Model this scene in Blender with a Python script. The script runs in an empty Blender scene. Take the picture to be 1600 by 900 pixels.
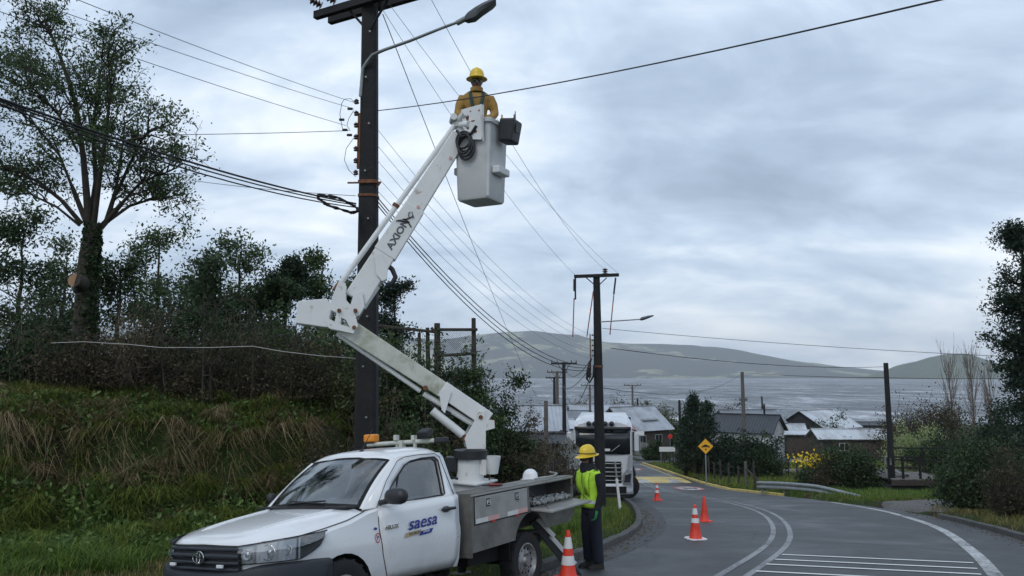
import bpy, bmesh, math, random
import numpy as np
from mathutils import Vector, Matrix, geometry
SC = bpy.context.scene
COL = SC.collection
rad = math.radians
# ------------------------------------------------------------------ camera, sky, sun, exposure
F = 1200.0; PITCH = math.atan(138/1200.0); CAMZ = 1.55
cd = bpy.data.cameras.new('camera'); cam = bpy.data.objects.new('camera', cd); COL.objects.link(cam)
cam.location = (0, 0, CAMZ); cam.rotation_euler = (math.pi/2+PITCH, 0, 0)
cd.sensor_width = 36; cd.lens = 36*F/1600; cd.clip_start = 0.1; cd.clip_end = 40000
SC.camera = cam
SUN_EL, SUN_ROT = rad(48), rad(205)          # overcast: a weak, very soft sun high behind the camera
w = bpy.data.worlds.new('World'); SC.world = w; w.use_nodes = True
nt = w.node_tree; nt.nodes.clear()
def N(t, typ, **kw):
    n = t.nodes.new(typ)
    for k, v in kw.items():
        if k in n.inputs.keys(): n.inputs[k].default_value = v
        else: setattr(n, k, v)
    return n
def math_n(t, op, a, b=None, clamp=False):
    n = t.nodes.new('ShaderNodeMath'); n.operation = op; n.use_clamp = clamp
    for i, s in enumerate((a, b)):
        if s is None: continue
        if isinstance(s, (int, float)): n.inputs[i].default_value = s
        else: t.links.new(s, n.inputs[i])
    return n.outputs[0]
def ramp(t, src, stops, interp='LINEAR'):
    n = t.nodes.new('ShaderNodeValToRGB'); n.color_ramp.interpolation = interp
    while len(n.color_ramp.elements) < len(stops): n.color_ramp.elements.new(0.5)
    for e, (p, c) in zip(n.color_ramp.elements, stops):
        e.position = p; e.color = (c, c, c, 1) if isinstance(c, (int, float)) else (*c, 1)
    t.links.new(src, n.inputs[0]); return n.outputs[0]
sky = N(nt, 'ShaderNodeTexSky'); sky.sky_type = 'NISHITA'; sky.sun_disc = False
sky.sun_elevation = SUN_EL; sky.sun_rotation = SUN_ROT; sky.air_density = 1.2; sky.dust_density = 2.0
bg1 = N(nt, 'ShaderNodeBackground', Strength=0.10); nt.links.new(sky.outputs[0], bg1.inputs[0])
tc = N(nt, 'ShaderNodeTexCoord'); sep = N(nt, 'ShaderNodeSeparateXYZ'); nt.links.new(tc.outputs['Generated'], sep.inputs[0])
zz = math_n(nt, 'MAXIMUM', sep.outputs[2], 0.0); den = math_n(nt, 'ADD', zz, 0.42)
cx = math_n(nt, 'DIVIDE', sep.outputs[0], den); cy = math_n(nt, 'DIVIDE', sep.outputs[1], den)
cmb = N(nt, 'ShaderNodeCombineXYZ'); nt.links.new(cx, cmb.inputs[0]); nt.links.new(cy, cmb.inputs[1])
def noise(t, vec, scale, detail=4, rough=.55, dist=0.0, off=(0, 0, 0), scl=(1, 1, 1)):
    mp = N(t, 'ShaderNodeMapping'); mp.inputs['Location'].default_value = off; mp.inputs['Scale'].default_value = scl
    t.links.new(vec, mp.inputs[0])
    n = N(t, 'ShaderNodeTexNoise', Scale=scale, Detail=detail, Roughness=rough, Distortion=dist)
    t.links.new(mp.outputs[0], n.inputs['Vector']); return n.outputs[0]
SKOFF = (5.5, 8.7, .9)
n1 = noise(nt, cmb.outputs[0], 1.5, 5, .55, .35, SKOFF, (.8, 1.25, 1))
n2 = noise(nt, cmb.outputs[0], 4.2, 8, .6, .5, (1.7, 8.2, 3), (.8, 1.3, 1))
mixn = math_n(nt, 'ADD', math_n(nt, 'MULTIPLY', n1, .70), math_n(nt, 'MULTIPLY', n2, .30))
mixn = math_n(nt, 'ADD', mixn, math_n(nt, 'MULTIPLY', math_n(nt, 'SUBTRACT', .22, zz), .10))   # distant cloud thins out to a paler band
ccol = ramp(nt, mixn, [(.36, (.26, .335, .44)), (.44, (.36, .45, .575)), (.51, (.49, .59, .72)), (.58, (.69, .765, .85)), (.66, (.92, .955, .98))])
bg2 = N(nt, 'ShaderNodeBackground', Strength=1.08); nt.links.new(ccol, bg2.inputs[0])
mx = N(nt, 'ShaderNodeMixShader'); mx.inputs[0].default_value = 0.93
nt.links.new(bg1.outputs[0], mx.inputs[1]); nt.links.new(bg2.outputs[0], mx.inputs[2])
wo = N(nt, 'ShaderNodeOutputWorld'); nt.links.new(mx.outputs[0], wo.inputs[0])
sd = bpy.data.lights.new('sun', 'SUN'); sd.energy = 0.7; sd.angle = rad(25); sd.color = (1, .96, .9)
so = bpy.data.objects.new('sun', sd); COL.objects.link(so)
so.rotation_euler = (math.pi/2-SUN_EL, 0, math.pi-SUN_ROT)
SC.view_settings.view_transform = 'Standard'; SC.view_settings.look = 'None'; SC.view_settings.gamma = 1
SC.view_settings.exposure = 0.38; SC.view_settings.use_curve_mapping = False
SC.cycles.max_bounces = 6; SC.cycles.transparent_max_bounces = 16; SC.cycles.volume_bounces = 1
# ------------------------------------------------------------------ helpers
CP, SP = math.cos(PITCH), math.sin(PITCH)
def at(px, py, Y):
    """world point at distance Y on the sight line of a spot seen in the photograph"""
    x = (px-800)/F; v = (450-py)/F
    d = (x, CP-v*SP, SP+v*CP); t = Y/d[1]
    return Vector((d[0]*t, Y, CAMZ+d[2]*t))
def pt_plane(px, py, p0, n):
    x = (px-800)/F; v = (450-py)/F
    d = Vector((x, CP-v*SP, SP+v*CP)); o = Vector((0, 0, CAMZ))
    return o+d*((Vector(p0)-o).dot(n)/d.dot(n))
class MB:
    def __init__(s): s.v = []; s.f = []; s.m = []
    def add(s, vs, fs, m=0):
        b = len(s.v); s.v += [tuple(v) for v in vs]; s.f += [tuple(i+b for i in f) for f in fs]; s.m += [m]*len(fs); return s
    def box(s, c, d, M=None, m=0, taper=1.0):
        x, y, z = d[0]/2, d[1]/2, d[2]/2; t = taper
        vs = [Vector(p) for p in ((-x,-y,-z),(x,-y,-z),(x,y,-z),(-x,y,-z),(-x*t,-y*t,z),(x*t,-y*t,z),(x*t,y*t,z),(-x*t,y*t,z))]
        c = Vector(c); vs = [c+(M@v if M else v) for v in vs]
        return s.add(vs, [(0,3,2,1),(4,5,6,7),(0,1,5,4),(1,2,6,5),(2,3,7,6),(3,0,4,7)], m)
    def beam(s, a, b, wd, ht, up=(0, 0, 1), m=0, wd2=None, ht2=None):
        a = Vector(a); b = Vector(b); d = (b-a).normalized(); r = d.cross(Vector(up))
        r = r.normalized() if r.length > 1e-4 else Vector((1, 0, 0)); u = r.cross(d)
        vs = []
        for p, W, H in ((a, wd, ht), (b, wd2 or wd, ht2 or ht)):
            vs += [p-r*W/2-u*H/2, p+r*W/2-u*H/2, p+r*W/2+u*H/2, p-r*W/2+u*H/2]
        return s.add(vs, [(3,2,1,0),(4,5,6,7),(0,1,5,4),(1,2,6,5),(2,3,7,6),(3,0,4,7)], m)
    def tube(s, pts, r, seg=8, cap=True, m=0, closed=False):
        pts = [Vector(p) for p in pts]; n = len(pts)
        rs = list(r) if isinstance(r, (list, tuple)) else [r]*n
        vs = []; prev = None
        for i, p in enumerate(pts):
            if closed: d = pts[(i+1) % n]-pts[i-1]
            else: d = pts[min(i+1, n-1)]-pts[max(i-1, 0)]
            d = d.normalized()
            if prev is None:
                u = d.cross(Vector((0, 0, 1)))
                if u.length < .1: u = d.cross(Vector((1, 0, 0)))
            else: u = prev-d*prev.dot(d)
            u = u.normalized(); prev = u; q = d.cross(u)
            vs += [p+(u*math.cos(2*math.pi*k/seg)+q*math.sin(2*math.pi*k/seg))*rs[i] for k in range(seg)]
        fs = []
        for i in range(n if closed else n-1):
            j = (i+1) % n
            fs += [(i*seg+k, i*seg+(k+1) % seg, j*seg+(k+1) % seg, j*seg+k) for k in range(seg)]
        if cap and not closed: fs += [tuple(range(seg))[::-1], tuple((n-1)*seg+k for k in range(seg))]
        return s.add(vs, fs, m)
    def loft(s, rings, m=0, cap=True, closed=True):
        n = len(rings[0]); vs = [p for r in rings for p in r]; fs = []
        for i in range(len(rings)-1):
            for k in range(n if closed else n-1):
                fs.append((i*n+k, i*n+(k+1) % n, (i+1)*n+(k+1) % n, (i+1)*n+k))
        if cap: fs += [tuple(range(n))[::-1], tuple((len(rings)-1)*n+k for k in range(n))]
        return s.add(vs, fs, m)
    def lathe(s, prof, M=None, seg=16, m=0, cap=False):
        """profile (radius, height) turned about local z"""
        M = M or Matrix()
        rings = [[M@Vector((r*math.cos(2*math.pi*k/seg), r*math.sin(2*math.pi*k/seg), h)) for k in range(seg)] for r, h in prof]
        return s.loft(rings, m, cap)
    def prism(s, poly, M, h, m=0):
        """polygon (2d) in the local xy plane of M pushed along z by h"""
        a = [M@Vector((x, y, 0)) for x, y in poly]; b = [M@Vector((x, y, h)) for x, y in poly]; n = len(poly)
        tri = geometry.tessellate_polygon([[Vector((x, y, 0)) for x, y in poly]])
        fs = [tuple(t) for t in tri]+[tuple(i+n for i in t[::-1]) for t in tri]+[(k, (k+1) % n, n+(k+1) % n, n+k) for k in range(n)]
        return s.add(a+b, fs, m)
    def grid(s, rows, m=0):
        n = len(rows[0]); vs = [p for r in rows for p in r]
        return s.add(vs, [(i*n+k, i*n+k+1, (i+1)*n+k+1, (i+1)*n+k) for i in range(len(rows)-1) for k in range(n-1)], m)
    def build(s, name, mats, parent=None, inv=None, smooth=None, bevel=0, solid=0, fix=True):
        me = bpy.data.meshes.new(name)
        vs = [inv@Vector(v) for v in s.v] if inv else s.v
        me.from_pydata(vs, [], s.f)
        mats = mats if isinstance(mats, (list, tuple)) else [mats]
        for q in mats: me.materials.append(MAT(q))
        if len(mats) > 1: me.polygons.foreach_set('material_index', s.m)
        if fix:
            bm = bmesh.new(); bm.from_mesh(me); bmesh.ops.recalc_face_normals(bm, faces=bm.faces); bm.to_mesh(me); bm.free()
        if smooth:
            me.polygons.foreach_set('use_smooth', [True]*len(me.polygons))
            if smooth < 179: me.set_sharp_from_angle(angle=rad(smooth))
        me.update()
        o = bpy.data.objects.new(name, me); COL.objects.link(o)
        if parent: o.parent = parent
        if solid: q = o.modifiers.new('s', 'SOLIDIFY'); q.thickness = solid; q.offset = -1
        if bevel: q = o.modifiers.new('b', 'BEVEL'); q.width = bevel; q.segments = 2; q.limit_method = 'ANGLE'; q.angle_limit = rad(40); q.harden_normals = False
        return o
def tag(o, label=None, cat=None, group=None, kind=None):
    for k, v in (('label', label), ('category', cat), ('group', group), ('kind', kind)):
        if v: o[k] = v
    return o
def empty(name, loc=(0, 0, 0), rz=0.0):
    o = bpy.data.objects.new(name, None); COL.objects.link(o); o.location = loc; o.rotation_euler = (0, 0, rz); o.empty_display_size = .2
    return o
def thing(name, label, cat, loc=(0, 0, 0), rz=0.0, group=None): return tag(empty(name, loc, rz), label, cat, group)
def copy_tree(o, parent=None):
    c = o.copy(); COL.objects.link(c); c.parent = parent
    for ch in list(o.children): copy_tree(ch, c)
    return c
def np_mesh(name, verts, faces, mat, parent=None, smooth=False):
    """verts (n,3), faces (m,k) arrays"""
    me = bpy.data.meshes.new(name); k = faces.shape[1]; m = len(faces)
    me.vertices.add(len(verts)); me.vertices.foreach_set('co', np.ascontiguousarray(verts, dtype=np.float32).ravel())
    me.loops.add(m*k); me.loops.foreach_set('vertex_index', np.ascontiguousarray(faces, dtype=np.int32).ravel())
    me.polygons.add(m); me.polygons.foreach_set('loop_start', np.arange(0, m*k, k, dtype=np.int32))
    if smooth: me.polygons.foreach_set('use_smooth', [True]*m)
    for q in (mat if isinstance(mat, (list, tuple)) else [mat]): me.materials.append(MAT(q))
    me.update(calc_edges=True); me.validate()
    o = bpy.data.objects.new(name, me); COL.objects.link(o)
    if parent: o.parent = parent
    return o
def text_mesh(body, size, depth, M, name, mat, parent, shear=0.0, bold=0.0, sx=1.0, spacing=1.0):
    cu = bpy.data.curves.new('txt', 'FONT'); cu.body = body; cu.size = size; cu.extrude = depth; cu.shear = shear
    cu.offset = bold; cu.align_x = 'CENTER'; cu.align_y = 'CENTER'; cu.space_character = spacing; cu.resolution_u = 3
    to = bpy.data.objects.new('txt', cu); COL.objects.link(to)
    me = bpy.data.meshes.new_from_object(to.evaluated_get(bpy.context.evaluated_depsgraph_get()))
    bpy.data.objects.remove(to); bpy.data.curves.remove(cu)
    me.transform(M@Matrix.Diagonal((sx, 1, 1, 1))); me.name = name; me.materials.clear(); me.materials.append(MAT(mat))
    o = bpy.data.objects.new(name, me); COL.objects.link(o)
    if parent: o.parent = parent
    return o
def frame(o, x, y):
    x = Vector(x).normalized(); y = Vector(y); y = (y-x*y.dot(x)).normalized(); z = x.cross(y)
    return Matrix(((x.x, y.x, z.x, o[0]), (x.y, y.y, z.y, o[1]), (x.z, y.z, z.z, o[2]), (0, 0, 0, 1)))
# ------------------------------------------------------------------ materials
_M = {}; _D = {}
def MAT(k):
    if not isinstance(k, str): return k
    if k not in _M: _M[k] = _D[k](k)
    return _M[k]
def new_mat(k):
    m = bpy.data.materials.new(k); m.use_nodes = True
    return m, m.node_tree, m.node_tree.nodes['Principled BSDF']
def plain(col, rough=.6, metal=0.0, var=.12, scale=6.0, bump=0.0, bscale=40.0, spec=.5, coat=0.0, dirt=None, dscale=1.5, dlo=.5, dhi=.75):
    """base colour with object-space noise, optional second tone (stains) and fine relief"""
    def f(k):
        m, t, b = new_mat(k); tcx = N(t, 'ShaderNodeTexCoord'); v = tcx.outputs['Object']
        a = noise(t, v, scale, 5, .6)
        lo = tuple(max(0, c*(1-var)) for c in col); hi = tuple(min(1, c*(1+var)) for c in col)
        c = ramp(t, a, [(.3, lo), (.7, hi)])
        if dirt:
            d = noise(t, v, dscale, 7, .65, .3, (3, 7, 1)); fm = ramp(t, d, [(dlo, 0.0), (dhi, 1.0)])
            mxn = N(t, 'ShaderNodeMix', data_type='RGBA'); t.links.new(fm, mxn.inputs[0]); t.links.new(c, mxn.inputs[6]); mxn.inputs[7].default_value = (*dirt, 1); c = mxn.outputs[2]
        t.links.new(c, b.inputs['Base Color'])
        r = ramp(t, a, [(.3, max(0, rough-.07)), (.7, min(1, rough+.07))]); t.links.new(r, b.inputs['Roughness'])
        b.inputs['Metallic'].default_value = metal; b.inputs['Specular IOR Level'].default_value = spec
        if coat: b.inputs['Coat Weight'].default_value = coat; b.inputs['Coat Roughness'].default_value = .05
        if bump:
            bn = noise(t, v, bscale, 6, .65); bp = N(t, 'ShaderNodeBump', Strength=bump, Distance=.02); t.links.new(bn, bp.inputs['Height']); t.links.new(bp.outputs[0], b.inputs['Normal'])
        return m
    return f
def leafy(c1, c2, c3=None, rough=.55, trans=.35):
    """foliage: every leaf picks its own tone; a little light passes through"""
    def f(k):
        m, t, b = new_mat(k); g = N(t, 'ShaderNodeNewGeometry')
        st = [(0.0, c1), (.6, c2)]+([(.93, c3)] if c3 else [])
        c = ramp(t, g.outputs['Random Per Island'], st); t.links.new(c, b.inputs['Base Color'])
        b.inputs['Roughness'].default_value = rough; b.inputs['Specular IOR Level'].default_value = .3
        tr = N(t, 'ShaderNodeBsdfTranslucent'); t.links.new(c, tr.inputs[0])
        ms = N(t, 'ShaderNodeMixShader'); ms.inputs[0].default_value = trans
        t.links.new(b.outputs[0], ms.inputs[1]); t.links.new(tr.outputs[0], ms.inputs[2])
        t.links.new(ms.outputs[0], t.nodes['Material Output'].inputs[0]); return m
    return f
def glassy(tint, gl=1.0):
    def f(k):
        m, t, b = new_mat(k); t.nodes.remove(b)
        tr = N(t, 'ShaderNodeBsdfTransparent'); tr.inputs[0].default_value = (*tint, 1)
        go = N(t, 'ShaderNodeBsdfGlossy'); go.inputs['Roughness'].default_value = .02; go.inputs[0].default_value = (gl, gl, gl, 1)
        fr = N(t, 'ShaderNodeFresnel', IOR=1.55); ms = N(t, 'ShaderNodeMixShader')
        fm = math_n(t, 'ADD', math_n(t, 'MULTIPLY', fr.outputs[0], 1.2), .10, True)
        t.links.new(fm, ms.inputs[0]); t.links.new(tr.outputs[0], ms.inputs[1]); t.links.new(go.outputs[0], ms.inputs[2])
        t.links.new(ms.outputs[0], t.nodes['Material Output'].inputs[0]); return m
    return f
def asphalt(k):
    m, t, b = new_mat(k); v = N(t, 'ShaderNodeTexCoord').outputs['Object']
    big = noise(t, v, .35, 6, .6, .6); mid = noise(t, v, 3.0, 5, .6); fine = noise(t, v, 90, 3, .7)
    s = math_n(t, 'ADD', math_n(t, 'MULTIPLY', big, .5), math_n(t, 'ADD', math_n(t, 'MULTIPLY', mid, .2), math_n(t, 'MULTIPLY', fine, .3)))
    c = ramp(t, s, [(.36, (.026, .028, .030)), (.5, (.045, .048, .051)), (.64, (.080, .083, .087))])
    ck = N(t, 'ShaderNodeTexVoronoi', feature='DISTANCE_TO_EDGE', Scale=.45); dv = N(t, 'ShaderNodeMixRGB'); dv.inputs[0].default_value = .35
    nz = N(t, 'ShaderNodeTexNoise', Scale=1.4, Detail=5); t.links.new(v, nz.inputs['Vector']); t.links.new(v, dv.inputs[1]); t.links.new(nz.outputs['Color'], dv.inputs[2]); t.links.new(dv.outputs[0], ck.inputs['Vector'])
    cm = ramp(t, ck.outputs['Distance'], [(.0, .55), (.012, 1.0)]); mu = N(t, 'ShaderNodeMixRGB', blend_type='MULTIPLY'); mu.inputs[0].default_value = 1
    t.links.new(c, mu.inputs[1]); t.links.new(cm, mu.inputs[2]); t.links.new(mu.outputs[0], b.inputs['Base Color'])
    r = ramp(t, big, [(.35, .42), (.65, .75)]); t.links.new(r, b.inputs['Roughness'])
    bp = N(t, 'ShaderNodeBump', Strength=.5, Distance=.01); t.links.new(fine, bp.inputs['Height']); t.links.new(bp.outputs[0], b.inputs['Normal']); return m
def paint(col, lo=.38, hi=.50):
    """worn road paint: flakes away to the asphalt under it"""
    def f(k):
        m, t, b = new_mat(k); v = N(t, 'ShaderNodeTexCoord').outputs['Object']
        a = noise(t, v, 14, 8, .75); bgn = noise(t, v, .9, 4, .6, 0, (5, 5, 5)); s = math_n(t, 'ADD', math_n(t, 'MULTIPLY', a, .65), math_n(t, 'MULTIPLY', bgn, .35))
        fm = ramp(t, s, [(lo, 0.0), (hi, 1.0)]); mxn = N(t, 'ShaderNodeMix', data_type='RGBA')
        t.links.new(fm, mxn.inputs[0]); mxn.inputs[6].default_value = (.056, .060, .069, 1); mxn.inputs[7].default_value = (*col, 1)
        t.links.new(mxn.outputs[2], b.inputs['Base Color']); b.inputs['Roughness'].default_value = .7; return m
    return f
def soil(k):
    m, t, b = new_mat(k); v = N(t, 'ShaderNodeTexCoord').outputs['Object']
    a = noise(t, v, .5, 6, .6, .5); f_ = noise(t, v, 9, 6, .7)
    c1 = ramp(t, f_, [(.3, (.018, .014, .009)), (.7, (.06, .048, .03))]); c2 = ramp(t, f_, [(.3, (.02, .032, .010)), (.7, (.055, .085, .025))])
    fm = ramp(t, a, [(.40, 0.0), (.52, 1.0)]); mxn = N(t, 'ShaderNodeMix', data_type='RGBA'); t.links.new(fm, mxn.inputs[0]); t.links.new(c1, mxn.inputs[6]); t.links.new(c2, mxn.inputs[7])
    t.links.new(mxn.outputs[2], b.inputs['Base Color']); b.inputs['Roughness'].default_value = .95; b.inputs['Specular IOR Level'].default_value = .15
    bp = N(t, 'ShaderNodeBump', Strength=1.0, Distance=.08); t.links.new(f_, bp.inputs['Height']); t.links.new(bp.outputs[0], b.inputs['Normal']); return m
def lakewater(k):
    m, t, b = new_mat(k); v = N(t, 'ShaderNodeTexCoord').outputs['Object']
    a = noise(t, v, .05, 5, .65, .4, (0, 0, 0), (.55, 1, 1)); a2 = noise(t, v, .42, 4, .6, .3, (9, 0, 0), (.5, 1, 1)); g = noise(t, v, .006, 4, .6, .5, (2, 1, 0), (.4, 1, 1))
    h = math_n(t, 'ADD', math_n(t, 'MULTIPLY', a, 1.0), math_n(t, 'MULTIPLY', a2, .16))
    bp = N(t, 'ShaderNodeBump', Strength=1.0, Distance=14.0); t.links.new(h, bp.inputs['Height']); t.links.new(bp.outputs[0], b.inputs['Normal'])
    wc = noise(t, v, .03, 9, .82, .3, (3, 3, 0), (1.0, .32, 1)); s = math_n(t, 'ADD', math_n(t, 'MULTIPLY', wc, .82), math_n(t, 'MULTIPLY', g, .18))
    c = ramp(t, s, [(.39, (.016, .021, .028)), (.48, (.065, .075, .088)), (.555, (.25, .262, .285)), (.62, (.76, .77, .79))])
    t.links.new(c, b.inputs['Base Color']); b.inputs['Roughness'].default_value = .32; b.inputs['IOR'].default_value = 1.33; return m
def hillside(k):
    m, t, b = new_mat(k); v = N(t, 'ShaderNodeTexCoord').outputs['Object']
    a = noise(t, v, .0016, 5, .62, .4, (.3, .1, 0)); f_ = noise(t, v, .02, 5, .6)
    fo = ramp(t, f_, [(.3, (.010, .018, .014)), (.7, (.026, .038, .026))]); fi = ramp(t, f_, [(.3, (.13, .16, .08)), (.7, (.34, .33, .20))])
    fm = ramp(t, a, [(.555, 0.0), (.58, 1.0)]); mxn = N(t, 'ShaderNodeMix', data_type='RGBA'); t.links.new(fm, mxn.inputs[0]); t.links.new(fo, mxn.inputs[6]); t.links.new(fi, mxn.inputs[7])
    t.links.new(mxn.outputs[2], b.inputs['Base Color']); b.inputs['Roughness'].default_value = 1; b.inputs['Specular IOR Level'].default_value = 0; return m
def carpaint(k):
    m, t, b = new_mat(k); v = N(t, 'ShaderNodeTexCoord').outputs['Object']; sp = N(t, 'ShaderNodeSeparateXYZ'); t.links.new(v, sp.inputs[0])
    d = noise(t, v, 2.2, 8, .68, .4, (3, 7, 1)); lowz = ramp(t, sp.outputs[2], [(.42, .55), (.62, .30), (.95, .06), (1.0, .03)])
    fm = math_n(t, 'MULTIPLY', ramp(t, d, [(.30, .25), (.68, 1.0)]), lowz, True)
    mxn = N(t, 'ShaderNodeMix', data_type='RGBA'); t.links.new(fm, mxn.inputs[0]); mxn.inputs[6].default_value = (.78, .79, .80, 1); mxn.inputs[7].default_value = (.22, .18, .13, 1); t.links.new(mxn.outputs[2], b.inputs['Base Color'])
    t.links.new(ramp(t, fm, [(.0, .20), (.5, .6)]), b.inputs['Roughness']); b.inputs['Coat Weight'].default_value = .5; b.inputs['Coat Roughness'].default_value = .04; return m
def treadplate(k):
    m, t, b = new_mat(k); v = N(t, 'ShaderNodeTexCoord').outputs['Object']; sp = N(t, 'ShaderNodeSeparateXYZ'); t.links.new(v, sp.inputs[0])
    yz = math_n(t, 'ADD', sp.outputs[1], sp.outputs[2])
    p = math_n(t, 'ADD', math_n(t, 'MULTIPLY', sp.outputs[0], 120), math_n(t, 'MULTIPLY', yz, 120)); q = math_n(t, 'SUBTRACT', math_n(t, 'MULTIPLY', sp.outputs[0], 120), math_n(t, 'MULTIPLY', yz, 120))
    h = math_n(t, 'MULTIPLY', math_n(t, 'SINE', p), math_n(t, 'SINE', q)); h = math_n(t, 'GREATER_THAN', math_n(t, 'ABSOLUTE', h), .45)
    a = noise(t, v, 3.5, 6, .65); c = ramp(t, a, [(.3, (.15, .145, .13)), (.7, (.30, .29, .27))]); mu = N(t, 'ShaderNodeMixRGB', blend_type='MULTIPLY'); mu.inputs[0].default_value = 1; t.links.new(c, mu.inputs[1]); t.links.new(ramp(t, h, [(0.0, .72), (1.0, 1.0)]), mu.inputs[2]); t.links.new(mu.outputs[0], b.inputs['Base Color'])
    b.inputs['Metallic'].default_value = .55; b.inputs['Roughness'].default_value = .5
    bp = N(t, 'ShaderNodeBump', Strength=.5, Distance=.004); t.links.new(h, bp.inputs['Height']); t.links.new(bp.outputs[0], b.inputs['Normal']); return m
def corrug(col, freq=40.0, axis=0, dirt=(.12, .09, .07)):
    def f(k):
        m, t, b = new_mat(k); v = N(t, 'ShaderNodeTexCoord').outputs['Object']; sp = N(t, 'ShaderNodeSeparateXYZ'); t.links.new(v, sp.inputs[0])
        h = math_n(t, 'SINE', math_n(t, 'MULTIPLY', sp.outputs[axis], freq)); a = noise(t, v, .8, 6, .65, 0, (1, 2, 3), (1, .3, 1))
        c = ramp(t, a, [(.36, tuple(.6*x+.4*y for x, y in zip(col, dirt))), (.55, col), (.75, tuple(min(1, x*1.15) for x in col))]); t.links.new(c, b.inputs['Base Color'])
        b.inputs['Metallic'].default_value = .25; b.inputs['Roughness'].default_value = .45
        bp = N(t, 'ShaderNodeBump', Strength=.6, Distance=.03); t.links.new(h, bp.inputs['Height']); t.links.new(bp.outputs[0], b.inputs['Normal']); return m
    return f
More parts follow.
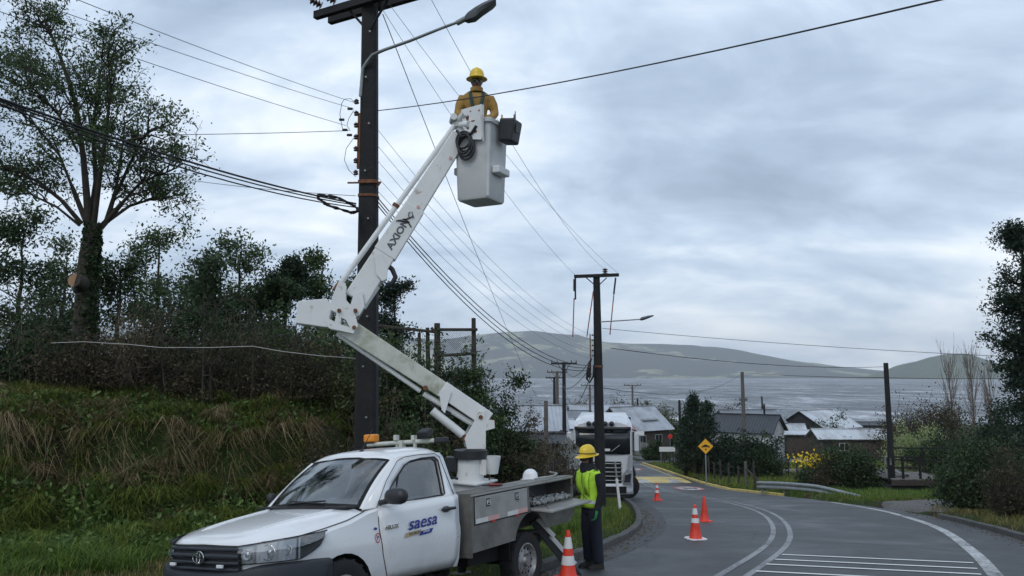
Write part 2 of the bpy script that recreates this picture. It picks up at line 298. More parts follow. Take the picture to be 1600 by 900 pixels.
_D.update({
 'asphalt': asphalt, 'paint_white': paint((.55, .56, .56), .40, .56), 'paint_faded': paint((.30, .31, .32), .38, .54), 'paint_crisp': paint((.72, .73, .72), .2, .36), 'paint_yellow': paint((.62, .47, .16), .34, .52), 'paint_red': paint((.45, .12, .10), .34, .5),
 'soil': soil, 'lake': lakewater, 'green_hill': plain((.055, .080, .034), 1.0, var=.35, scale=.008, spec=0, dirt=(.022, .036, .02), dscale=.006), 'hill': hillside, 'concrete': plain((.085, .083, .08), .9, var=.35, scale=5, bump=.5, bscale=30, dirt=(.03, .033, .02)), 'grit': plain((.048, .049, .052), .7, var=.4, scale=9, bump=.6, bscale=40, dirt=(.03, .028, .024)),
 'gravel': plain((.13, .125, .12), .95, var=.4, scale=12, bump=.9, bscale=25, dirt=(.08, .075, .06)),
 'kerb_yellow': plain((.55, .42, .12), .8, var=.25, scale=5, dirt=(.2, .18, .14), dscale=3),
 'white_paint': carpaint,
 'boom_white': plain((.70, .71, .70), .42, var=.06, scale=3, dirt=(.30, .22, .15), dscale=5.5, dlo=.60, dhi=.74, bump=.05),
 'boom_moss': plain((.52, .53, .47), .6, var=.15, scale=5, dirt=(.22, .225, .14), dscale=3.2, dlo=.45, dhi=.72),
 'fibreglass': plain((.60, .61, .61), .5, var=.06, scale=4, dirt=(.40, .39, .36), dscale=2.5, dlo=.5, dhi=.8),
 'rust': plain((.16, .07, .035), .9, var=.4, scale=20), 'steel': plain((.42, .42, .42), .35, metal=.9, var=.2, scale=8),
 'lamp_silver': plain((.72, .73, .75), .25, metal=.35, var=.05), 'skin_shade': plain((.13, .075, .05), .6, var=.1), 'chrome': plain((.8, .8, .82), .12, metal=1.0, var=.03), 'alu': plain((.40, .39, .37), .45, metal=.6, var=.15, scale=3), 'alu_smooth': plain((.36, .355, .34), .48, metal=.45, var=.1, scale=4, dirt=(.24, .23, .21), dscale=3),  # skin_shade: lineman's face skin, darkened to paint in the shadow under his helmet
 'tread': treadplate, 'black_plastic': plain((.018, .019, .022), .5, var=.2), 'bumper': plain((.022, .026, .034), .55, var=.15), 'rubber': plain((.016, .016, .017), .85, var=.3, scale=20, bump=.2),
 'black_matte': plain((.008, .008, .008), .9, var=.2), 'rim': plain((.30, .30, .30), .45, metal=.6, var=.15, dirt=(.10, .09, .08), dscale=8), 'glass': glassy((.60, .66, .66)), 'lens': glassy((.92, .94, .96)), 'glass_dark': glassy((.10, .12, .13)),
 'amber': plain((.75, .26, .02), .25, var=.1), 'red_plastic': plain((.55, .03, .02), .4, var=.1), 'seat': plain((.04, .04, .045), .9, var=.2), 'grey_trim': plain((.10, .105, .11), .7),
 'logo_blue': plain((.012, .03, .25), .4, var=.03), 'logo_tan': plain((.46, .36, .20), .5, var=.05), 'letter_grey': plain((.09, .10, .11), .6, var=.2), 'sticker_white': plain((.7, .7, .7), .5, var=.03), 'tape_pink': plain((.62, .36, .33), .5, var=.1), 'tape_white': plain((.62, .62, .60), .5, var=.08),
 'pole_wood': plain((.014, .014, .015), .85, var=.6, scale=7, bump=.6, bscale=30, dirt=(.008, .008, .009), dscale=2), 'pole_grey': plain((.11, .10, .09), .9, var=.3, scale=6, bump=.4),
 'cable': plain((.012, .012, .014), .6, var=.2), 'cable_grey': plain((.20, .215, .23), .6, var=.1), 'rope_white': plain((.45, .44, .42), .9), 'rope_red': plain((.22, .03, .025), .8), 'porcelain': plain((.06, .035, .03), .3, var=.2), 'galv': plain((.26, .28, .28), .5, metal=.5, var=.2, scale=6),
 'cone_orange': plain((.72, .045, .018), .5, var=.12, scale=10, dirt=(.35, .04, .03), dscale=7), 'cone_white': plain((.68, .68, .69), .5, var=.08), 'sign_yellow': plain((.80, .40, .02), .5, var=.04), 'sign_black': plain((.012, .012, .012), .6), 'sign_white': plain((.68, .68, .68), .5, var=.04), 'sign_red': plain((.55, .025, .02), .5), 'board_navy': plain((.02, .03, .06), .6),
 'helmet_yellow': plain((.72, .50, .03), .35, var=.06), 'helmet_white': plain((.72, .74, .76), .35), 'vest': plain((.42, .70, .05), .8, var=.18, scale=9, bump=.5, bscale=12), 'reflective': plain((.50, .52, .50), .4, var=.1), 'navy': plain((.012, .016, .030), .9, var=.25, bump=.5, bscale=14), 'dark_cloth': plain((.010, .011, .016), .95, var=.3, bump=.5, bscale=16), 'glove_green': plain((.03, .22, .07), .8, var=.3), 'boot': plain((.02, .016, .013), .7), 'skin': plain((.26, .14, .09), .6, var=.1), 'shirt_ochre': plain((.34, .20, .055), .9, var=.2, scale=9, bump=.6, bscale=12), 'harness': plain((.02, .055, .055), .8), 'hair': plain((.012, .010, .009), .8),
 'bark': plain((.040, .033, .026), .95, var=.5, scale=6, bump=.8, bscale=14, dirt=(.02, .03, .012), dscale=3), 'bark_pale': plain((.13, .11, .09), .95, var=.35, scale=6, bump=.6), 'cut_wood': plain((.30, .18, .10), .8, var=.15), 'twig': plain((.040, .034, .024), .95, var=.4), 'twig_pale': plain((.15, .12, .095), .95, var=.3),
 'leaf_dark': leafy((0.010, 0.023, 0.010), (0.035, 0.063, 0.024), (0.078, 0.118, 0.045)), 'leaf_mid': leafy((0.024, 0.045, 0.018), (0.055, 0.097, 0.035), (0.122, 0.173, 0.060)), 'leaf_olive': leafy((0.035, 0.045, 0.018), (0.078, 0.097, 0.035), (0.138, 0.155, 0.060)), 'leaf_pale': leafy((0.173, 0.225, 0.087), (0.329, 0.398, 0.173), (0.484, 0.536, 0.260), .5, .35), 'leaf_brown': leafy((0.024, 0.024, 0.014), (0.063, 0.055, 0.029), (0.147, 0.113, 0.060)), 'leaf_conifer': leafy((0.006, 0.018, 0.012), (0.020, 0.045, 0.026), (0.052, 0.078, 0.035)), 'flower_yellow': leafy((0.778, 0.518, 0.018), (1.124, 0.795, 0.035)),
 'leaf_litter': leafy((.03, .022, .012), (.09, .065, .035), (.18, .13, .07), .8, .1), 'weed': leafy((0.045, 0.090, 0.022), (0.105, 0.179, 0.045), (0.194, 0.284, 0.090), .5, .3), 'grass_green': leafy((0.053, 0.086, 0.015), (0.149, 0.202, 0.033), (0.269, 0.299, 0.067), .6, .45), 'grass_lush': leafy((0.038, 0.083, 0.015), (0.113, 0.202, 0.033), (0.224, 0.299, 0.060), .6, .45), 'grass_dry': leafy((0.090, 0.067, 0.034), (0.254, 0.194, 0.105), (0.478, 0.374, 0.224), .7, .42), 'grass_mixed': leafy((0.067, 0.075, 0.020), (0.179, 0.172, 0.051), (0.359, 0.284, 0.120), .7, .42),
 'roof_metal': corrug((.42, .45, .49), 20, 0), 'roof_pale': corrug((.58, .61, .64), 20, 0), 'roof_dark': corrug((.045, .05, .058), 20, 0, (.03, .03, .03)), 'roof_grey': corrug((.22, .24, .27), 20, 0), 'wall_white': plain((.52, .52, .51), .8, var=.1, scale=2, dirt=(.3, .29, .27)), 'wall_brown': plain((.075, .060, .050), .9, var=.35, scale=4), 'wall_grey': plain((.20, .20, .20), .85, var=.2, scale=2), 'wall_dark': plain((.03, .03, .032), .9, var=.3), 'window_dark': plain((.02, .025, .03), .12, var=.1), 'plank': plain((.15, .14, .13), .9, var=.3, scale=4, bump=.4), 'wood_dark': plain((.045, .036, .03), .9, var=.35, scale=5, bump=.5),
 'car_white': plain((.62, .64, .66), .25, coat=.5, var=.03), 'car_grey': plain((.10, .11, .13), .25, coat=.5, var=.05), 'mesh_wire': plain((.12, .12, .12), .6, metal=.5),
 'truck_white': plain((.62, .64, .67), .28, var=.03, scale=.7, coat=.4), 'silver': plain((.42, .43, .45), .35, metal=.4, var=.1),
})
# ------------------------------------------------------------------ terrain
def base_z(y):
    y = np.asarray(y, float)
    return np.interp(y, [-200, 40, 45, 50, 95, 232, 320], [22, -4.40, -4.92, -5.24, -7.95, -12.75, -15.5])
FOOT = np.array([(-60, 5.5), (-14, 10.6), (-8, 11.9), (-4.5, 13.2), (-2.4, 14.4), (-.9, 17), (.3, 21), (1.2, 27), (1.6, 33), (1.0, 45), (-1, 60), (-6, 80), (-10, 130)], float)
CREST = np.interp
def seg_dist(x, y, P):
    """signed distance to an open polyline (positive on the left of its direction)"""
    best = np.full(x.shape, 1e9); sg = np.ones(x.shape); par = np.zeros(x.shape); L = 0
    for a, b in zip(P[:-1], P[1:]):
        d = b-a; l = np.hypot(*d); t = np.clip(((x-a[0])*d[0]+(y-a[1])*d[1])/l**2, 0, 1)
        dx = x-a[0]-t*d[0]; dy = y-a[1]-t*d[1]; q = np.hypot(dx, dy); c = d[0]*(y-a[1])-d[1]*(x-a[0])
        u = q < best-1e-9; best = np.where(u, q, best); sg = np.where(u, np.sign(c), sg); par = np.where(u, L+t*l, par); L += l
    return best*sg, par
def vnoise(x, y, s, seed=0):
    x = np.asarray(x)*s; y = np.asarray(y)*s; xi = np.floor(x).astype(int); yi = np.floor(y).astype(int); fx = x-xi; fy = y-yi
    fx = fx*fx*(3-2*fx); fy = fy*fy*(3-2*fy)
    def h(a, b):
        n = (a*374761393+b*668265263+seed*69069) & 0x7fffffff; n = (n ^ (n >> 13))*1274126177 & 0x7fffffff; return (n ^ (n >> 16)) % 10007/10007.0
    return (h(xi, yi)*(1-fx)+h(xi+1, yi)*fx)*(1-fy)+(h(xi, yi+1)*(1-fx)+h(xi+1, yi+1)*fx)*fy
# road edges, row by row (left edge, right edge)
ROAD = [((-8.6, -6), (-1.0, -12)), ((-5.2, 1), (2.2, -3)), ((-2.7, 5.5), (5.0, 2.6)), ((-.62, 8.8), (7.4, 7.6)), ((.12, 10.3), (8.0, 9.4)), (( .43, 11.6), (8.55, 11.2)), ((1.68, 14.5), (9.9, 14.6)), ((3.05, 19), (11.4, 19.3)), ((4.0, 24.8), (12.75, 25.2)), ((4.7, 31.6), (13.05, 31.6)), ((4.95, 40), (12.75, 40)), ((4.8, 49), (12.15, 49)), ((4.7, 58), (12.2, 58)), ((4.6, 70), (12.4, 70)), ((4.5, 90), (12.6, 90)), ((4, 120), (12.5, 120))]
RL = np.array([a for a, b in ROAD], float); RR = np.array([b for a, b in ROAD], float)
def resample(P, n):
    P = np.asarray(P, float); k = len(P); t = np.linspace(0, k-1, n); out = []
    for q in t:
        i = min(int(q), k-2); f = q-i; p0, p1, p2, p3 = P[max(i-1, 0)], P[i], P[i+1], P[min(i+2, k-1)]
        out.append(.5*((2*p1)+(-p0+p2)*f+(2*p0-5*p1+4*p2-p3)*f*f+(-p0+3*p1-3*p2+p3)*f**3))
    return np.array(out)
RLf = resample(RL, 220); RRf = resample(RR, 220)
def ground_z(x, y):
    x = np.asarray(x, float); y = np.asarray(y, float); shp = np.broadcast(x, y).shape; x = np.broadcast_to(x, shp); y = np.broadcast_to(y, shp)
    z = base_z(y)
    lx = np.interp(y, RLf[:, 1], RLf[:, 0]); rx = np.interp(y, RRf[:, 1], RRf[:, 0])
    inroad = (x > lx-.1) & (x < rx+.1) & (y < 119)
    dk = np.where(y < 119, np.maximum(lx-.12-x, x-rx-.12), 1.0)
    z = z-.15+.27*np.clip(dk/.35, 0, 1)
    right = np.clip(x-rx-1.5, 0, 30); z = z+np.where(y < 34, .06, 0)*np.clip(right, 0, 8)*np.clip((34-y)/10, 0, 1)
    s, par = seg_dist(x, y, FOOT)
    amp = np.interp(par, [0, 45, 62, 69, 74, 84, 100, 130], [1, 1, 1, 1, .85, .5, .35, .15])
    n = (vnoise(x, y, .5, 1)-.5)*1.3+(vnoise(x, y, 1.5, 2)-.5)*.5
    h = np.interp(s+n*np.clip(s+.6, 0, 1.2), [-.8, 0, 1.2, 1.6, 1.72, 2.6, 3.8, 5, 30], [0, .12, .98, 1.12, 2.02, 2.45, 2.85, 3.0, 3.6])
    back = np.clip((y-20), 0, 100)*.06
    z = z+h*amp+np.where(s > 0, (vnoise(x, y, .9, 5)-.5)*.45+(vnoise(x, y, 2.4, 6)-.5)*.22, 0)*amp*np.clip(s, 0, 1)+np.where(s > 3, back*amp, 0)
    z = z+np.where(inroad, 0, (vnoise(x, y, 1.1, 7)-.5)*.07)
    # wheel ruts: the verge is pressed level where the pickup stands
    dx = x+2.329; dy = y-8.119; ca, sa = math.cos(-2.146), math.sin(-2.146); fx = ca*dx+sa*dy; fy = -sa*dx+ca*dy
    zt = -1.025-.06+fx*math.tan(.073)+fy*math.tan(.096)
    d = np.maximum(np.maximum(fx-.9, -4.75-fx), np.abs(fy)-1.12); w_ = np.clip(1-d/.6, 0, 1)
    z = np.where(inroad, z, z*(1-w_)+np.minimum(z, zt)*w_)
    return z
def gz1(x, y): return float(ground_z(np.array([x]), np.array([y]))[0])
def ground_grid(name, xs, ys, mat):
    X, Y = np.meshgrid(xs, ys); Z = ground_z(X, Y); nx, ny = len(xs), len(ys)
    i = np.arange(ny-1)[:, None]*nx+np.arange(nx-1)[None, :]
    fc = np.stack([i, i+1, i+1+nx, i+nx], -1).reshape(-1, 4)
    return np_mesh(name, np.stack([X, Y, Z], -1).reshape(-1, 3), fc, mat, smooth=True)
xs = np.concatenate([np.linspace(-700, -60, 14)[:-1], np.linspace(-60, -18, 22)[:-1], np.arange(-18, 16, .3), np.linspace(16, 60, 30), np.linspace(75, 700, 14)])
ys = np.concatenate([np.linspace(-80, 4, 16)[:-1], np.arange(4, 36, .3), np.linspace(36, 130, 64), np.linspace(136, 318, 30)])
tag(ground_grid('ground', xs, ys, 'soil'), kind='structure')
def rz(y): return float(base_z(y))
rows = []
for a, b in zip(RLf, RRf):
    rows.append([Vector((a[0]+(b[0]-a[0])*k/10, a[1]+(b[1]-a[1])*k/10, rz(a[1]+(b[1]-a[1])*k/10))) for k in range(11)])
mb = MB(); mb.grid(rows); tag(mb.build('road', 'asphalt', smooth=60), kind='structure')
def strip(name, P, wd, mat, lift, y0=-99, y1=999, n=None, side=0):
    P = np.asarray(P, float); P = resample(P, n or len(P)*6); T = np.gradient(P, axis=0); T /= np.linalg.norm(T, axis=1)[:, None]; Nn = np.stack([T[:, 1], -T[:, 0]], 1)
    m_ = MB(); rws = []
    for p, q in zip(P, Nn):
        a = p-q*wd*(.5-side); b = p+q*wd*(.5+side)
        rws.append([Vector((c[0], c[1], rz(c[1])+lift)) for c in (a, b)])
    m_.grid(rws); return tag(m_.build(name, mat), kind='structure')
def kerb(name, P, mat, w_=.16, h=.125, off=0.0):
    P = np.asarray(P, float); T = np.gradient(P, axis=0); T /= np.linalg.norm(T, axis=1)[:, None]; Nn = np.stack([T[:, 1], -T[:, 0]], 1)
    rings = []
    for i, (p, q) in enumerate(zip(P, Nn)):
        z = rz(p[1]); j = (vnoise(np.array([p[0]*3]), np.array([p[1]*3]), 1.0, 9)[0]-.5)*.03
        rings.append([Vector((*(p+q*(o+off)), z+k+(j if k > 0 else 0))) for o, k in ((-w_/2, -.2), (w_/2+.02, -.2), (w_/2, h-.02), (w_/2-.03, h), (-w_/2+.03, h), (-w_/2, h-.02))])
    m_ = MB(); m_.loft(rings); return tag(m_.build(name, mat, smooth=40), kind='structure')
kerb('kerb', resample(RL[2:11], 100), 'concrete', off=-.06)
kerb('kerb', RRf[(RRf[:, 1] > 12.5) & (RRf[:, 1] < 23.0)], 'concrete', off=.06)
kerb('kerb', RRf[(RRf[:, 1] > 37.5) & (RRf[:, 1] < 76)], 'kerb_yellow', off=.06)
# wet grit in the gutter by the left kerb
strip('gutter', [(.62, 11.6), (1.95, 14.5), (3.4, 19), (4.4, 24.8), (5.1, 31.6), (5.35, 38)], .55, 'grit', .004)
# lane markings
CL = [(-2.0, 1.5), (.2, 5.8), (3.05, 11.1), (5.50, 16.3), (7.45, 22.5), (8.50, 28.2), (8.75, 34), (8.62, 42), (8.5, 50.5)]
def offs(P, o, n=80):
    P = resample(P, n); T = np.gradient(P, axis=0); T /= np.linalg.norm(T, axis=1)[:, None]; return P+np.stack([T[:, 1], -T[:, 0]], 1)*o
strip('lane_marking', offs(CL, -.16), .11, 'paint_faded', .006); strip('lane_marking', offs(CL, .20), .11, 'paint_faded', .006)
strip('lane_marking', [(5.0, 7.6), (6.75, 11.1), (8.24, 14.2), (10.2, 18.8), (11.5, 23.0), (12.35, 26.8), (12.85, 31.6)], .20, 'paint_white', .006)
strip('lane_marking', [(12.85, 33), (12.6, 40), (12.0, 49)], .12, 'paint_faded', .006)
for (a, b) in (((1222, 867), (1521, 880)), ((1211, 874.5), (1527, 889)), ((1197, 882), (1533, 898)), ((1181, 893), (1545, 911))):
    def hit(p):
        q = at(*p, 1.0); k = q.z-CAMZ; return at(*p, -CAMZ/(k+.11))
    A = hit(a); B = hit(b)
    strip('rumble_marking', [A.to_2d(), ((A+B)/2).to_2d(), B.to_2d()], .11, 'paint_crisp', .009)
# raised yellow crossing, its edge line and the painted speed roundels
mb = MB(); rws = []
for yk, hh in ((50.6, .006), (51.6, .06), (53.6, .10), (55.4, .06), (56.4, .008)):
    rws.append([Vector((x, yk, rz(yk)+hh)) for x in np.linspace(5.0, 11.6, 8)])
mb.grid(rws); tag(mb.build('speed_table', 'paint_yellow', smooth=80), kind='structure')
strip('lane_marking', [(8.6, 57), (8.6, 63), (8.6, 72)], .12, 'paint_yellow', .008); strip('lane_marking', [(11.6, 56.5), (11.9, 66), (12.1, 74)], .12, 'paint_yellow', .008)
def roundel(x, y, rx, ry, txt):
    m1 = MB(); m2 = MB()
    def rg(k, l): return [Vector((x+rx*k*math.cos(a), y+ry*k*math.sin(a), rz(y+ry*k*math.sin(a))+l)) for a in np.linspace(0, 2*math.pi, 33)[:-1]]
    m1.loft([rg(1, .007), rg(.80, .007)], cap=False); m2.loft([rg(.80, .007), rg(.02, .007)], cap=False)
    o = tag(m1.build('speed_roundel', 'paint_red'), kind='structure'); m2.build('roundel_face', 'paint_white', o)
    text_mesh(txt, ry*1.05, .001, Matrix.Translation((x, y, rz(y)+.025))@Matrix.Rotation(math.atan(-.1), 4, 'X'), 'roundel_number', 'letter_grey', o, sx=.75*rx/ry*1.4, bold=.03)
roundel(10.4, 46.2, .85, 1.5, '30'); roundel(10.0, 66, .9, 2.2, '30')
# side street, gravel lane, dirt pull-in by the deck
def patch(name, pts, mat, lift):
    m_ = MB(); Q = resample(list(pts)+[pts[0]], len(pts)*5)[:-1]; c = Q.mean(0); rng_ = []
    for k in (1.0, .96, .85, .7, .55, .4, .25, .12, .02):
        W_ = c+(Q-c)*k; zz_ = ground_z(W_[:, 0], W_[:, 1])+(lift if k < .99 else -.06); rng_.append([Vector((a, b, d)) for (a, b), d in zip(W_, zz_)])
    m_.loft(rng_, cap=False); return tag(m_.build(name, mat, smooth=60), kind='structure')
patch('side_street', [(12.2, 75), (14, 74), (20, 74.5), (34, 76), (34, 82), (20, 81), (15, 82.5), (13, 86), (12.2, 90), (11.5, 82)], 'asphalt', .07)
patch('gravel_lane', [(18, 60.5), (24, 60), (34, 59.5), (34, 63), (24, 63.2), (18, 63.5)], 'gravel', .07)
patch('dirt_pull_in', [(13.0, 23.8), (15.0, 24.6), (17.6, 26.0), (17.6, 28.5), (15.5, 29.6), (13.35, 28.6)], 'gravel', .045)
# lake and far shore
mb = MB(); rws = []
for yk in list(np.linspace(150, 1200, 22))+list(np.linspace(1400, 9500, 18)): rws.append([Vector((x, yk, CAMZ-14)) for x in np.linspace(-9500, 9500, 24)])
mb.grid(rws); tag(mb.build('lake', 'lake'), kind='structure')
def ridge(name, px, py, Y, depth, base, seed, nx=160, ny=14, mat='hill'):
    rws = []
    for j in range(ny):
        t = j/(ny-1); row = []; yy = Y+(t-.65)*depth
        for i in range(nx):
            q = px[0]+(px[-1]-px[0])*i/(nx-1); X = (q-800)/F*Y*1.0; top = at(q, float(np.interp(q, px, py)), Y).z
            sh = math.sin(min(t/.65, 1)*math.pi/2)**1.3 if t <= .65 else 1-.5*(t-.65)/.35
            nzv = float(vnoise(np.array([X+yy]), np.array([yy*1.7]), .0022, seed)[0])-.5; nz2 = float(vnoise(np.array([X]), np.array([yy]), .008, seed+1)[0])-.5
            row.append(Vector((X, yy, base+(top-base)*sh*(1+.35*nzv*(1-sh)+0*t)+(nz2*18+nzv*30)*min(1, sh*1.5)*min(1, (top-base)/150))))
        rws.append(row)
    m_ = MB(); m_.grid(rws); return tag(m_.build(name, mat, smooth=180), kind='structure')
WZ = CAMZ-14.5
ridge('hills', [-900, 300, 560, 700, 760, 830, 900, 945, 1010, 1080, 1140, 1200, 1260, 1330, 1400, 1500, 1700], [500, 510, 530, 528, 523, 519, 524, 537, 540, 541, 549, 561, 571, 579, 583, 585, 586], 7200, 2600, WZ, 3)
ridge('hills', [1290, 1380, 1400, 1425, 1450, 1475, 1500, 1530, 1560, 1600, 1700], [590, 589, 580, 567, 558, 553, 556, 566, 576, 583, 587], 4300, 900, WZ, 8, 90, 10, 'green_hill')
# ------------------------------------------------------------------ utility pickup with aerial lift
def rot_truck(a, b, g):
    return Matrix.Rotation(a, 4, 'Z')@Matrix.Rotation(-b, 4, 'Y')@Matrix.Rotation(g, 4, 'X')
TM = Matrix.Translation((-2.329, 8.119, -1.025))@rot_truck(-2.146, .073, .096); TI = TM.inverted()
pk = thing('utility_pickup', 'white single-cab utility pickup with aerial bucket lift parked on the left verge', 'pickup truck'); pk.matrix_world = TM
# plan curve of the nose: half width as a function of x
WX = [-1.9, -.5, .0, .25, .50, .70, .84, .91, .945, .955]; WY = [.872, .876, .872, .862, .825, .755, .64, .50, .30, .0]
def halfw(x): return float(np.interp(-x, [-q for q in WX[::-1]], WY[::-1]))
def cubic(x, X, Y):
    return float(np.interp(x, X, Y))
def section(x):
    w_ = halfw(x)
    if x > -.36:
        zc = cubic(x, [-.36, 0, .25, .5, .7, .84, .91, .955], [1.205, 1.165, 1.135, 1.095, 1.055, 1.02, .99, .955])
        ze = cubic(x, [-.36, -.1, .24, .5, .7, .84, .955], [1.165, 1.085, 1.025, .985, .965, .955, .945])
        zs = ze-.035; we = w_-.06 if w_ > .4 else w_*.86
        zt = zc
        top = [(we, ze), (we*.86, ze+(zc-ze)*.62), (we*.6, ze+(zc-ze)*.88), (we*.3, zc-.003), (0, zc)]
    else:
        zs = cubic(x, [-1.9, -1.58, -.64, -.36], [1.235, 1.232, 1.175, 1.13]); we = w_-.05
        top = [(we, zs+.012), (we*.86, zs+.014), (we*.6, zs+.014), (we*.3, zs+.014), (0, zs+.014)]
    low = [(0, .40), (w_*.82, .40), (w_*.93, .43), (w_*.965, .52), (w_*.985, .66), (w_, .80), (w_*.998, .86), (w_*.985, .93)]
    low = [(a, min(z, zs-.02)) for a, z in low]
    return low+[(min(w_*.975, we+.045), zs)]+top
def side_y(x, z):
    s = section(x); zs = [p[1] for p in s[2:10]]; ys_ = [p[0] for p in s[2:10]]; return float(np.interp(z, zs, ys_))
rings = []
for x in [.953, .945, .925, .90, .87, .84, .79, .74, .68, .6, .5, .4, .3, .2, .1, 0, -.1, -.2, -.3, -.36, -.40, -.5, -.65, -.8, -1.0, -1.2, -1.4, -1.6, -1.8, -1.87, -1.885]:
    s = section(x); half = [Vector((x, y, z)) for y, z in s]
    rings.append(half[1:-1]+[half[-1]]+[Vector((p.x, -p.y, p.z)) for p in half[1:-1][::-1]]+[half[0]])
mb = MB(); mb.loft(rings); body = mb.build('body', ['white_paint', 'black_matte'], pk, smooth=32)
cut = MB()
for sy in (-1, 1): cut.lathe([(0.001, 0), (.435, 0), (.435, .55), (.001, .55)], Matrix.Translation((0, .45 if sy > 0 else -1.0, .345))@Matrix.Rotation(-math.pi/2, 4, 'X'), 28)
co = cut.build('cutter', 'black_matte'); co.matrix_world = TM
bm_ = body.modifiers.new('b', 'BOOLEAN'); bm_.operation = 'DIFFERENCE'; bm_.object = co; bm_.solver = 'EXACT'
try: bm_.material_mode = 'TRANSFER'
except Exception: pass
bpy.context.view_layer.update()
me = bpy.data.meshes.new_from_object(body.evaluated_get(bpy.context.evaluated_depsgraph_get())); body.modifiers.clear(); body.data = me
bpy.data.objects.remove(co)
# hood panel line and bonnet creases
for sy in (1, -1):
    mb = MB(); pts = []
    for x in np.linspace(.80, -.345, 18):
        s = section(x); y, z = s[9]; pts.append(Vector((x, sy*(y+.004), z+.003)))
    mb.tube(pts, .0045, 5); mb.build('hood_seam', 'black_matte', pk)
    mb = MB(); pts = []
    for x in np.linspace(.70, -.25, 12):
        s = section(x); y = .40+.10*(.7-x); z = float(np.interp(-y, [-q[0] for q in s[9:]], [q[1] for q in s[9:]])); pts.append(Vector((x, sy*y, z-.003)))
    mb.tube(pts, [.004]+[.016]*10+[.004], 8); mb.build('hood_crease', 'white_paint', pk, smooth=180)
mb = MB(); mb.box((-.29, 0, 1.20), (.16, 1.36, .02)); mb.build('cowl', 'black_plastic', pk)
# doors: panels standing a few millimetres proud with a dark joint round them
def door_panel(sy, off, grow, name, mat):
    rws = []
    for k in range(15):
        u = k/14; z_ = .43-grow+(1.0)*u*.0; row = []
        for j in range(9):
            zb = .435-grow; zt = 1.215+grow*0
            z = zb+(zt-zb)*j/8; xf = float(np.interp(z, [.43, .55, .75, 1.0, 1.22], [-.67, -.615, -.545, -.50, -.49]))+grow; xr = float(np.interp(z, [.43, .5, .7, 1.25], [-1.79, -1.835, -1.862, -1.868]))-grow*.6
            x = xf+(xr-xf)*u; zt2 = section(x)[8][1]+.004; z = zb+(zt2-zb)*j/8
            row.append(Vector((x, sy*(side_y(x, z)+off), z)))
        rws.append(row)
    m_ = MB(); m_.grid(rws); return m_.build(name, mat, pk, smooth=60, solid=.004 if off > .004 else 0)
for sy in (1, -1):
    door_panel(sy, .003, .008, 'door_seal', 'black_matte'); dr = door_panel(sy, .0085, 0, 'door', 'white_paint')
    hb = MB(); hb.tube([(-1.52, sy*.885, 1.09), (-1.55, sy*.912, 1.093), (-1.65, sy*.918, 1.096), (-1.74, sy*.912, 1.097), (-1.77, sy*.885, 1.096)], [.012, .017, .019, .017, .012], 8); hb.build('door_handle', 'black_plastic', dr, smooth=60)
    hb = MB(); hb.lathe([(.001, .0), (.06, 0), (.05, .012), (.001, .014)], Matrix.Translation((-1.62, sy*.874, 1.09))@Matrix.Rotation(-sy*math.pi/2, 4, 'X')@Matrix.Diagonal((1.3, .6, 1, 1)), 20); hb.build('handle_cup', 'grey_trim', dr, smooth=60)
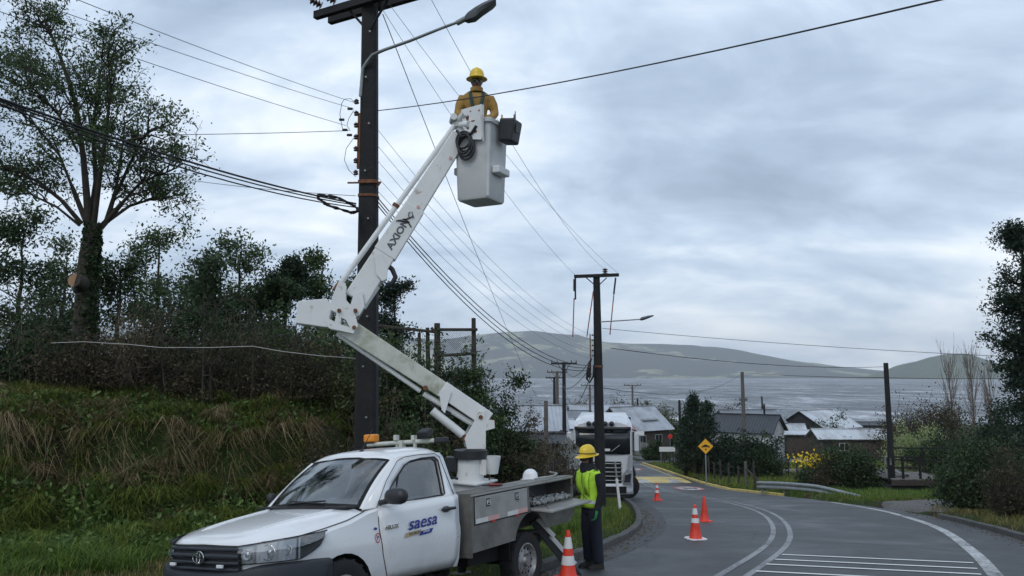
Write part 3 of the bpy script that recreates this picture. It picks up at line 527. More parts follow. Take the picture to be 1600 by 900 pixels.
# greenhouse: side frames with window openings, glass, pillars, roof, rear wall
SIDE = [(-.37, .745, 1.165), (-.66, .70, 1.415), (-.965, .645, 1.668), (-1.06, .645, 1.70), (-1.3, .652, 1.728), (-1.66, .652, 1.745), (-1.78, .65, 1.735), (-1.835, .66, 1.68), (-1.868, .73, 1.45), (-1.885, .815, 1.235), (-1.6, .825, 1.228), (-.64, .815, 1.178)]
WIN = [(-.60, .785, 1.20), (-.86, .73, 1.43), (-1.08, .695, 1.60), (-1.20, .682, 1.645), (-1.40, .675, 1.675), (-1.64, .675, 1.685), (-1.70, .685, 1.65), (-1.695, .74, 1.45), (-1.665, .805, 1.265), (-1.62, .812, 1.25), (-1.1, .80, 1.22)]
for sy in (1, -1):
    S_ = [Vector((x, sy*y, z)) for x, y, z in SIDE]; W_ = [Vector((x, sy*y, z)) for x, y, z in WIN]
    tri = geometry.tessellate_polygon([[Vector((p.x, p.z, 0)) for p in S_], [Vector((p.x, p.z, 0)) for p in W_]])
    mb = MB(); mb.add(S_+W_, [tuple(t) for t in tri]); fr_ = mb.build('cab_side', 'white_paint', pk, smooth=40, solid=.03)
    if sy > 0: fr_.modifiers['s'].offset = 0
    mb = MB(); c = sum(W_, Vector())/len(W_); mb.add([p-Vector((0, sy*.012, 0)) for p in W_]+[c-Vector((0, sy*.006, 0))], [(i, (i+1) % len(W_), len(W_)) for i in range(len(W_))]); mb.build('side_window', 'glass', pk, smooth=180)
    mb = MB(); mb.tube([p+Vector((0, sy*.014, 0)) for p in W_], .011, 6, closed=True); mb.build('window_seal', 'black_plastic', pk)
    mb = MB(); mb.tube([Vector((x, sy*(y+.02), z)) for x, y, z in ((-.52, .79, 1.18), (-.74, .722, 1.44), (-.99, .665, 1.655), (-1.12, .657, 1.695), (-1.35, .662, 1.716), (-1.66, .662, 1.728), (-1.745, .667, 1.69), (-1.80, .735, 1.45), (-1.83, .81, 1.245))], .004, 5); mb.build('door_seam', 'black_matte', pk)
    # quarter divider and mirror
    mb = MB(); mb.tube([(-.86, sy*.745, 1.22), (-.98, sy*.71, 1.53)], .012, 6); mb.build('window_divider', 'black_plastic', pk)
    mi = MB()
    prof = [(-.66, .0), (-.655, .07), (-.63, .095), (-.58, .085), (-.55, .03)]
    rg = []
    for t, k in ((0, .55), (.03, .85), (.10, 1), (.20, 1), (.255, .8), (.27, .5)):
        if sy < 0: t *= .32; k *= .8
        rg.append([Vector((-.60+.07*k*math.cos(a)+.02*t, sy*(.875+t), 1.285+.082*k*math.sin(a)*(1+.15*math.cos(a)))) for a in np.linspace(0, 2*math.pi, 17)[:-1]])
    mi.loft(rg); m_o = mi.build('mirror', 'black_plastic', pk, smooth=60)
    mb = MB(); mb.tube([(-.57, sy*.80, 1.22), (-.585, sy*.86, 1.235), (-.60, sy*.92, 1.25)], [.03, .026, .03], 8); mb.build('mirror_arm', 'black_plastic', m_o, smooth=60)
# windscreen with its black band and wiper
def ws(u, v, lift=0.0):
    y0 = -.70+1.40*u; y1 = -.605+1.21*u; k = 1-(2*u-1)**2
    a = Vector((-.375+.12*k, y0, 1.178+.03*k)); b = Vector((-.965+.05*k, y1, 1.672+.042*k)); p = a+(b-a)*v+Vector((.035, 0, .04))*math.sin(v*math.pi)*.6
    return p+Vector((.64, 0, .77))*lift
mb = MB(); mb.grid([[ws(u, v) for u in np.linspace(0, 1, 15)] for v in np.linspace(0, 1, 9)]); wsc = mb.build('windscreen', 'glass', pk, smooth=180)
mb = MB()
mb.grid([[ws(u, v, .003) for u in np.linspace(0, 1, 15)] for v in (0, .06)]); mb.grid([[ws(u, v, .003) for u in np.linspace(0, 1, 15)] for v in (.955, 1)])
for u0, u1 in ((0, .03), (.97, 1)): mb.grid([[ws(u, v, .0035) for u in (u0, u1)] for v in np.linspace(.05, .96, 9)])
mb.build('windscreen_band', 'black_matte', wsc, smooth=180, fix=False)
for u0, u1 in ((.30, .74), (.70, .27)):
    mb = MB(); mb.tube([ws(u0+(u1-u0)*t*.9, .03+.05*t, .018) for t in np.linspace(0, 1, 6)], .009, 5); mb.build('wiper', 'black_plastic', pk)
for sy in (1, -1):
    mb = MB(); a = [ws(1 if sy > 0 else 0, v) for v in np.linspace(0, 1, 9)]; b = [Vector((x, sy*y, z)) for x, y, z in ((-.37, .752, 1.165), (-.515, .731, 1.29), (-.66, .706, 1.415), (-.81, .68, 1.543), (-.965, .652, 1.668))]
    b = [b[int(i/2)] if i % 2 == 0 else (b[i//2]+b[i//2+1])/2 for i in range(9)]
    mid = [(p+q)/2+Vector((.012, sy*.012, .008)) for p, q in zip(a, b)]; mb.grid([a, mid, b]); mb.build('pillar', 'white_paint', pk, smooth=180)
rws = []
for x, dz, e in ((-.955, 0, 1.668), (-.985, .012, 1.685), (-1.06, .03, 1.706), (-1.2, .045, 1.722), (-1.4, .052, 1.736), (-1.6, .052, 1.745), (-1.74, .045, 1.744), (-1.81, .025, 1.722), (-1.845, .0, 1.68)):
    row = []
    for u in np.linspace(-1, 1, 19):
        k = 1-abs(u)**3.2; y = .662*u; xx = x+.055*(1-u*u)*(1 if x > -1.1 else .1)
        row.append(Vector((xx, y, e-.010+dz*k+.042*(1-abs(u)**5)+(0 if abs(u) < 1 else -.012))))
    rws.append(row)
mb = MB(); mb.grid(rws); mb.build('roof', 'white_paint', pk, smooth=180)
mb = MB(); mb.grid([[Vector((-1.845-.04*(1-t), u*(.655+.16*(1-t)), 1.235+.46*t)) for u in np.linspace(-1, 1, 7)] for t in np.linspace(0, 1, 5)]); rw = mb.build('rear_wall', 'white_paint', pk)
mb = MB(); mb.grid([[Vector((-1.855-.04*(1-t), u*.50, 1.235+.46*t)) for u in np.linspace(-1, 1, 3)] for t in (.12, .85)]); mb.build('rear_window', 'window_dark', rw)
# cabin inside
mb = MB(); mb.box((-.52, 0, 1.12), (.42, 1.36, .12)); mb.box((-1.2, 0, .95), (1.2, 1.4, .06)); mb.build('dashboard', 'grey_trim', pk, bevel=.03)
for sy in (1, -1):
    mb = MB(); mb.box((-1.42, sy*.36, 1.02), (.5, .5, .16)); mb.box((-1.66, sy*.36, 1.28), (.14, .48, .52), Matrix.Rotation(rad(-10), 3, 'Y')); mb.box((-1.71, sy*.36, 1.60), (.10, .26, .16)); mb.build('seat', 'seat', pk, bevel=.04)
mb = MB(); M_ = Matrix.Translation((-.92, .36, 1.20))@Matrix.Rotation(rad(-62), 4, 'Y'); mb.tube([M_@Vector((.18*math.cos(a), .18*math.sin(a), 0)) for a in np.linspace(0, 2*math.pi, 25)[:-1]], .015, 6, closed=True); mb.box(M_@Vector((0, 0, 0)), (.1, .3, .03), M_.to_3x3()); mb.build('steering_wheel', 'black_plastic', pk, smooth=60)
# nose: grille, badge, lamps, bumper
def plan(y): return float(np.interp(abs(y), WY[::-1], WX[::-1]))
def nose(y, z, off): 
    x = plan(y); e = .01; tx = plan(abs(y)+e)-x; nrm = Vector((e, -tx if y >= 0 else tx, 0)).normalized(); nrm = Vector((abs(nrm.x), math.copysign(abs(nrm.y), y), 0))
    return Vector((x, y, z))+nrm*off
mb = MB(); mb.grid([[nose(y, z0+(z1-z0)*t, .006+.012*math.sin(t*math.pi)) for y, z0, z1 in [(yy, .70, .948-.02*abs(yy)) for yy in np.linspace(-.50, .50, 15)]] for t in np.linspace(0, 1, 5)]); gr_ = mb.build('grille', 'black_plastic', pk, smooth=60)
for z in (.735, .79, .85, .91):
    mb = MB(); mb.tube([nose(y, z-.01*abs(y), .028) for y in np.linspace(-.49, .49, 13)], .017 if z != .85 else .024, 6); mb.build('grille_bar', 'bumper', gr_, smooth=60)
bx = nose(0, .835, .058)
em = MB()
def ell(rx, ry, cy=0, n=28, cx=0): return [bx+Vector((0, cx+rx*math.cos(a), cy+ry*math.sin(a))) for a in np.linspace(0, 2*math.pi, n+1)[:-1]]
em.tube(ell(.078, .053), .008, 6, closed=True); em.tube(ell(.024, .050), .006, 6, closed=True); em.tube(ell(.050, .021, .026), .006, 6, closed=True)
em.build('emblem', 'chrome', gr_, smooth=60)
mb = MB(); mb.add([bx+Vector((-.02, 0, 0))]+[p+Vector((-.02, 0, 0)) for p in ell(.078, .053)], [(0, i+1, (i+1) % 28+1) for i in range(28)]); mb.build('emblem_backing', 'black_plastic', gr_)
for yy in (-.40, .30):
    p = nose(yy, .765, .062); mb = MB(); mb.box(p, (.02, .085, .028)); mb.build('strobe_lamp', 'cone_white', pk, bevel=.004)
for sy in (1, -1):
    # headlamp: dark bowl, chrome reflectors and a clear cover that wraps round the wing
    arc = [(.475, .90), (.56, .885), (.64, .845), (.70, .78), (.755, .70), (.80, .585), (.828, .48), (.852, .33), (.862, .255)]
    def lamp(u, v, off):
        k = u*(len(arc)-1); i = min(int(k), len(arc)-2); f = k-i; y = arc[i][0]+(arc[i+1][0]-arc[i][0])*f; x = plan(y) if y < .86 else arc[i][1]+(arc[i+1][1]-arc[i][1])*f
        z0 = .772+.012*u if u < .7 else .780+.19*((u-.7)/.3)**1.3; z1 = .932+.085*u
        nrm = Vector((1-u*.85, sy*(.25+u*.7), .1)).normalized(); return Vector((x, sy*y, z0+(z1-z0)*v))+nrm*off
    mb = MB(); mb.grid([[lamp(u, v, .004) for u in np.linspace(0, 1, 19)] for v in (0, .5, 1)]); hl = mb.build('headlight', 'black_plastic', pk, smooth=60)
    mb = MB(); mb.grid([[lamp(u, v, .010) for u in np.linspace(.01, .70, 15)] for v in (.06, .35, .65, .94)]); mb.build('lamp_chrome', 'lamp_silver', hl, smooth=30)
    for u, r_ in ((.10, .05), (.36, .070), (.56, .05)):
        p = lamp(u, .5, .016); ax = Vector((1, sy*.45, .0)).normalized(); Mx = frame(p, ax.cross(Vector((0, 0, 1))), (0, 0, 1)); mb = MB(); mb.lathe([(r_, .012), (r_*.93, .014), (r_*.85, .0), (r_*.5, -.004), (r_*.2, .004), (.001, .006)], Mx@Matrix.Diagonal((1, 1, 1 if Mx.col[2].to_3d().dot(ax) > 0 else -1, 1)), 18); mb.build('reflector', 'lamp_silver' if u != .36 else 'chrome', hl, smooth=40)
    for u in (.20, .47, .66):
        mb = MB(); mb.grid([[lamp(u+d, v, .022) for d in (-.012, .012)] for v in np.linspace(.05, .95, 5)]); mb.build('lamp_divider', 'silver' if u < .6 else 'black_plastic', hl, smooth=60)
    mb = MB(); mb.grid([[lamp(u, v, .036+.012*math.sin(v*math.pi)) for u in np.linspace(0, 1, 19)] for v in np.linspace(0, 1, 5)]); mb.build('lamp_cover', 'lens', hl, smooth=180)
    mb = MB(); mb.tube([lamp(u, 1.0, .03) for u in np.linspace(0, 1, 16)], .008, 5); mb.build('lamp_seam', 'black_matte', hl)
rws = []
bpts = [(-.862, .20), (-.872, .34), (-.868, .46), (-.835, .60), (-.77, .74), (-.66, .86), (-.5, .945), (-.25, .985), (0, .99)]; bpts = bpts+[(-y, x) for y, x in bpts[-2::-1]]
prof = [(-.02, .36), (.02, .38), (.035, .48), (.045, .58), (.05, .66), (.04, .70), (-.03, .72)]
for o, z in prof:
    row = []
    for i, (y, x) in enumerate(bpts):
        a = Vector((*bpts[max(i-1, 0)][::-1], 0)); b = Vector((*bpts[min(i+1, len(bpts)-1)][::-1], 0)); tn = (b-a).normalized(); nr = Vector((tn.y, -tn.x, 0)); nr = nr if nr.x >= -.3 and nr.dot(Vector((.4+x, y, 0))) > 0 else -nr
        lift = .055*max(0, min(1, (abs(y)-.45)/.25))*(1 if z > .6 else 0)
        row.append(Vector((x, y, z+lift))+nr*o)
    rws.append(row)
mb = MB(); mb.grid(rws); bp_ = mb.build('front_bumper', 'bumper', pk, smooth=50, solid=.01)
mb = MB(); mb.box((1.02, 0, .50), (.03, 1.0, .14)); mb.build('air_intake', 'black_matte', bp_, bevel=.01)
# roof aerial
mb = MB(); mb.lathe([(.032, 0), (.026, .02), (.012, .035)], Matrix.Translation((-1.12, .02, 1.775)), 10, cap=True); mb.tube([(-1.12, .02, 1.80), (-1.31, .02, 2.05)], [.006, .003], 5); mb.build('aerial', 'black_plastic', pk, smooth=50)
# side badges and lettering
MS = frame((0, 0, 0), (-1, 0, 0), (0, 0, 1))
text_mesh('saesa', .185, .001, Matrix.Translation((-1.175, .8875, .985))@Matrix.Rotation(rad(3.5), 4, 'Y')@MS, 'lettering', 'logo_blue', pk, shear=.28, bold=.0025, sx=1.25, spacing=1.02)
for x0, x1, mt in ((-.88, -1.13, 'logo_tan'), (-1.13, -1.34, 'logo_blue')):
    mb = MB(); mb.add([(x0+.02, .8875, .842), (x1+.02, .8885, .859), (x1-.02, .8885, .907), (x0-.02, .8875, .890)], [(0, 1, 2, 3)]); sb = mb.build('logo_band', mt, pk, solid=.001)
text_mesh('UN GRUPO', .038, .0006, Matrix.Translation((-1.04, .8905, .877))@Matrix.Rotation(rad(3.5), 4, 'Y')@MS, 'lettering', 'letter_grey', pk, bold=.0006); text_mesh('SAESA', .042, .0006, Matrix.Translation((-1.235, .8905, .885))@Matrix.Rotation(rad(3.5), 4, 'Y')@MS, 'lettering', 'sticker_white', pk, bold=.0006)
text_mesh('HILUX', .058, .004, Matrix.Translation((-.665, .889, .972))@Matrix.Rotation(rad(2), 4, 'Y')@MS, 'lettering', 'chrome', pk, bold=.0015, sx=1.25)
mb = MB()
for r0, r1, mt in ((.044, .0345, 1), (.0345, .001, 0)): mb.loft([[Vector((-.462+r*math.cos(a)*.8, .878+(.001 if mt else 0), .882+r*math.sin(a)*1.15)) for a in np.linspace(0, 2*math.pi, 21)[:-1]] for r in (r0, r1)], mt, cap=False)
pst = mb.build('permit_sticker', ['sticker_white', 'sign_red'], pk); text_mesh('P', .055, .0006, Matrix.Translation((-.462, .8795, .882))@MS, 'sticker_letter', 'logo_blue', pst, bold=.001)
mb = MB(); mb.lathe([(.02, 0), (.016, .006), (.001, .008)], Matrix.Translation((-.435, .872, .975))@Matrix.Rotation(-math.pi/2, 4, 'X')@Matrix.Diagonal((1.2, .7, 1, 1)), 14); mb.build('side_indicator', 'logo_blue', pk, smooth=60)
# wheels
def wheel(x, y, z, sy, r=.37, wd=.24, steer=0.0):
    M_ = Matrix.Translation((x, y, z))@Matrix.Rotation(steer, 4, 'Z')@Matrix.Rotation(-sy*math.pi/2, 4, 'X')
    wl = empty('wheel'); wl.parent = pk
    t_ = MB(); t_.lathe([(r*.60, -wd*.40), (r*.80, -wd*.5), (r*.95, -wd*.47), (r, -wd*.36), (r, wd*.36), (r*.95, wd*.47), (r*.80, wd*.5), (r*.62, wd*.42), (r*.60, wd*.3)], M_, 36); t_.build('tyre', 'rubber', wl, smooth=40)
    b_ = MB()
    for k in range(36):
        a = 2*math.pi*k/36; b_.box(M_@Vector((r*math.cos(a), r*math.sin(a), (.25 if k % 2 else -.25)*wd)), (.02, .035, wd*.36), (M_@Matrix.Rotation(a, 4, 'Z')).to_3x3())
    b_.build('tread_blocks', 'rubber', wl)
    r_ = MB(); R0 = r*.60; r_.lathe([(R0, wd*.28), (R0*1.03, wd*.42), (R0*.96, wd*.43), (R0*.90, wd*.30), (R0*.80, wd*.22), (R0*.60, wd*.27), (R0*.42, wd*.34), (R0*.36, wd*.30), (R0*.30, wd*.42), (R0*.26, wd*.46), (.001, wd*.46)], M_, 30); rm = r_.build('rim', 'rim', wl, smooth=35)
    for k in range(12):
        a = 2*math.pi*k/12; h_ = MB(); h_.lathe([(.001, .003), (.019, .003), (.019, -.004)], M_@Matrix.Translation((R0*.72*math.cos(a), R0*.72*math.sin(a), wd*.247)), 8); h_.build('vent_hole', 'black_matte', rm)
    for k in range(6):
        a = 2*math.pi*k/6; h_ = MB(); h_.lathe([(.011, -.01), (.011, .014), (.001, .014)], M_@Matrix.Translation((R0*.42*math.cos(a), R0*.42*math.sin(a), wd*.34)), 6); h_.build('wheel_nut', 'steel', rm)
    return wl
for sy in (1, -1):
    wheel(0, sy*.765, .355, sy); wheel(-3.36, sy*.765, .315, sy)
mb = MB(); mb.beam((.7, .42, .45), (-4.4, .42, .52), .09, .14); mb.beam((.7, -.42, .45), (-4.4, -.42, .52), .09, .14); mb.tube([(-3.36, -.7, .32), (-3.36, .7, .32)], .06, 8); mb.box((-2.6, .55, .48), (.7, .3, .22)); mb.build('chassis', 'black_matte', pk)
mb = MB(); mb.box((-3.36, .60, .66), (.86, .5, .03)); mb.box((-2.93, .62, .52), (.02, .5, .28)); mb.build('wheel_housing', 'black_matte', pk)
# ---- aluminium service body: rises slightly towards the tail
def tz(x, z): return z+.055*(-2.03-x)
def tp(x, y, z): return Vector((x, y, tz(x, z)))
def tbox(mb_, x0, x1, y0, y1, z0, z1, m=0):
    vs = [tp(x, y, z) for z in (z0, z1) for x, y in ((x0, y0), (x1, y0), (x1, y1), (x0, y1))]
    return mb_.add(vs, [(0,3,2,1),(4,5,6,7),(0,1,5,4),(1,2,6,5),(2,3,7,6),(3,0,4,7)], m)
for sy in (1, -1):
    YO, YI = sy*.93, sy*.46
    arch = [(-3.38+.43*math.cos(a), .40+.46*math.sin(a)) for a in np.linspace(rad(28), rad(152), 14)]
    outer = [(-2.03, 1.225), (-2.03, .555), (-2.985, .56)]+arch+[(-3.80, .60), (-4.45, .60), (-4.60, .70), (-4.60, 1.225)]
    # arch points run front to back
    hole = [(-3.36, 1.195), (-3.38, .915), (-4.53, .925), (-4.555, 1.19)]
    if sy > 0: tri = geometry.tessellate_polygon([[Vector((a, b, 0)) for a, b in outer], [Vector((a, b, 0)) for a, b in hole]]); pts = outer+hole
    else: tri = geometry.tessellate_polygon([[Vector((a, b, 0)) for a, b in outer]]); pts = outer
    mb = MB(); mb.add([tp(a, YO, b) for a, b in pts], [tuple(t) for t in tri]); sb = mb.build('side_panel', 'tread', pk, solid=.004)
    mb = MB(); tbox(mb, -2.028, -4.60, YI, YO+sy*.004, 1.226, 1.236); tbox(mb, -2.028, -2.034, YI, YO-sy*.004, .555, 1.225); tbox(mb, -4.592, -4.598, YI, YO-sy*.004, .70, 1.225); mb.build('toolbox_lid', 'tread', pk)
    mb = MB(); tbox(mb, -2.04, -4.59, YI-sy*.004, YI+sy*.004, .58, 1.22); tbox(mb, -3.34, -4.56, YI+sy*.01, YO-sy*.01, .895, .905); tbox(mb, -3.335, -3.345, YI+sy*.01, YO-sy*.006, .90, 1.222); mb.build('toolbox_inside', 'grey_trim', pk)
    mb = MB(); tbox(mb, -2.03, -4.60, YO-sy*.02, YO+sy*.010, 1.205, 1.226); mb.build('edge_trim', 'alu', pk)
    hx0, hx1, hz0, hz1 = -2.10, -3.30, .875, 1.185
    mb = MB(); tbox(mb, hx0, hx1, YO+sy*.003, YO+sy*.012, hz0, hz1); hd = mb.build('hatch', 'alu_smooth', pk, bevel=.004)
    mb = MB(); tbox(mb, hx0+.012, hx1-.012, YO+sy*.0005, YO+sy*.006, hz0-.012, hz1+.012); mb.build('hatch_seal', 'black_matte', pk)
    for lx in (-2.37, -3.04):
        mb = MB(); tbox(mb, lx-.055, lx+.055, YO+sy*.012, YO+sy*.018, 1.04, 1.165); lt = mb.build('latch_plate', 'steel', hd, bevel=.01)
        mb = MB(); tbox(mb, lx-.04, lx+.04, YO+sy*.0185, YO+sy*.020, 1.055, 1.15); mb.build('latch_recess', 'black_matte', hd)
        mb = MB(); mb.tube([tp(lx-.03, YO+sy*.02, 1.13), tp(lx-.03, YO+sy*.03, 1.075), tp(lx+.03, YO+sy*.03, 1.075), tp(lx+.03, YO+sy*.02, 1.13)], .008, 6); tbox(mb, lx-.025, lx+.025, YO+sy*.02, YO+sy*.03, 1.10, 1.14); mb.build('latch_handle', 'steel', hd)
    for x0, x1, mt in ((-2.11, -2.36, 'tape_white'), (-2.36, -2.62, 'tape_pink'), (-2.80, -3.05, 'tape_white'), (-3.05, -3.29, 'tape_pink')):
        mb = MB(); tbox(mb, x0, x1, YO+sy*.0125, YO+sy*.0145, .880, .935); mb.build('reflective_tape', mt, hd)
    for x0 in (-2.45, -3.0):
        mb = MB(); tbox(mb, x0, x0-.07, YO+sy*.006, YO+sy*.016, .855, .873); mb.build('hinge', 'red_plastic' , hd)
# bed floor, cross wall behind the cab
mb = MB(); tbox(mb, -2.04, -4.6, -.455, .455, .70, .72); tbox(mb, -4.58, -4.6, -.455, .455, .722, 1.0); mb.build('bed_floor', 'tread', pk)
mb = MB(); tbox(mb, -2.035, -2.04, -.93, .93, .50, .70); mb.build('front_wall', 'tread', pk)
# the open compartment's door folded down flat
mb = MB(); a0 = tp(-3.38, .935, .905); a1 = tp(-4.535, .935, .915); mb.add([a0, a1, a1+Vector((0, .33, -.03)), a0+Vector((0, .33, -.03)), a0+Vector((0, 0, -.03)), a1+Vector((0, 0, -.03)), a1+Vector((0, .33, -.06)), a0+Vector((0, .33, -.06))], [(0,1,2,3),(7,6,5,4),(0,4,5,1),(1,5,6,2),(2,6,7,3),(3,7,4,0)]); fd = mb.build('folded_hatch', 'alu_smooth', pk, bevel=.006)
for lx, t_ in ((-3.4, 0), (-4.52, 1)):
    mb = MB(); mb.tube([tp(lx, .925, 1.12), tp(lx, 1.20, .90)], .006, 5); mb.build('stay_cable', 'cable', fd)
# hose lying on the lid, stabiliser legs, rear lamps
mb = MB(); mb.tube([tp(-3.75, .80, 1.26), tp(-4.0, .86, 1.262), tp(-4.3, .80, 1.26), tp(-4.55, .70, 1.27), tp(-4.6, .55, 1.29)], .014, 6); mb.build('lid_rail', 'alu', pk, smooth=60)
for sy in (1, -1):
    mb = MB(); mb.beam((-4.05, sy*.55, .78), (-4.42, sy*1.03, -.02), .12, .12, m=0); ot = mb.build('stabiliser_leg', 'bumper', pk, bevel=.008)
    mb = MB(); mb.beam((-4.16, sy*.76, .56), (-4.36, sy*1.03, .16), .075, .06); mb.beam((-4.0, sy*.66, .80), (-4.15, sy*.83, .55), .06, .06); mb.build('stabiliser_cylinder', 'boom_white', ot, bevel=.005)
    mb = MB(); mb.box((-4.42, sy*1.04, -.04), (.24, .24, .03)); mb.build('foot_pad', 'steel', ot)
# rack bar over the cab back with beacon and work lamps
mb = MB(); mb.tube([(-2.12, -.82, 1.90), (-2.12, .45, 1.90)], .03, 8); mb.tube([(-2.12, -.30, 1.2), (-2.12, -.30, 1.97)], .024, 8); mb.tube([(-2.12, .0, 1.2), (-2.12, .0, 1.95)], .024, 8); mb.box((-2.1, -.30, 1.97), (.06, .05, .07)); mb.box((-2.1, .0, 1.95), (.06, .05, .07)); mb.box((-2.1, -.2, 1.86), (.07, .06, .14)); rk = mb.build('rack', 'boom_moss', pk, smooth=60)
mb = MB(); mb.box((-2.12, -.76, 1.985), (.12, .19, .105)); bc = mb.build('beacon', 'amber', pk, bevel=.02); mb = MB(); mb.box((-2.12, -.76, 1.93), (.09, .15, .02)); mb.build('beacon_base', 'black_plastic', bc)
mb = MB(); mb.box((-2.08, .20, 2.0), (.14, .17, .09), Matrix.Rotation(rad(25), 3, 'Y')); mb.box((-2.1, .45, 1.9), (.12, .16, .07)); mb.build('work_lamp', 'black_plastic', pk, bevel=.015)
# ---- pedestal, turntable and booms, laid out in a vertical plane through the mast
MAST = TM@Vector((-3.20, 0, 1.2)); BD = Vector((-.985, -.17, 0)); BN = BD.cross(Vector((0, 0, 1))).normalized()
if BN.y > 0: BN = -BN        # BN points to the camera
def bp3(px, py, off=0.0): return pt_plane(px, py, MAST+BN*off, BN)
def poly_plate(mb_, pts, o0, o1, m=0):
    A = [bp3(*p) for p in pts]; a = [p+BN*o0 for p in A]; b = [p+BN*o1 for p in A]; n = len(A); ex = BD; 
    tri = geometry.tessellate_polygon([[Vector((p.dot(ex), p.z, 0)) for p in A]])
    return mb_.add(a+b, [tuple(t) for t in tri]+[tuple(i+n for i in t[::-1]) for t in tri]+[(k, (k+1) % n, n+(k+1) % n, n+k) for k in range(n)], m)
B0 = bp3(735, 700)
def cyl_v(mb_, p, r, z0, z1, seg=20, m=0): return mb_.lathe([(.001, z0), (r, z0), (r, z1), (.001, z1)], Matrix.Translation((p.x, p.y, 0)), seg, m)
mz = lambda py: bp3(735, py).z
mb = MB(); mb.box((B0.x, B0.y, mz(778)), (.46, .46, mz(750)-mz(800)), Matrix.Rotation(rad(-30), 3, 'Z')); mb.box((B0.x, B0.y, mz(752)), (.56, .56, .03), Matrix.Rotation(rad(-30), 3, 'Z')); ped = mb.build('pedestal', 'boom_white', pk, TI, bevel=.01)
mb = MB(); cyl_v(mb, B0, .19, mz(752), mz(716)); mb.build('mast_drum', 'boom_white', pk, TI, smooth=40)
mb = MB(); cyl_v(mb, B0, .235, mz(716), mz(703), 28); mb.build('slew_ring', 'black_plastic', pk, TI, smooth=40)
mb = MB(); mb.box(B0+Vector((.18, -.16, mz(728)-B0.z)), (.02, .13, .20), Matrix.Rotation(rad(40), 3, 'Z')); mb.build('rating_plate', 'sticker_white', pk, TI)
mb = MB(); mb.box(B0+Vector((-.26, .0, mz(725)-B0.z)), (.16, .2, .2)); mb.tube([B0+Vector((-.16, -.2, mz(745)-B0.z)), B0+Vector((-.28, -.32, mz(740)-B0.z)), B0+Vector((-.33, -.28, mz(765)-B0.z)), B0+Vector((-.15, -.2, mz(778)-B0.z))], .02, 6); mb.build('slew_motor', 'black_plastic', pk, TI, bevel=.02)
mb = MB(); mb.lathe([(.001, 0), (.09, 0), (.13, .24), (.12, .24), (.085, .02)], Matrix.Translation(bp3(768, 740)), 14); mb.build('waste_pail', 'boom_white', pk, TI, smooth=40)
mb = MB(); mb.tube([bp3(763, 760), bp3(766, 738)], .012, 6); mb.build('pail_bracket', 'rust', pk, TI)
# turntable cheeks
for s_ in (-.13, .13):
    mb = MB(); poly_plate(mb, [(728, 700), (724, 684), (738, 660), (744, 642), (755, 640), (757, 655), (770, 656), (771, 668), (757, 672), (757, 700)], s_-.012, s_+.012); mb.build('turret_cheek', 'boom_white', pk, TI, bevel=.004)
mb = MB(); mb.tube([bp3(727, 685)-BN*.14, bp3(727, 685)+BN*.14], .05, 10); mb.tube([bp3(749, 651)-BN*.16, bp3(749, 651)+BN*.16], .03, 10); mb.box(bp3(763, 662), (.16, .24, .10), frame((0, 0, 0), BD, BN).to_3x3()); mb.build('turret_pins', 'rust', pk, TI, smooth=40)
# lower boom: box section, wider knuckle end
def boom(mb_, a, b, h0, h1, wd, m=0):
    A, B_ = bp3(*a), bp3(*b); d = (B_-A).normalized(); u = BN.cross(d); u = u if u.z > 0 else -u
    rr = []
    for p, h in ((A, h0), (B_, h1)):
        rr.append([p+u*(h/2)*q+BN*(wd/2)*k for k, q in ((1, 1), (1, -1), (-1, -1), (-1, 1))])
    return mb_.loft(rr, m)
mb = MB(); boom(mb, (756, 651), (536, 508), .20, .27, .20); lb = mb.build('lower_boom', 'boom_moss', pk, TI, bevel=.012)
mb = MB(); boom(mb, (762, 656), (690, 607), .225, .225, .222); mb.build('boom_sleeve', 'boom_white', lb, TI, bevel=.01)
mb = MB(); poly_plate(mb, [(467, 472), (512, 468), (521, 482), (514, 513), (463, 506)], -.15, .15); kb = mb.build('knuckle_box', 'boom_white', pk, TI, bevel=.015)
for s_ in (-.16, .16):
    # side plate of the knuckle with two openings
    Po = [(520, 466), (531, 440), (541, 445), (541, 470), (552, 482), (560, 510), (553, 522), (515, 514), (511, 502)]; h1 = [(518, 486), (527, 490), (524, 504), (515, 499)]; h2 = [(534, 497), (541, 501), (548, 513), (533, 508)]
    PA = [bp3(*p)+BN*s_ for p in Po+h1+h2]; f2 = lambda l: [Vector((bp3(*p).dot(BD), bp3(*p).z, 0)) for p in l]
    tri = geometry.tessellate_polygon([f2(Po), f2(h1), f2(h2)]); mb = MB(); mb.add(PA, [tuple(t) for t in tri]); mb.build('knuckle_plate', 'boom_white', kb, TI, solid=.012)
mb = MB()
for p in ((531, 487), (556, 487), (554, 513)): mb.tube([bp3(*p)-BN*.2, bp3(*p)+BN*.2], .028, 10)
mb.build('knuckle_pins', 'rust', pk, TI, smooth=40)
mb = MB(); mb.tube([bp3(526, 521), bp3(657, 611)], .035, 10); mb.build('leveling_rod', 'boom_white', pk, TI, smooth=40)
mb = MB(); mb.tube([bp3(664, 606)-BN*.06, bp3(664, 606)+BN*.12], .035, 10); mb.build('rod_joint', 'rust', pk, TI, smooth=40)
mb = MB(); mb.tube([bp3(662, 615), bp3(741, 664)], .042, 10); mb.build('leveling_rod', 'boom_white', pk, TI, smooth=40)
mb = MB(); mb.tube([bp3(675, 641)+BN*.07, bp3(722, 679)+BN*.07], .058, 12); lc = mb.build('lift_cylinder', 'boom_white', pk, TI, smooth=40)
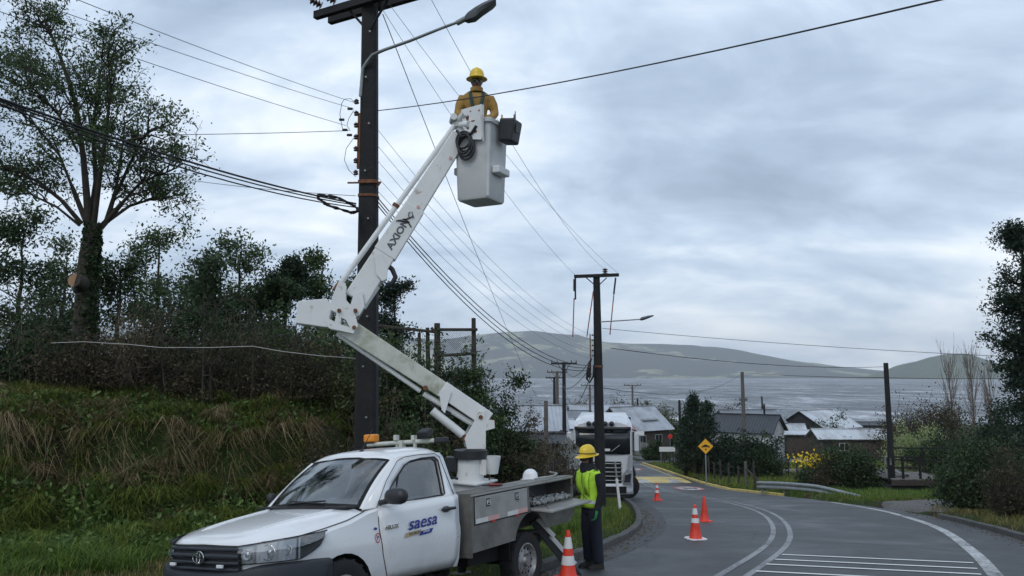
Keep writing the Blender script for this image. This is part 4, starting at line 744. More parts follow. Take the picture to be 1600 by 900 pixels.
mb = MB(); mb.tube([bp3(690, 630)-BN*.04, bp3(705, 645)-BN*.04], .075, 10); mb.tube([bp3(672, 628), bp3(680, 640), bp3(700, 648), bp3(706, 640)], .03, 8); mb.build('hydraulic_hose', 'black_plastic', pk, TI, smooth=60)
for s_ in (-.125, .125):
    Po = [(685, 611), (696, 606), (704, 612), (694, 645), (689, 640)]; mb = MB(); poly_plate(mb, Po, s_-.008, s_+.008); mb.build('cylinder_bracket', 'boom_white', lc, TI)
# upper boom
mb = MB(); boom(mb, (556, 468), (718, 213), .33, .24, .19); ub = mb.build('upper_boom', 'boom_white', pk, TI, bevel=.012)
mb = MB(); boom(mb, (601, 398), (648, 325), .335, .30, .205); sl = mb.build('boom_sleeve', 'boom_white', ub, TI, bevel=.01)
mb = MB(); mb.tube([bp3(644, 341)+BN*.11, bp3(634, 345)+BN*.11, bp3(619, 347)+BN*.11, bp3(637, 349)+BN*.11, bp3(642, 357)+BN*.11], .01, 5); mb.build('sleeve_edge', 'black_matte', sl, TI)
mb = MB(); mb.tube([bp3(528, 449)+BN*.03, bp3(713, 193)+BN*.03], .038, 12); mb.build('upper_rod', 'boom_white', pk, TI, smooth=40)
mb = MB(); mb.tube([bp3(617, 324)+BN*.03, bp3(620, 320)+BN*.03], .052, 12); mb.tube([bp3(525, 454)+BN*.03, bp3(534, 441)+BN*.03], .05, 12); mb.build('rod_clamp', 'rust', pk, TI, smooth=40)
mb = MB(); mb.tube([bp3(566, 480)+BN*.02, bp3(588, 447)+BN*.02], .058, 12); uc = mb.build('upper_cylinder', 'boom_white', pk, TI, smooth=40)
mb = MB(); mb.tube([bp3(588, 447)+BN*.02, bp3(598, 431)+BN*.02], .05, 12); mb.build('cylinder_barrel', 'silver', uc, TI, smooth=40)
mb = MB(); mb.tube([bp3(557, 499)+BN*.02, bp3(566, 480)+BN*.02], .03, 10); mb.build('piston_rod', 'chrome', uc, TI, smooth=40)
for s_ in (-.12, .12):
    mb = MB(); poly_plate(mb, [(585, 404), (594, 396), (606, 420), (605, 437), (597, 441), (588, 430)], s_-.008, s_+.008); poly_plate(mb, [(553, 462), (566, 455), (570, 480), (562, 494), (552, 496), (546, 484)], s_*1.15-.008, s_*1.15+.008); mb.build('boom_bracket', 'boom_white', ub, TI, bevel=.003)
mb = MB(); mb.tube([bp3(604, 413), bp3(613, 421), bp3(618, 433), bp3(612, 444), bp3(603, 446)], .035, 8); mb.build('hydraulic_hose', 'black_plastic', pk, TI, smooth=60)
dU = (bp3(718, 213)-bp3(556, 468)).normalized(); pA = bp3(622, 368)+BN*.1045
upv = BN.cross(dU); upv = upv if upv.z > 0 else -upv
tm_ = TI@frame(pA, dU, upv); text_mesh('AXION', .135, .0015, tm_, 'lettering', 'letter_grey', ub, bold=.005, sx=1.12)
mb = MB(); mb.tube([bp3(641+3.2*math.cos(a), 338+4.5*math.sin(a)*(1 if a > .6 else .7))+BN*.115 for a in np.linspace(.3, 4.6, 9)], .007, 5); mb.tube([bp3(643, 333)+BN*.115, bp3(646, 343)+BN*.115], .006, 5); mb.build('swirl_mark', 'letter_grey', ub, TI)
for px, py in ((653, 326), (703, 250)):
    mb = MB(); c0 = bp3(px, py)+BN*.1085; mb.add([c0]+[c0+(dU*math.cos(a)+upv*math.sin(a))*.025 for a in np.linspace(0, 2*math.pi, 13)[:-1]], [(0, i+1, (i+1) % 12+1) for i in range(12)]); mb.build('warning_dot', 'tape_pink', ub, TI)
# ---- bucket
BK = Vector((bp3(752, 205).x, bp3(752, 205).y+.03, 0)); th = rad(-27); bM = Matrix.Rotation(th, 4, 'Z')
zt, zb = bp3(752, 196).z, bp3(752, 316).z
def rrect(hx, hy, r, z, n=5):
    out = []
    for sx_, sy_, a0 in ((1, 1, 0), (-1, 1, 90), (-1, -1, 180), (1, -1, 270)):
        for k in range(n+1):
            a = rad(a0+90*k/n); out.append(Vector((BK.x, BK.y, 0))+bM@Vector((sx_*(hx-r)+r*math.cos(a), sy_*(hy-r)+r*math.sin(a), z)))
    return out
mb = MB(); mb.loft([rrect(.245, .245, .05, zb), rrect(.265, .265, .06, zb+.03), rrect(.295, .295, .06, zt-.07), rrect(.325, .325, .06, zt-.06), rrect(.33, .33, .06, zt), rrect(.285, .285, .05, zt), rrect(.265, .265, .05, zt-.1), rrect(.235, .235, .05, zb+.03)], cap=True); bk = mb.build('bucket', 'fibreglass', pk, TI, smooth=35)
def bkp(x, y, z): return BK+bM@Vector((x, y, 0))+Vector((0, 0, z))
mb = MB(); Mb3 = bM.to_3x3()
mb.box(bkp(-.06, -.30, zb+.40), (.12, .02, .01), Mb3)
bs = MB(); bs.box(bkp(.34, -.02, zb+.42), (.12, .34, .11), Mb3); bs.build('step', 'fibreglass', bk, TI, bevel=.02)
bs = MB(); bs.box(bkp(-.32, -.02, zb+.47), (.10, .30, .11), Mb3); bs.build('step', 'fibreglass', bk, TI, bevel=.02)
mb = MB(); A_ = [bkp(x, -.335, z) for x, z in ((-.14, zt+.16), (.20, zt+.19), (.235, zt-.02), (.20, zt-.33), (.0, zt-.30), (-.10, zt-.12))]; mb.add(A_+[p+Mb3@Vector((0, -.02, 0)) for p in A_], [(0,1,2,3,4,5), (11,10,9,8,7,6)]+[(k, (k+1) % 6, 6+(k+1) % 6, 6+k) for k in range(6)]); bpl = mb.build('mounting_plate', 'boom_white', pk, TI)
mb = MB(); A_ = [bkp(.215, -.345, zt+.18), bkp(.215, -.345, zt-.36), bkp(.225, -.42, zt-.05), bkp(.225, -.42, zt+.15)]; mb.add(A_+[p+Mb3@Vector((.02, 0, 0)) for p in A_], [(0,1,2,3), (7,6,5,4)]+[(k, (k+1) % 4, 4+(k+1) % 4, 4+k) for k in range(4)]); mb.build('plate_flange', 'boom_white', bpl, TI)
for x, z, rx_, rz_ in ((-.03, zt+.02, .025, .045), (.06, zt-.04, .035, .012), (.10, zt-.20, .03, .025), (.16, zt+.10, .015, .015), (.02, zt+.11, .012, .012), (-.02, zt-.12, .02, .035)):
    mb = MB(); c0 = bkp(x, -.357, z); mb.add([c0]+[c0+Mb3@Vector((rx_*math.cos(a), 0, rz_*math.sin(a))) for a in np.linspace(0, 2*math.pi, 13)[:-1]], [(0, i+1, (i+1) % 12+1) for i in range(12)]); mb.build('rust_hole', 'rust', bpl, TI)
mb = MB(); mb.tube([bp3(716, 192)+BN*.02, bkp(-.05, -.36, zt+.10)], .06, 12); mb.tube([bp3(714, 196), bkp(.0, -.36, zt-.08)], .05, 12); mb.tube([bp3(708, 186)-BN*.12, bp3(708, 186)+BN*.12], .05, 10); mb.build('bucket_pivot', 'boom_white', pk, TI, smooth=40)
hz = MB()
for k in range(5):
    o = .02*k; c0 = bkp(-.05-.01*k, -.345-.02*(k % 3), zt-.42); hz.tube([c0+Mb3@Vector((.13*math.cos(a)*(1-.1*(k % 3)), .0, .17*math.sin(a)*(1-.07*k)+.03*k)) for a in np.linspace(0, 2*math.pi, 19)[:-1]], .018, 7, closed=True)
hz.tube([bkp(-.2, -.37, zt-.15), bkp(-.1, -.38, zt-.26), bkp(.05, -.37, zt-.22), bkp(.12, -.36, zt-.12)], .022, 7); hz.build('hose_coil', 'black_plastic', bk, TI, smooth=60)
# tool bag hung on the bucket's side
tb = thing('tool_bag', 'black tool bag with yellow clip hung on the right side of the lift bucket', 'tool bag', bkp(.46, .02, zt-.30))
mb = MB(); mb.box((0, 0, .15), (.22, .27, .34), Mb3@Matrix.Rotation(rad(8), 3, 'Y'), taper=1.1); mb.build('bag', 'black_plastic', tb, bevel=.03)
mb = MB(); mb.box(Mb3@Vector((.135, .0, .18)), (.005, .12, .12), Mb3@Matrix.Rotation(rad(8), 3, 'Y')); mb.build('bag_label', 'grey_trim', tb)
mb = MB(); mb.tube([Mb3@Vector((-.09, -.05, .33)), Mb3@Vector((-.13, 0, .42)), Mb3@Vector((-.15, .05, .33))], .014, 6); mb.build('clip', 'logo_tan', tb, smooth=60)
for k in range(4):
    mb = MB(); mb.tube([Mb3@Vector((.02+.03*k, .06-.03*k, .3)), Mb3@Vector((.03+.035*k, .06-.05*k, .38+.03*(k % 2)))], .007, 5); mb.build('tool_handle', 'steel', tb)
# ---- loose things on the service body
rg_ = random.Random(5); ORD = 'first second third fourth fifth sixth seventh eighth ninth tenth eleventh twelfth thirteenth fourteenth fifteenth'.split()
for k in range(15):
    x = -3.50-.066*k; p = TM@tp(x, .80+.02*(k % 2), .965)
    mb = MB(); L = .30+.05*rg_.random(); d = Matrix.Rotation(rg_.uniform(-.12, .12), 4, 'Z')
    for j in range(9): mb.lathe([(.016, j*L/9), (.036, j*L/9+.004), (.036, j*L/9+.014), (.016, j*L/9+.018)], d@Matrix.Translation((0, -.18, 0))@Matrix.Rotation(-math.pi/2, 4, 'X'), 10)
    mb.lathe([(.022, L), (.022, L+.06), (.001, L+.06)], d@Matrix.Translation((0, -.18, 0))@Matrix.Rotation(-math.pi/2, 4, 'X'), 8)
    o = mb.build('line_insulator', 'galv' if k % 3 else 'silver', smooth=40); o.matrix_world = Matrix.Translation(p)@TM.to_3x3().to_4x4()
    tag(o, ORD[k]+' ribbed grey line fitting from the cab end in the open compartment', 'insulator', 'ribbed fittings in the open compartment')
    if k % 3 == 0:
        mb = MB(); mb.tube([(.0, .08, .03), (.01, .13, .075), (.03, .15, .06)], .012, 6); o2 = mb.build('hook', 'chrome', o, smooth=60)
mb = MB(); mb.tube([(-.16, 0, 0), (.02, 0, .004)], [.016, .02], 8); mb.build; o = mb.build('hand_tool', 'cone_orange', smooth=60); o.matrix_world = TM@Matrix.Translation(tp(-2.85, .66, 1.262))@Matrix.Rotation(rad(-20), 4, 'Z'); tag(o, 'orange-handled hand tool lying on the toolbox lid', 'hand tool')
mb = MB(); mb.tube([(.02, 0, .004), (.14, .01, .004)], [.012, .008], 6); mb.tube([(-.16, .05, 0), (.02, 0.01, .004)], .012, 6, m=0); mb.build('tool_jaw', 'black_plastic', o, smooth=60)
# ------------------------------------------------------------------ white hard hat left on the toolbox lid
def hard_hat(name, mat, parent, M, brim=.03):
    mb = MB(); rings = []
    for k, (r, h) in enumerate(((1.0+brim/.12, -.004), (1.0+brim/.12, .0), (1.0, .006), (1.0, .03), (.97, .07), (.86, .11), (.66, .14), (.38, .158), (.01, .163))):
        ring = []
        for a in np.linspace(0, 2*math.pi, 25)[:-1]:
            e = (.02*max(0, -math.sin(a)) if k < 3 else 0); x = .112*r*math.cos(a); y = (.136*r+e)*math.sin(a); ridge = .008*math.exp(-(x/.02)**2) if k > 4 else 0
            ring.append(M@Vector((x, y, h+ridge)))
        rings.append(ring)
    mb.loft(rings); return mb.build(name, mat, parent, smooth=50)
o = hard_hat('hard_hat', 'helmet_white', None, Matrix()); o.matrix_world = TM@Matrix.Translation(tp(-4.05, .54, 1.238))@Matrix.Scale(.85, 4); tag(o, 'white hard hat resting on the toolbox lid of the pickup', 'hard hat')
# ------------------------------------------------------------------ people
def ellring(c, rx, ry, n=14, tilt=None):
    return [Vector(c)+(tilt@Vector((rx*math.cos(a), ry*math.sin(a), 0)) if tilt else Vector((rx*math.cos(a), ry*math.sin(a), 0))) for a in np.linspace(0, 2*math.pi, n+1)[:-1]]
TORSO = [(.80, .150, .110, 0), (.88, .172, .122, 0), (.98, .165, .115, 0), (1.08, .152, .106, 0), (1.18, .160, .112, .0), (1.28, .178, .122, -.005), (1.37, .205, .122, 0), (1.43, .195, .105, .01), (1.47, .145, .085, .012), (1.50, .085, .075, .012), (1.56, .066, .068, -.005)]
def figure(root, arms, legs, lean, region_mats, head=(0, -.02, 1.615), nod=0.0):
    """one continuous body: overlapping tapered volumes fused into a single skin"""
    mb = MB(); ln = lambda z: lean*max(0, z-.85)
    mb.loft([ellring((0, y-ln(z), z), rx, ry, 16) for z, rx, ry, y in TORSO])
    H = Vector(head)+Vector((0, -ln(1.66), 0)); Rn = Matrix.Rotation(nod, 3, 'X')
    rg = []
    for h, rx, ry, oy in ((-.125, .03, .03, -.05), (-.115, .05, .055, -.035), (-.08, .064, .078, -.012), (-.03, .072, .092, 0), (.03, .077, .098, .004), (.075, .07, .09, .006), (.105, .045, .06, .006), (.118, .01, .012, .006)):
        rg.append([H+Rn@(Vector((0, oy, h))+Vector((rx*math.cos(a), ry*math.sin(a), 0))) for a in np.linspace(0, 2*math.pi, 17)[:-1]])
    mb.loft(rg)
    mb.tube([H+Rn@Vector((0, -.090, .02)), H+Rn@Vector((0, -.112, -.025)), H+Rn@Vector((0, -.085, -.035))], [.010, .017, .012], 8)
    for sx in (-1, 1): mb.tube([H+Rn@Vector((sx*.068, .005, .02)), H+Rn@Vector((sx*.086, .015, -.005)), H+Rn@Vector((sx*.068, .01, -.035))], [.012, .014, .010], 6)
    for A in arms: mb.tube(A, [.078, .072, .064, .058, .050, .038][:len(A)], 12)
    for L in legs: mb.tube(L, [.104, .104, .098, .090, .088, .086][:len(L)], 12)
    me = bpy.data.meshes.new('body'); me.from_pydata([tuple(v) for v in mb.v], [], mb.f)
    o = bpy.data.objects.new('body', me); COL.objects.link(o)
    q = o.modifiers.new('r', 'REMESH'); q.mode = 'VOXEL'; q.voxel_size = .013
    q = o.modifiers.new('s', 'SMOOTH'); q.factor = .5; q.iterations = 5
    bpy.context.view_layer.update()
    m2 = bpy.data.meshes.new_from_object(o.evaluated_get(bpy.context.evaluated_depsgraph_get())); o.modifiers.clear(); o.data = m2
    mats, rule = region_mats
    for k in mats: m2.materials.append(MAT(k))
    for p in m2.polygons: p.material_index = rule(p.center, H); p.use_smooth = True
    o.parent = root; return o, H, Rn
def glove(name, wrist, d, palm_n, mat, root, curl=.5, side=1):
    """palm and five bent fingers; d = pointing direction, palm_n = palm facing"""
    d = Vector(d).normalized(); pn = Vector(palm_n); pn = (pn-d*pn.dot(d)).normalized(); sd_ = d.cross(pn)*side; W = Vector(wrist); mb = MB()
    mb.loft([[W+d*t+sd_*(wx*math.cos(a))+pn*(wy*math.sin(a)) for a in np.linspace(0, 2*math.pi, 11)[:-1]] for t, wx, wy in ((-.05, .036, .032), (0, .034, .026), (.04, .043, .019), (.085, .045, .017), (.10, .04, .014))])
    for k, L in enumerate((.062, .074, .078, .068)):
        b = W+d*.09+sd_*(-.033+.022*k); p1 = b+(d*math.cos(curl)+pn*math.sin(curl))*L*.5; p2 = p1+(d*math.cos(curl*2.2)+pn*math.sin(curl*2.2))*L*.5
        mb.tube([b-d*.01, b, p1, p2], [.0095, .0095, .009, .007], 7)
    b = W+d*.03+sd_*.038; mb.tube([b, b+d*.03+sd_*.026+pn*.01, b+d*.06+sd_*.024+pn*.028], [.013, .011, .008], 7)
    return mb.build(name, mat, root, smooth=60)
def boots(root, feet, mat='boot', fd=(0, -1, 0)):
    for f in feet:
        mb = MB(); fdv = Vector(fd).normalized(); sdv = Vector((fdv.y, -fdv.x, 0))
        rg = []
        for t, w_, h in ((-.075, .03, .06), (-.06, .044, .12), (.0, .048, .13), (.06, .046, .095), (.12, .050, .07), (.17, .045, .055), (.195, .025, .035)):
            rg.append([Vector(f)+fdv*t+sdv*(w_*c_)+Vector((0, 0, h*s_)) for c_, s_ in ((-1, 0), (1, 0), (1, .45), (.72, .9), (0, 1), (-.72, .9), (-1, .45))])
        mb.loft(rg); mb.build('boot', mat, root, smooth=50)
# worker standing by the open compartment, side on, turned to the truck
wp = at(925, 888, 11.95); wz = rz(wp.y)+.004
wk = thing('person', 'worker in yellow helmet, black scarf and lime safety vest standing beside the open compartment', 'person', (wp.x, wp.y, wz), rad(-62))
arms = [[(.19, .0, 1.40), (.235, .01, 1.28), (.255, .02, 1.13), (.25, -.02, 1.0), (.24, -.06, .88)], [(-.19, 0, 1.40), (-.235, -.03, 1.28), (-.25, -.06, 1.15), (-.235, -.17, 1.08), (-.20, -.30, 1.02)]]
legs = [[(-.085, .0, .90), (-.092, -.005, .72), (-.10, -.005, .50), (-.10, .01, .30), (-.10, .02, .10)], [(.085, 0, .90), (.092, .0, .72), (.10, .015, .50), (.10, .03, .30), (.10, .05, .10)]]
def wrule(c, H):
    if c.z > H.z-.07 and c.z < H.z+.06 and c.y < H.y-.025 and abs(c.x) < .09: return 2
    return 1 if c.z < .95 else 0
bo, H, Rn = figure(wk, arms, legs, .05, (['dark_cloth', 'navy', 'skin'], wrule), nod=rad(14))
hh = hard_hat('hard_hat', 'helmet_yellow', wk, Matrix.Translation(H+Vector((0, .0, .045)))@Matrix.Rotation(rad(8), 4, 'X'), .045)
mb = MB(); mb.tube([H+Vector((.119*math.cos(a), .142*math.sin(a), .085)) for a in np.linspace(0, 2*math.pi, 25)[:-1]], .007, 6, closed=True); mb.build('helmet_strap', 'black_plastic', hh)
mb = MB(); mb.loft([[H+Rn@Vector((.09*math.cos(a), -.03-.085*math.sin(a), z)) for a in np.linspace(.15, math.pi-.15, 9)] for z in (.0, .035)], cap=False, closed=False); mb.build('goggles', 'black_plastic', wk, smooth=60, solid=.008)
# scarf wound over mouth and neck
mb = MB(); mb.loft([[H+Vector((0, o, h))+Vector((rx*math.cos(a)*(1+.06*math.sin(3*a+h*40)), ry*math.sin(a)*(1+.05*math.sin(2*a+h*50)), 0)) for a in np.linspace(0, 2*math.pi, 21)[:-1]] for h, rx, ry, o in ((-.055, .080, .100, -.004), (-.075, .094, .112, -.006), (-.10, .108, .118, .0), (-.14, .128, .122, .01), (-.18, .150, .126, .015), (-.225, .165, .125, .02))], cap=False); mb.build('scarf', 'dark_cloth', wk, smooth=60, solid=.008)
# vest: shell over the torso, open at the front, with reflective bands
def shell(zs, gap, grow, open_a=0.0):
    rg = []
    for z in zs:
        rx = float(np.interp(z, [t[0] for t in TORSO], [t[1] for t in TORSO]))+grow; ry = float(np.interp(z, [t[0] for t in TORSO], [t[2] for t in TORSO]))+grow; oy = -.05*max(0, z-.85)
        a0 = -math.pi/2+open_a; wr = lambda a: 1+.018*math.sin(5*a+z*23)+.012*math.sin(9*a-z*31)
        rg.append([Vector((rx*math.cos(a)*wr(a), oy+ry*math.sin(a)*wr(a), z)) for a in np.linspace(a0, a0+2*math.pi-2*open_a, 37)])
    return rg
mb = MB(); mb.loft(shell([.90, .96, 1.02, 1.08, 1.14, 1.20, 1.26, 1.32, 1.38, 1.42, 1.445], 0, .026, .05), cap=False, closed=False); vs_ = mb.build('safety_vest', 'vest', wk, smooth=70, solid=.006)
mb = MB(); mb.loft(shell([.965, .99, 1.015], 0, .0335, .05), cap=False, closed=False); mb.build('reflective_band', 'reflective', vs_, smooth=70)
mb = MB()
for sx in (-1, 1):
    pts = [(.10, -.135, 1.10), (.105, -.15, 1.22), (.11, -.152, 1.32), (.115, -.12, 1.43), (.12, -.02, 1.475), (.12, .08, 1.43), (.115, .125, 1.32), (.11, .125, 1.1)]
    mb.loft([[Vector((sx*(x-.055), y-.05*(z-.85), z)), Vector((sx*(x+.055), y*.97-.05*(z-.85), z-.012))] for x, y, z in pts], cap=False, closed=False)
mb.build('shoulder_panel', 'vest', vs_, smooth=70, solid=.006)
glove('glove', (.24, -.065, .86), (.0, -.25, -1), (-.5, -.6, 0), 'glove_green', wk, .55, 1); glove('glove', (-.20, -.31, 1.015), (.1, -1, -.15), (0, .1, -1), 'glove_green', wk, .9, -1)
boots(wk, [(-.10, .03, 0), (.10, .06, 0)])
# lineman in the bucket: stands on its floor, looks down over the rim
fl = zb+.035; hh_z = bp3(741, 113).z; sc_ = 1.0
lm = thing('person', 'lineman in yellow helmet and ochre shirt with harness standing inside the lift bucket', 'person', (BK.x-.075, BK.y+.03, hh_z-1.765), rad(4))
arms = [[(-.19, .0, 1.40), (-.245, -.02, 1.28), (-.27, -.03, 1.15), (-.22, -.12, 1.06), (-.13, -.20, 1.02)], [(.19, 0, 1.40), (.245, -.02, 1.28), (.27, -.03, 1.15), (.22, -.12, 1.06), (.13, -.20, 1.02)]]
legs = [[(-.085, .0, .90), (-.092, -.01, .72), (-.10, -.02, .50), (-.10, .0, .30), (-.10, .02, .10)], [(.085, 0, .90), (.092, -.01, .72), (.10, -.02, .50), (.10, .0, .30), (.10, .02, .10)]]
def lrule(c, Hh): return 2 if c.z > Hh.z-.16 and abs(c.x) < .1 and (c.y < Hh.y+.05) else (3 if c.z > Hh.z-.06 else (1 if c.z < .93 else 0))
bo, H, Rn = figure(lm, arms, legs, .06, (['shirt_ochre', 'navy', 'skin_shade', 'hair'], lrule), nod=rad(16))
hard_hat('hard_hat', 'helmet_yellow', lm, Matrix.Translation(H+Vector((0, -.005, .045)))@Matrix.Rotation(rad(6), 4, 'X'), .05)
for sx in (-1, 1):
    mb = MB(); mb.tube([H+Rn@Vector((sx*.034+.024*math.cos(a), -.098, .012+.017*math.sin(a))) for a in np.linspace(0, 2*math.pi, 13)[:-1]], .004, 5, closed=True); mb.tube([H+Rn@Vector((sx*.058, -.095, .015)), H+Rn@Vector((sx*.08, .0, .015))], .003, 5); mb.build('glasses', 'steel', lm)
    mb = MB(); mb.tube([H+Rn@Vector((sx*.034, -.088, .012)), H+Rn@Vector((sx*.034, -.099, .012))], [.024, .020], 10); mb.build('spectacle_lens', 'window_dark', lm)
    pts = [(.02, -.155, 1.09), (.05, -.163, 1.18), (.075, -.165, 1.28), (.09, -.15, 1.37), (.098, -.085, 1.46), (.10, .03, 1.475), (.09, .11, 1.40), (.05, .135, 1.2)]
    mb = MB(); mb.loft([[Vector((sx*(x-.024), y-.03*(z-.85), z)), Vector((sx*(x+.024), y-.03*(z-.85)+.004, z))] for x, y, z in pts], cap=False, closed=False); mb.build('harness_strap', 'harness', lm, smooth=70, solid=.006)
mb = MB(); mb.loft([[H+Rn@Vector((x, -.094+.3*x*x, -.052+o)) for x in np.linspace(-.028, .028, 7)] for o in (-.004, .004)], cap=False, closed=False); mb.build('mouth', 'red_plastic', lm, solid=.003)
mb = MB(); mb.loft([ellring((0, -.02, z), .172, .124, 24) for z in (1.05, 1.09)], cap=False); mb.build('harness_belt', 'harness', lm, smooth=70, solid=.006)
glove('hand', (-.12, -.205, 1.015), (.9, -.35, -.1), (0, -.3, -1), 'skin', lm, .8, 1); glove('hand', (.12, -.205, 1.015), (-.9, -.35, -.1), (0, -.3, -1), 'skin', lm, .8, -1)
mb = MB(); mb.loft([[Vector((rx*math.cos(a), -.035+ry*math.sin(a)-.02*max(0, -math.sin(a)), z)) for a in np.linspace(0, 2*math.pi, 21)[:-1]] for rx, ry, z in ((.11, .095, 1.455), (.085, .085, 1.495), (.088, .09, 1.53))], cap=False); mb.build('collar', 'shirt_ochre', lm, smooth=60, solid=.008)
boots(lm, [(-.10, .03, 0), (.10, .03, 0)])
# ------------------------------------------------------------------ traffic cones
def cone(px, py, Y, h, label, rings, tilt=0.0, base='cone_orange'):
    p = at(px, py, Y); z = rz(p.y)+.006
    c = thing('traffic_cone', label, 'traffic cone', (p.x, p.y, z), 0.3, 'orange traffic cones set out on the road'); c.rotation_euler = (tilt, 0, .3)
    mb = MB(); s = .185*h/.7; mb.loft([[Vector((s*a*k, s*b*k, zz_)) for a, b in ((-1, -.8), (-.8, -1), (.8, -1), (1, -.8), (1, .8), (.8, 1), (-.8, 1), (-1, .8))] for k, zz_ in ((1, 0), (1, .022), (.96, .03))]); mb.build('base', base, c, smooth=30)
    R = lambda t: (.128*(1-t)+.027*t)*h/.7
    mb = MB(); mb.lathe([(R(0)+.012, .03), (R(.03), .045)]+[(R(t), .03+t*(h-.03)) for t in (.3, .6, .9, .985)]+[(R(1)*.7, h), (.001, h)], seg=20); mb.build('cone_body', 'cone_orange', c, smooth=40)
    for t0, t1 in rings:
        mb = MB(); mb.lathe([(R(t0)+.003, .03+t0*(h-.03)), (R(t1)+.003, .03+t1*(h-.03))], seg=20); mb.build('reflective_collar', 'cone_white', c, smooth=60)
cone(888, 908, 10.75, .65, 'nearest orange cone with two white collars beside the pickup rear wheel', [(.28, .47), (.62, .86)])
cone(1087, 843, 16.35, .70, 'orange cone with two white collars standing in the middle of the road', [(.46, .60), (.71, .89)], base='cone_white')
cone(1101, 815, 21.3, .66, 'plain orange cone without collars behind the striped cone', [])
cone(1027, 782, 33.2, .72, 'small far orange cone standing right of the parked lorry', [(.42, .58), (.70, .88)])
# ------------------------------------------------------------------ parked lorry facing the camera
LY = 32.6; lc_ = at(943, 783, LY); LZ = rz(LY)
tk = thing('lorry', 'large white lorry with roof lamps parked head-on beside the wooden pole', 'lorry', (lc_.x, LY, LZ), rad(-7))
K = LY/1200*1.0
def lx(px): return (px-943)*K
def lz(py): return (783-py)*K
def rsec(hw, r, y, z0, z1, n=4):
    out = []
    for sx, sz, a0 in ((1, 1, 0), (-1, 1, 90), (-1, -1, 180), (1, -1, 270)):
        for k in range(n+1):
            a = rad(a0+90*k/n); out.append(Vector((sx*(hw-r)+r*math.cos(a), y, (z1-r if sz > 0 else z0+r)+r*math.sin(a))))
    return out
mb = MB(); mb.loft([rsec(1.17, .22, -.04, .55, 3.02), rsec(1.22, .22, .10, .50, 3.12), rsec(1.24, .2, .45, .5, 3.25), rsec(1.24, .2, 2.2, .5, 3.3)]); cb = mb.build('cab', 'truck_white', tk, smooth=35)
mb = MB(); mb.loft([[Vector((x*k, y, z)) for x, z in ((-1.12, 3.0), (1.12, 3.0), (1.08, z1-.1), (.7, z1), (-.7, z1), (-1.08, z1-.1))] for k, y, z1 in ((.95, .0, 3.22), (1, .3, 3.34), (1, 1.2, 3.44), (1, 2.2, 3.46))]); mb.build('roof_fairing', 'truck_white', tk, smooth=30)
mb = MB(); mb.grid([[Vector((u*1.13, -.10+.05*abs(u)**4, z)) for u in np.linspace(-1, 1, 13)] for z in (1.92, 2.5, 2.94)]); mb.build('windscreen', 'window_dark', tk, smooth=180, solid=.02)
mb = MB(); mb.grid([[Vector((u*1.17, -.22+.10*abs(u)**3, z)) for u in np.linspace(-1, 1, 13)] for z in (2.90, 3.05)]); mb.build('sun_visor', 'black_plastic', tk, smooth=180, solid=.03)
for px in (922, 931, 947, 957):
    mb = MB(); mb.lathe([(.001, .0), (.105, 0), (.12, .03), (.12, .12)], Matrix.Translation((lx(px), -.20, 3.17))@Matrix.Rotation(-math.pi/2, 4, 'X'), 16); rl_ = mb.build('roof_lamp', 'silver', tk, smooth=40)
    mb = MB(); mb.lathe([(.001, -.012), (.085, -.008), (.10, .0)], Matrix.Translation((lx(px), -.202, 3.17))@Matrix.Rotation(-math.pi/2, 4, 'X'), 16); mb.build('lens', 'window_dark', rl_, smooth=60)
mb = MB(); mb.grid([[Vector((u*.80, -.09+.06*abs(u)**4, z)) for u in np.linspace(-1, 1, 9)] for z in (.75, 1.0, 1.3, 1.62)]); gl = mb.build('grille', 'black_matte', tk, smooth=60, solid=.02)
for z in (.86, 1.03, 1.20, 1.37, 1.54):
    mb = MB(); mb.grid([[Vector((u*.79, -.13+.06*abs(u)**4, z+o)) for u in np.linspace(-1, 1, 9)] for o in (-.016, .016)]); mb.build('grille_bar', 'silver', gl, smooth=60, solid=.03)
mb = MB(); mb.grid([[Vector((u*1.23, -.14+.26*abs(u)**4, z)) for u in np.linspace(-1, 1, 17)] for z in (.30, .45, .62, .72)]); bu = mb.build('bumper', 'truck_white', tk, smooth=60, solid=.05)
mb = MB(); mb.grid([[Vector((u*.95, -.160+.09*abs(u)**3, z)) for u in np.linspace(-1, 1, 7)] for z in (.34, .62)]); mb.build('bumper_intake', 'black_matte', bu, solid=.005)
mb = MB(); mb.grid([[Vector((u*1.1, -.10+.2*abs(u)**4, z)) for u in np.linspace(-1, 1, 9)] for z in (.16, .29)]); mb.build('bumper_skirt', 'black_plastic', bu, solid=.03)
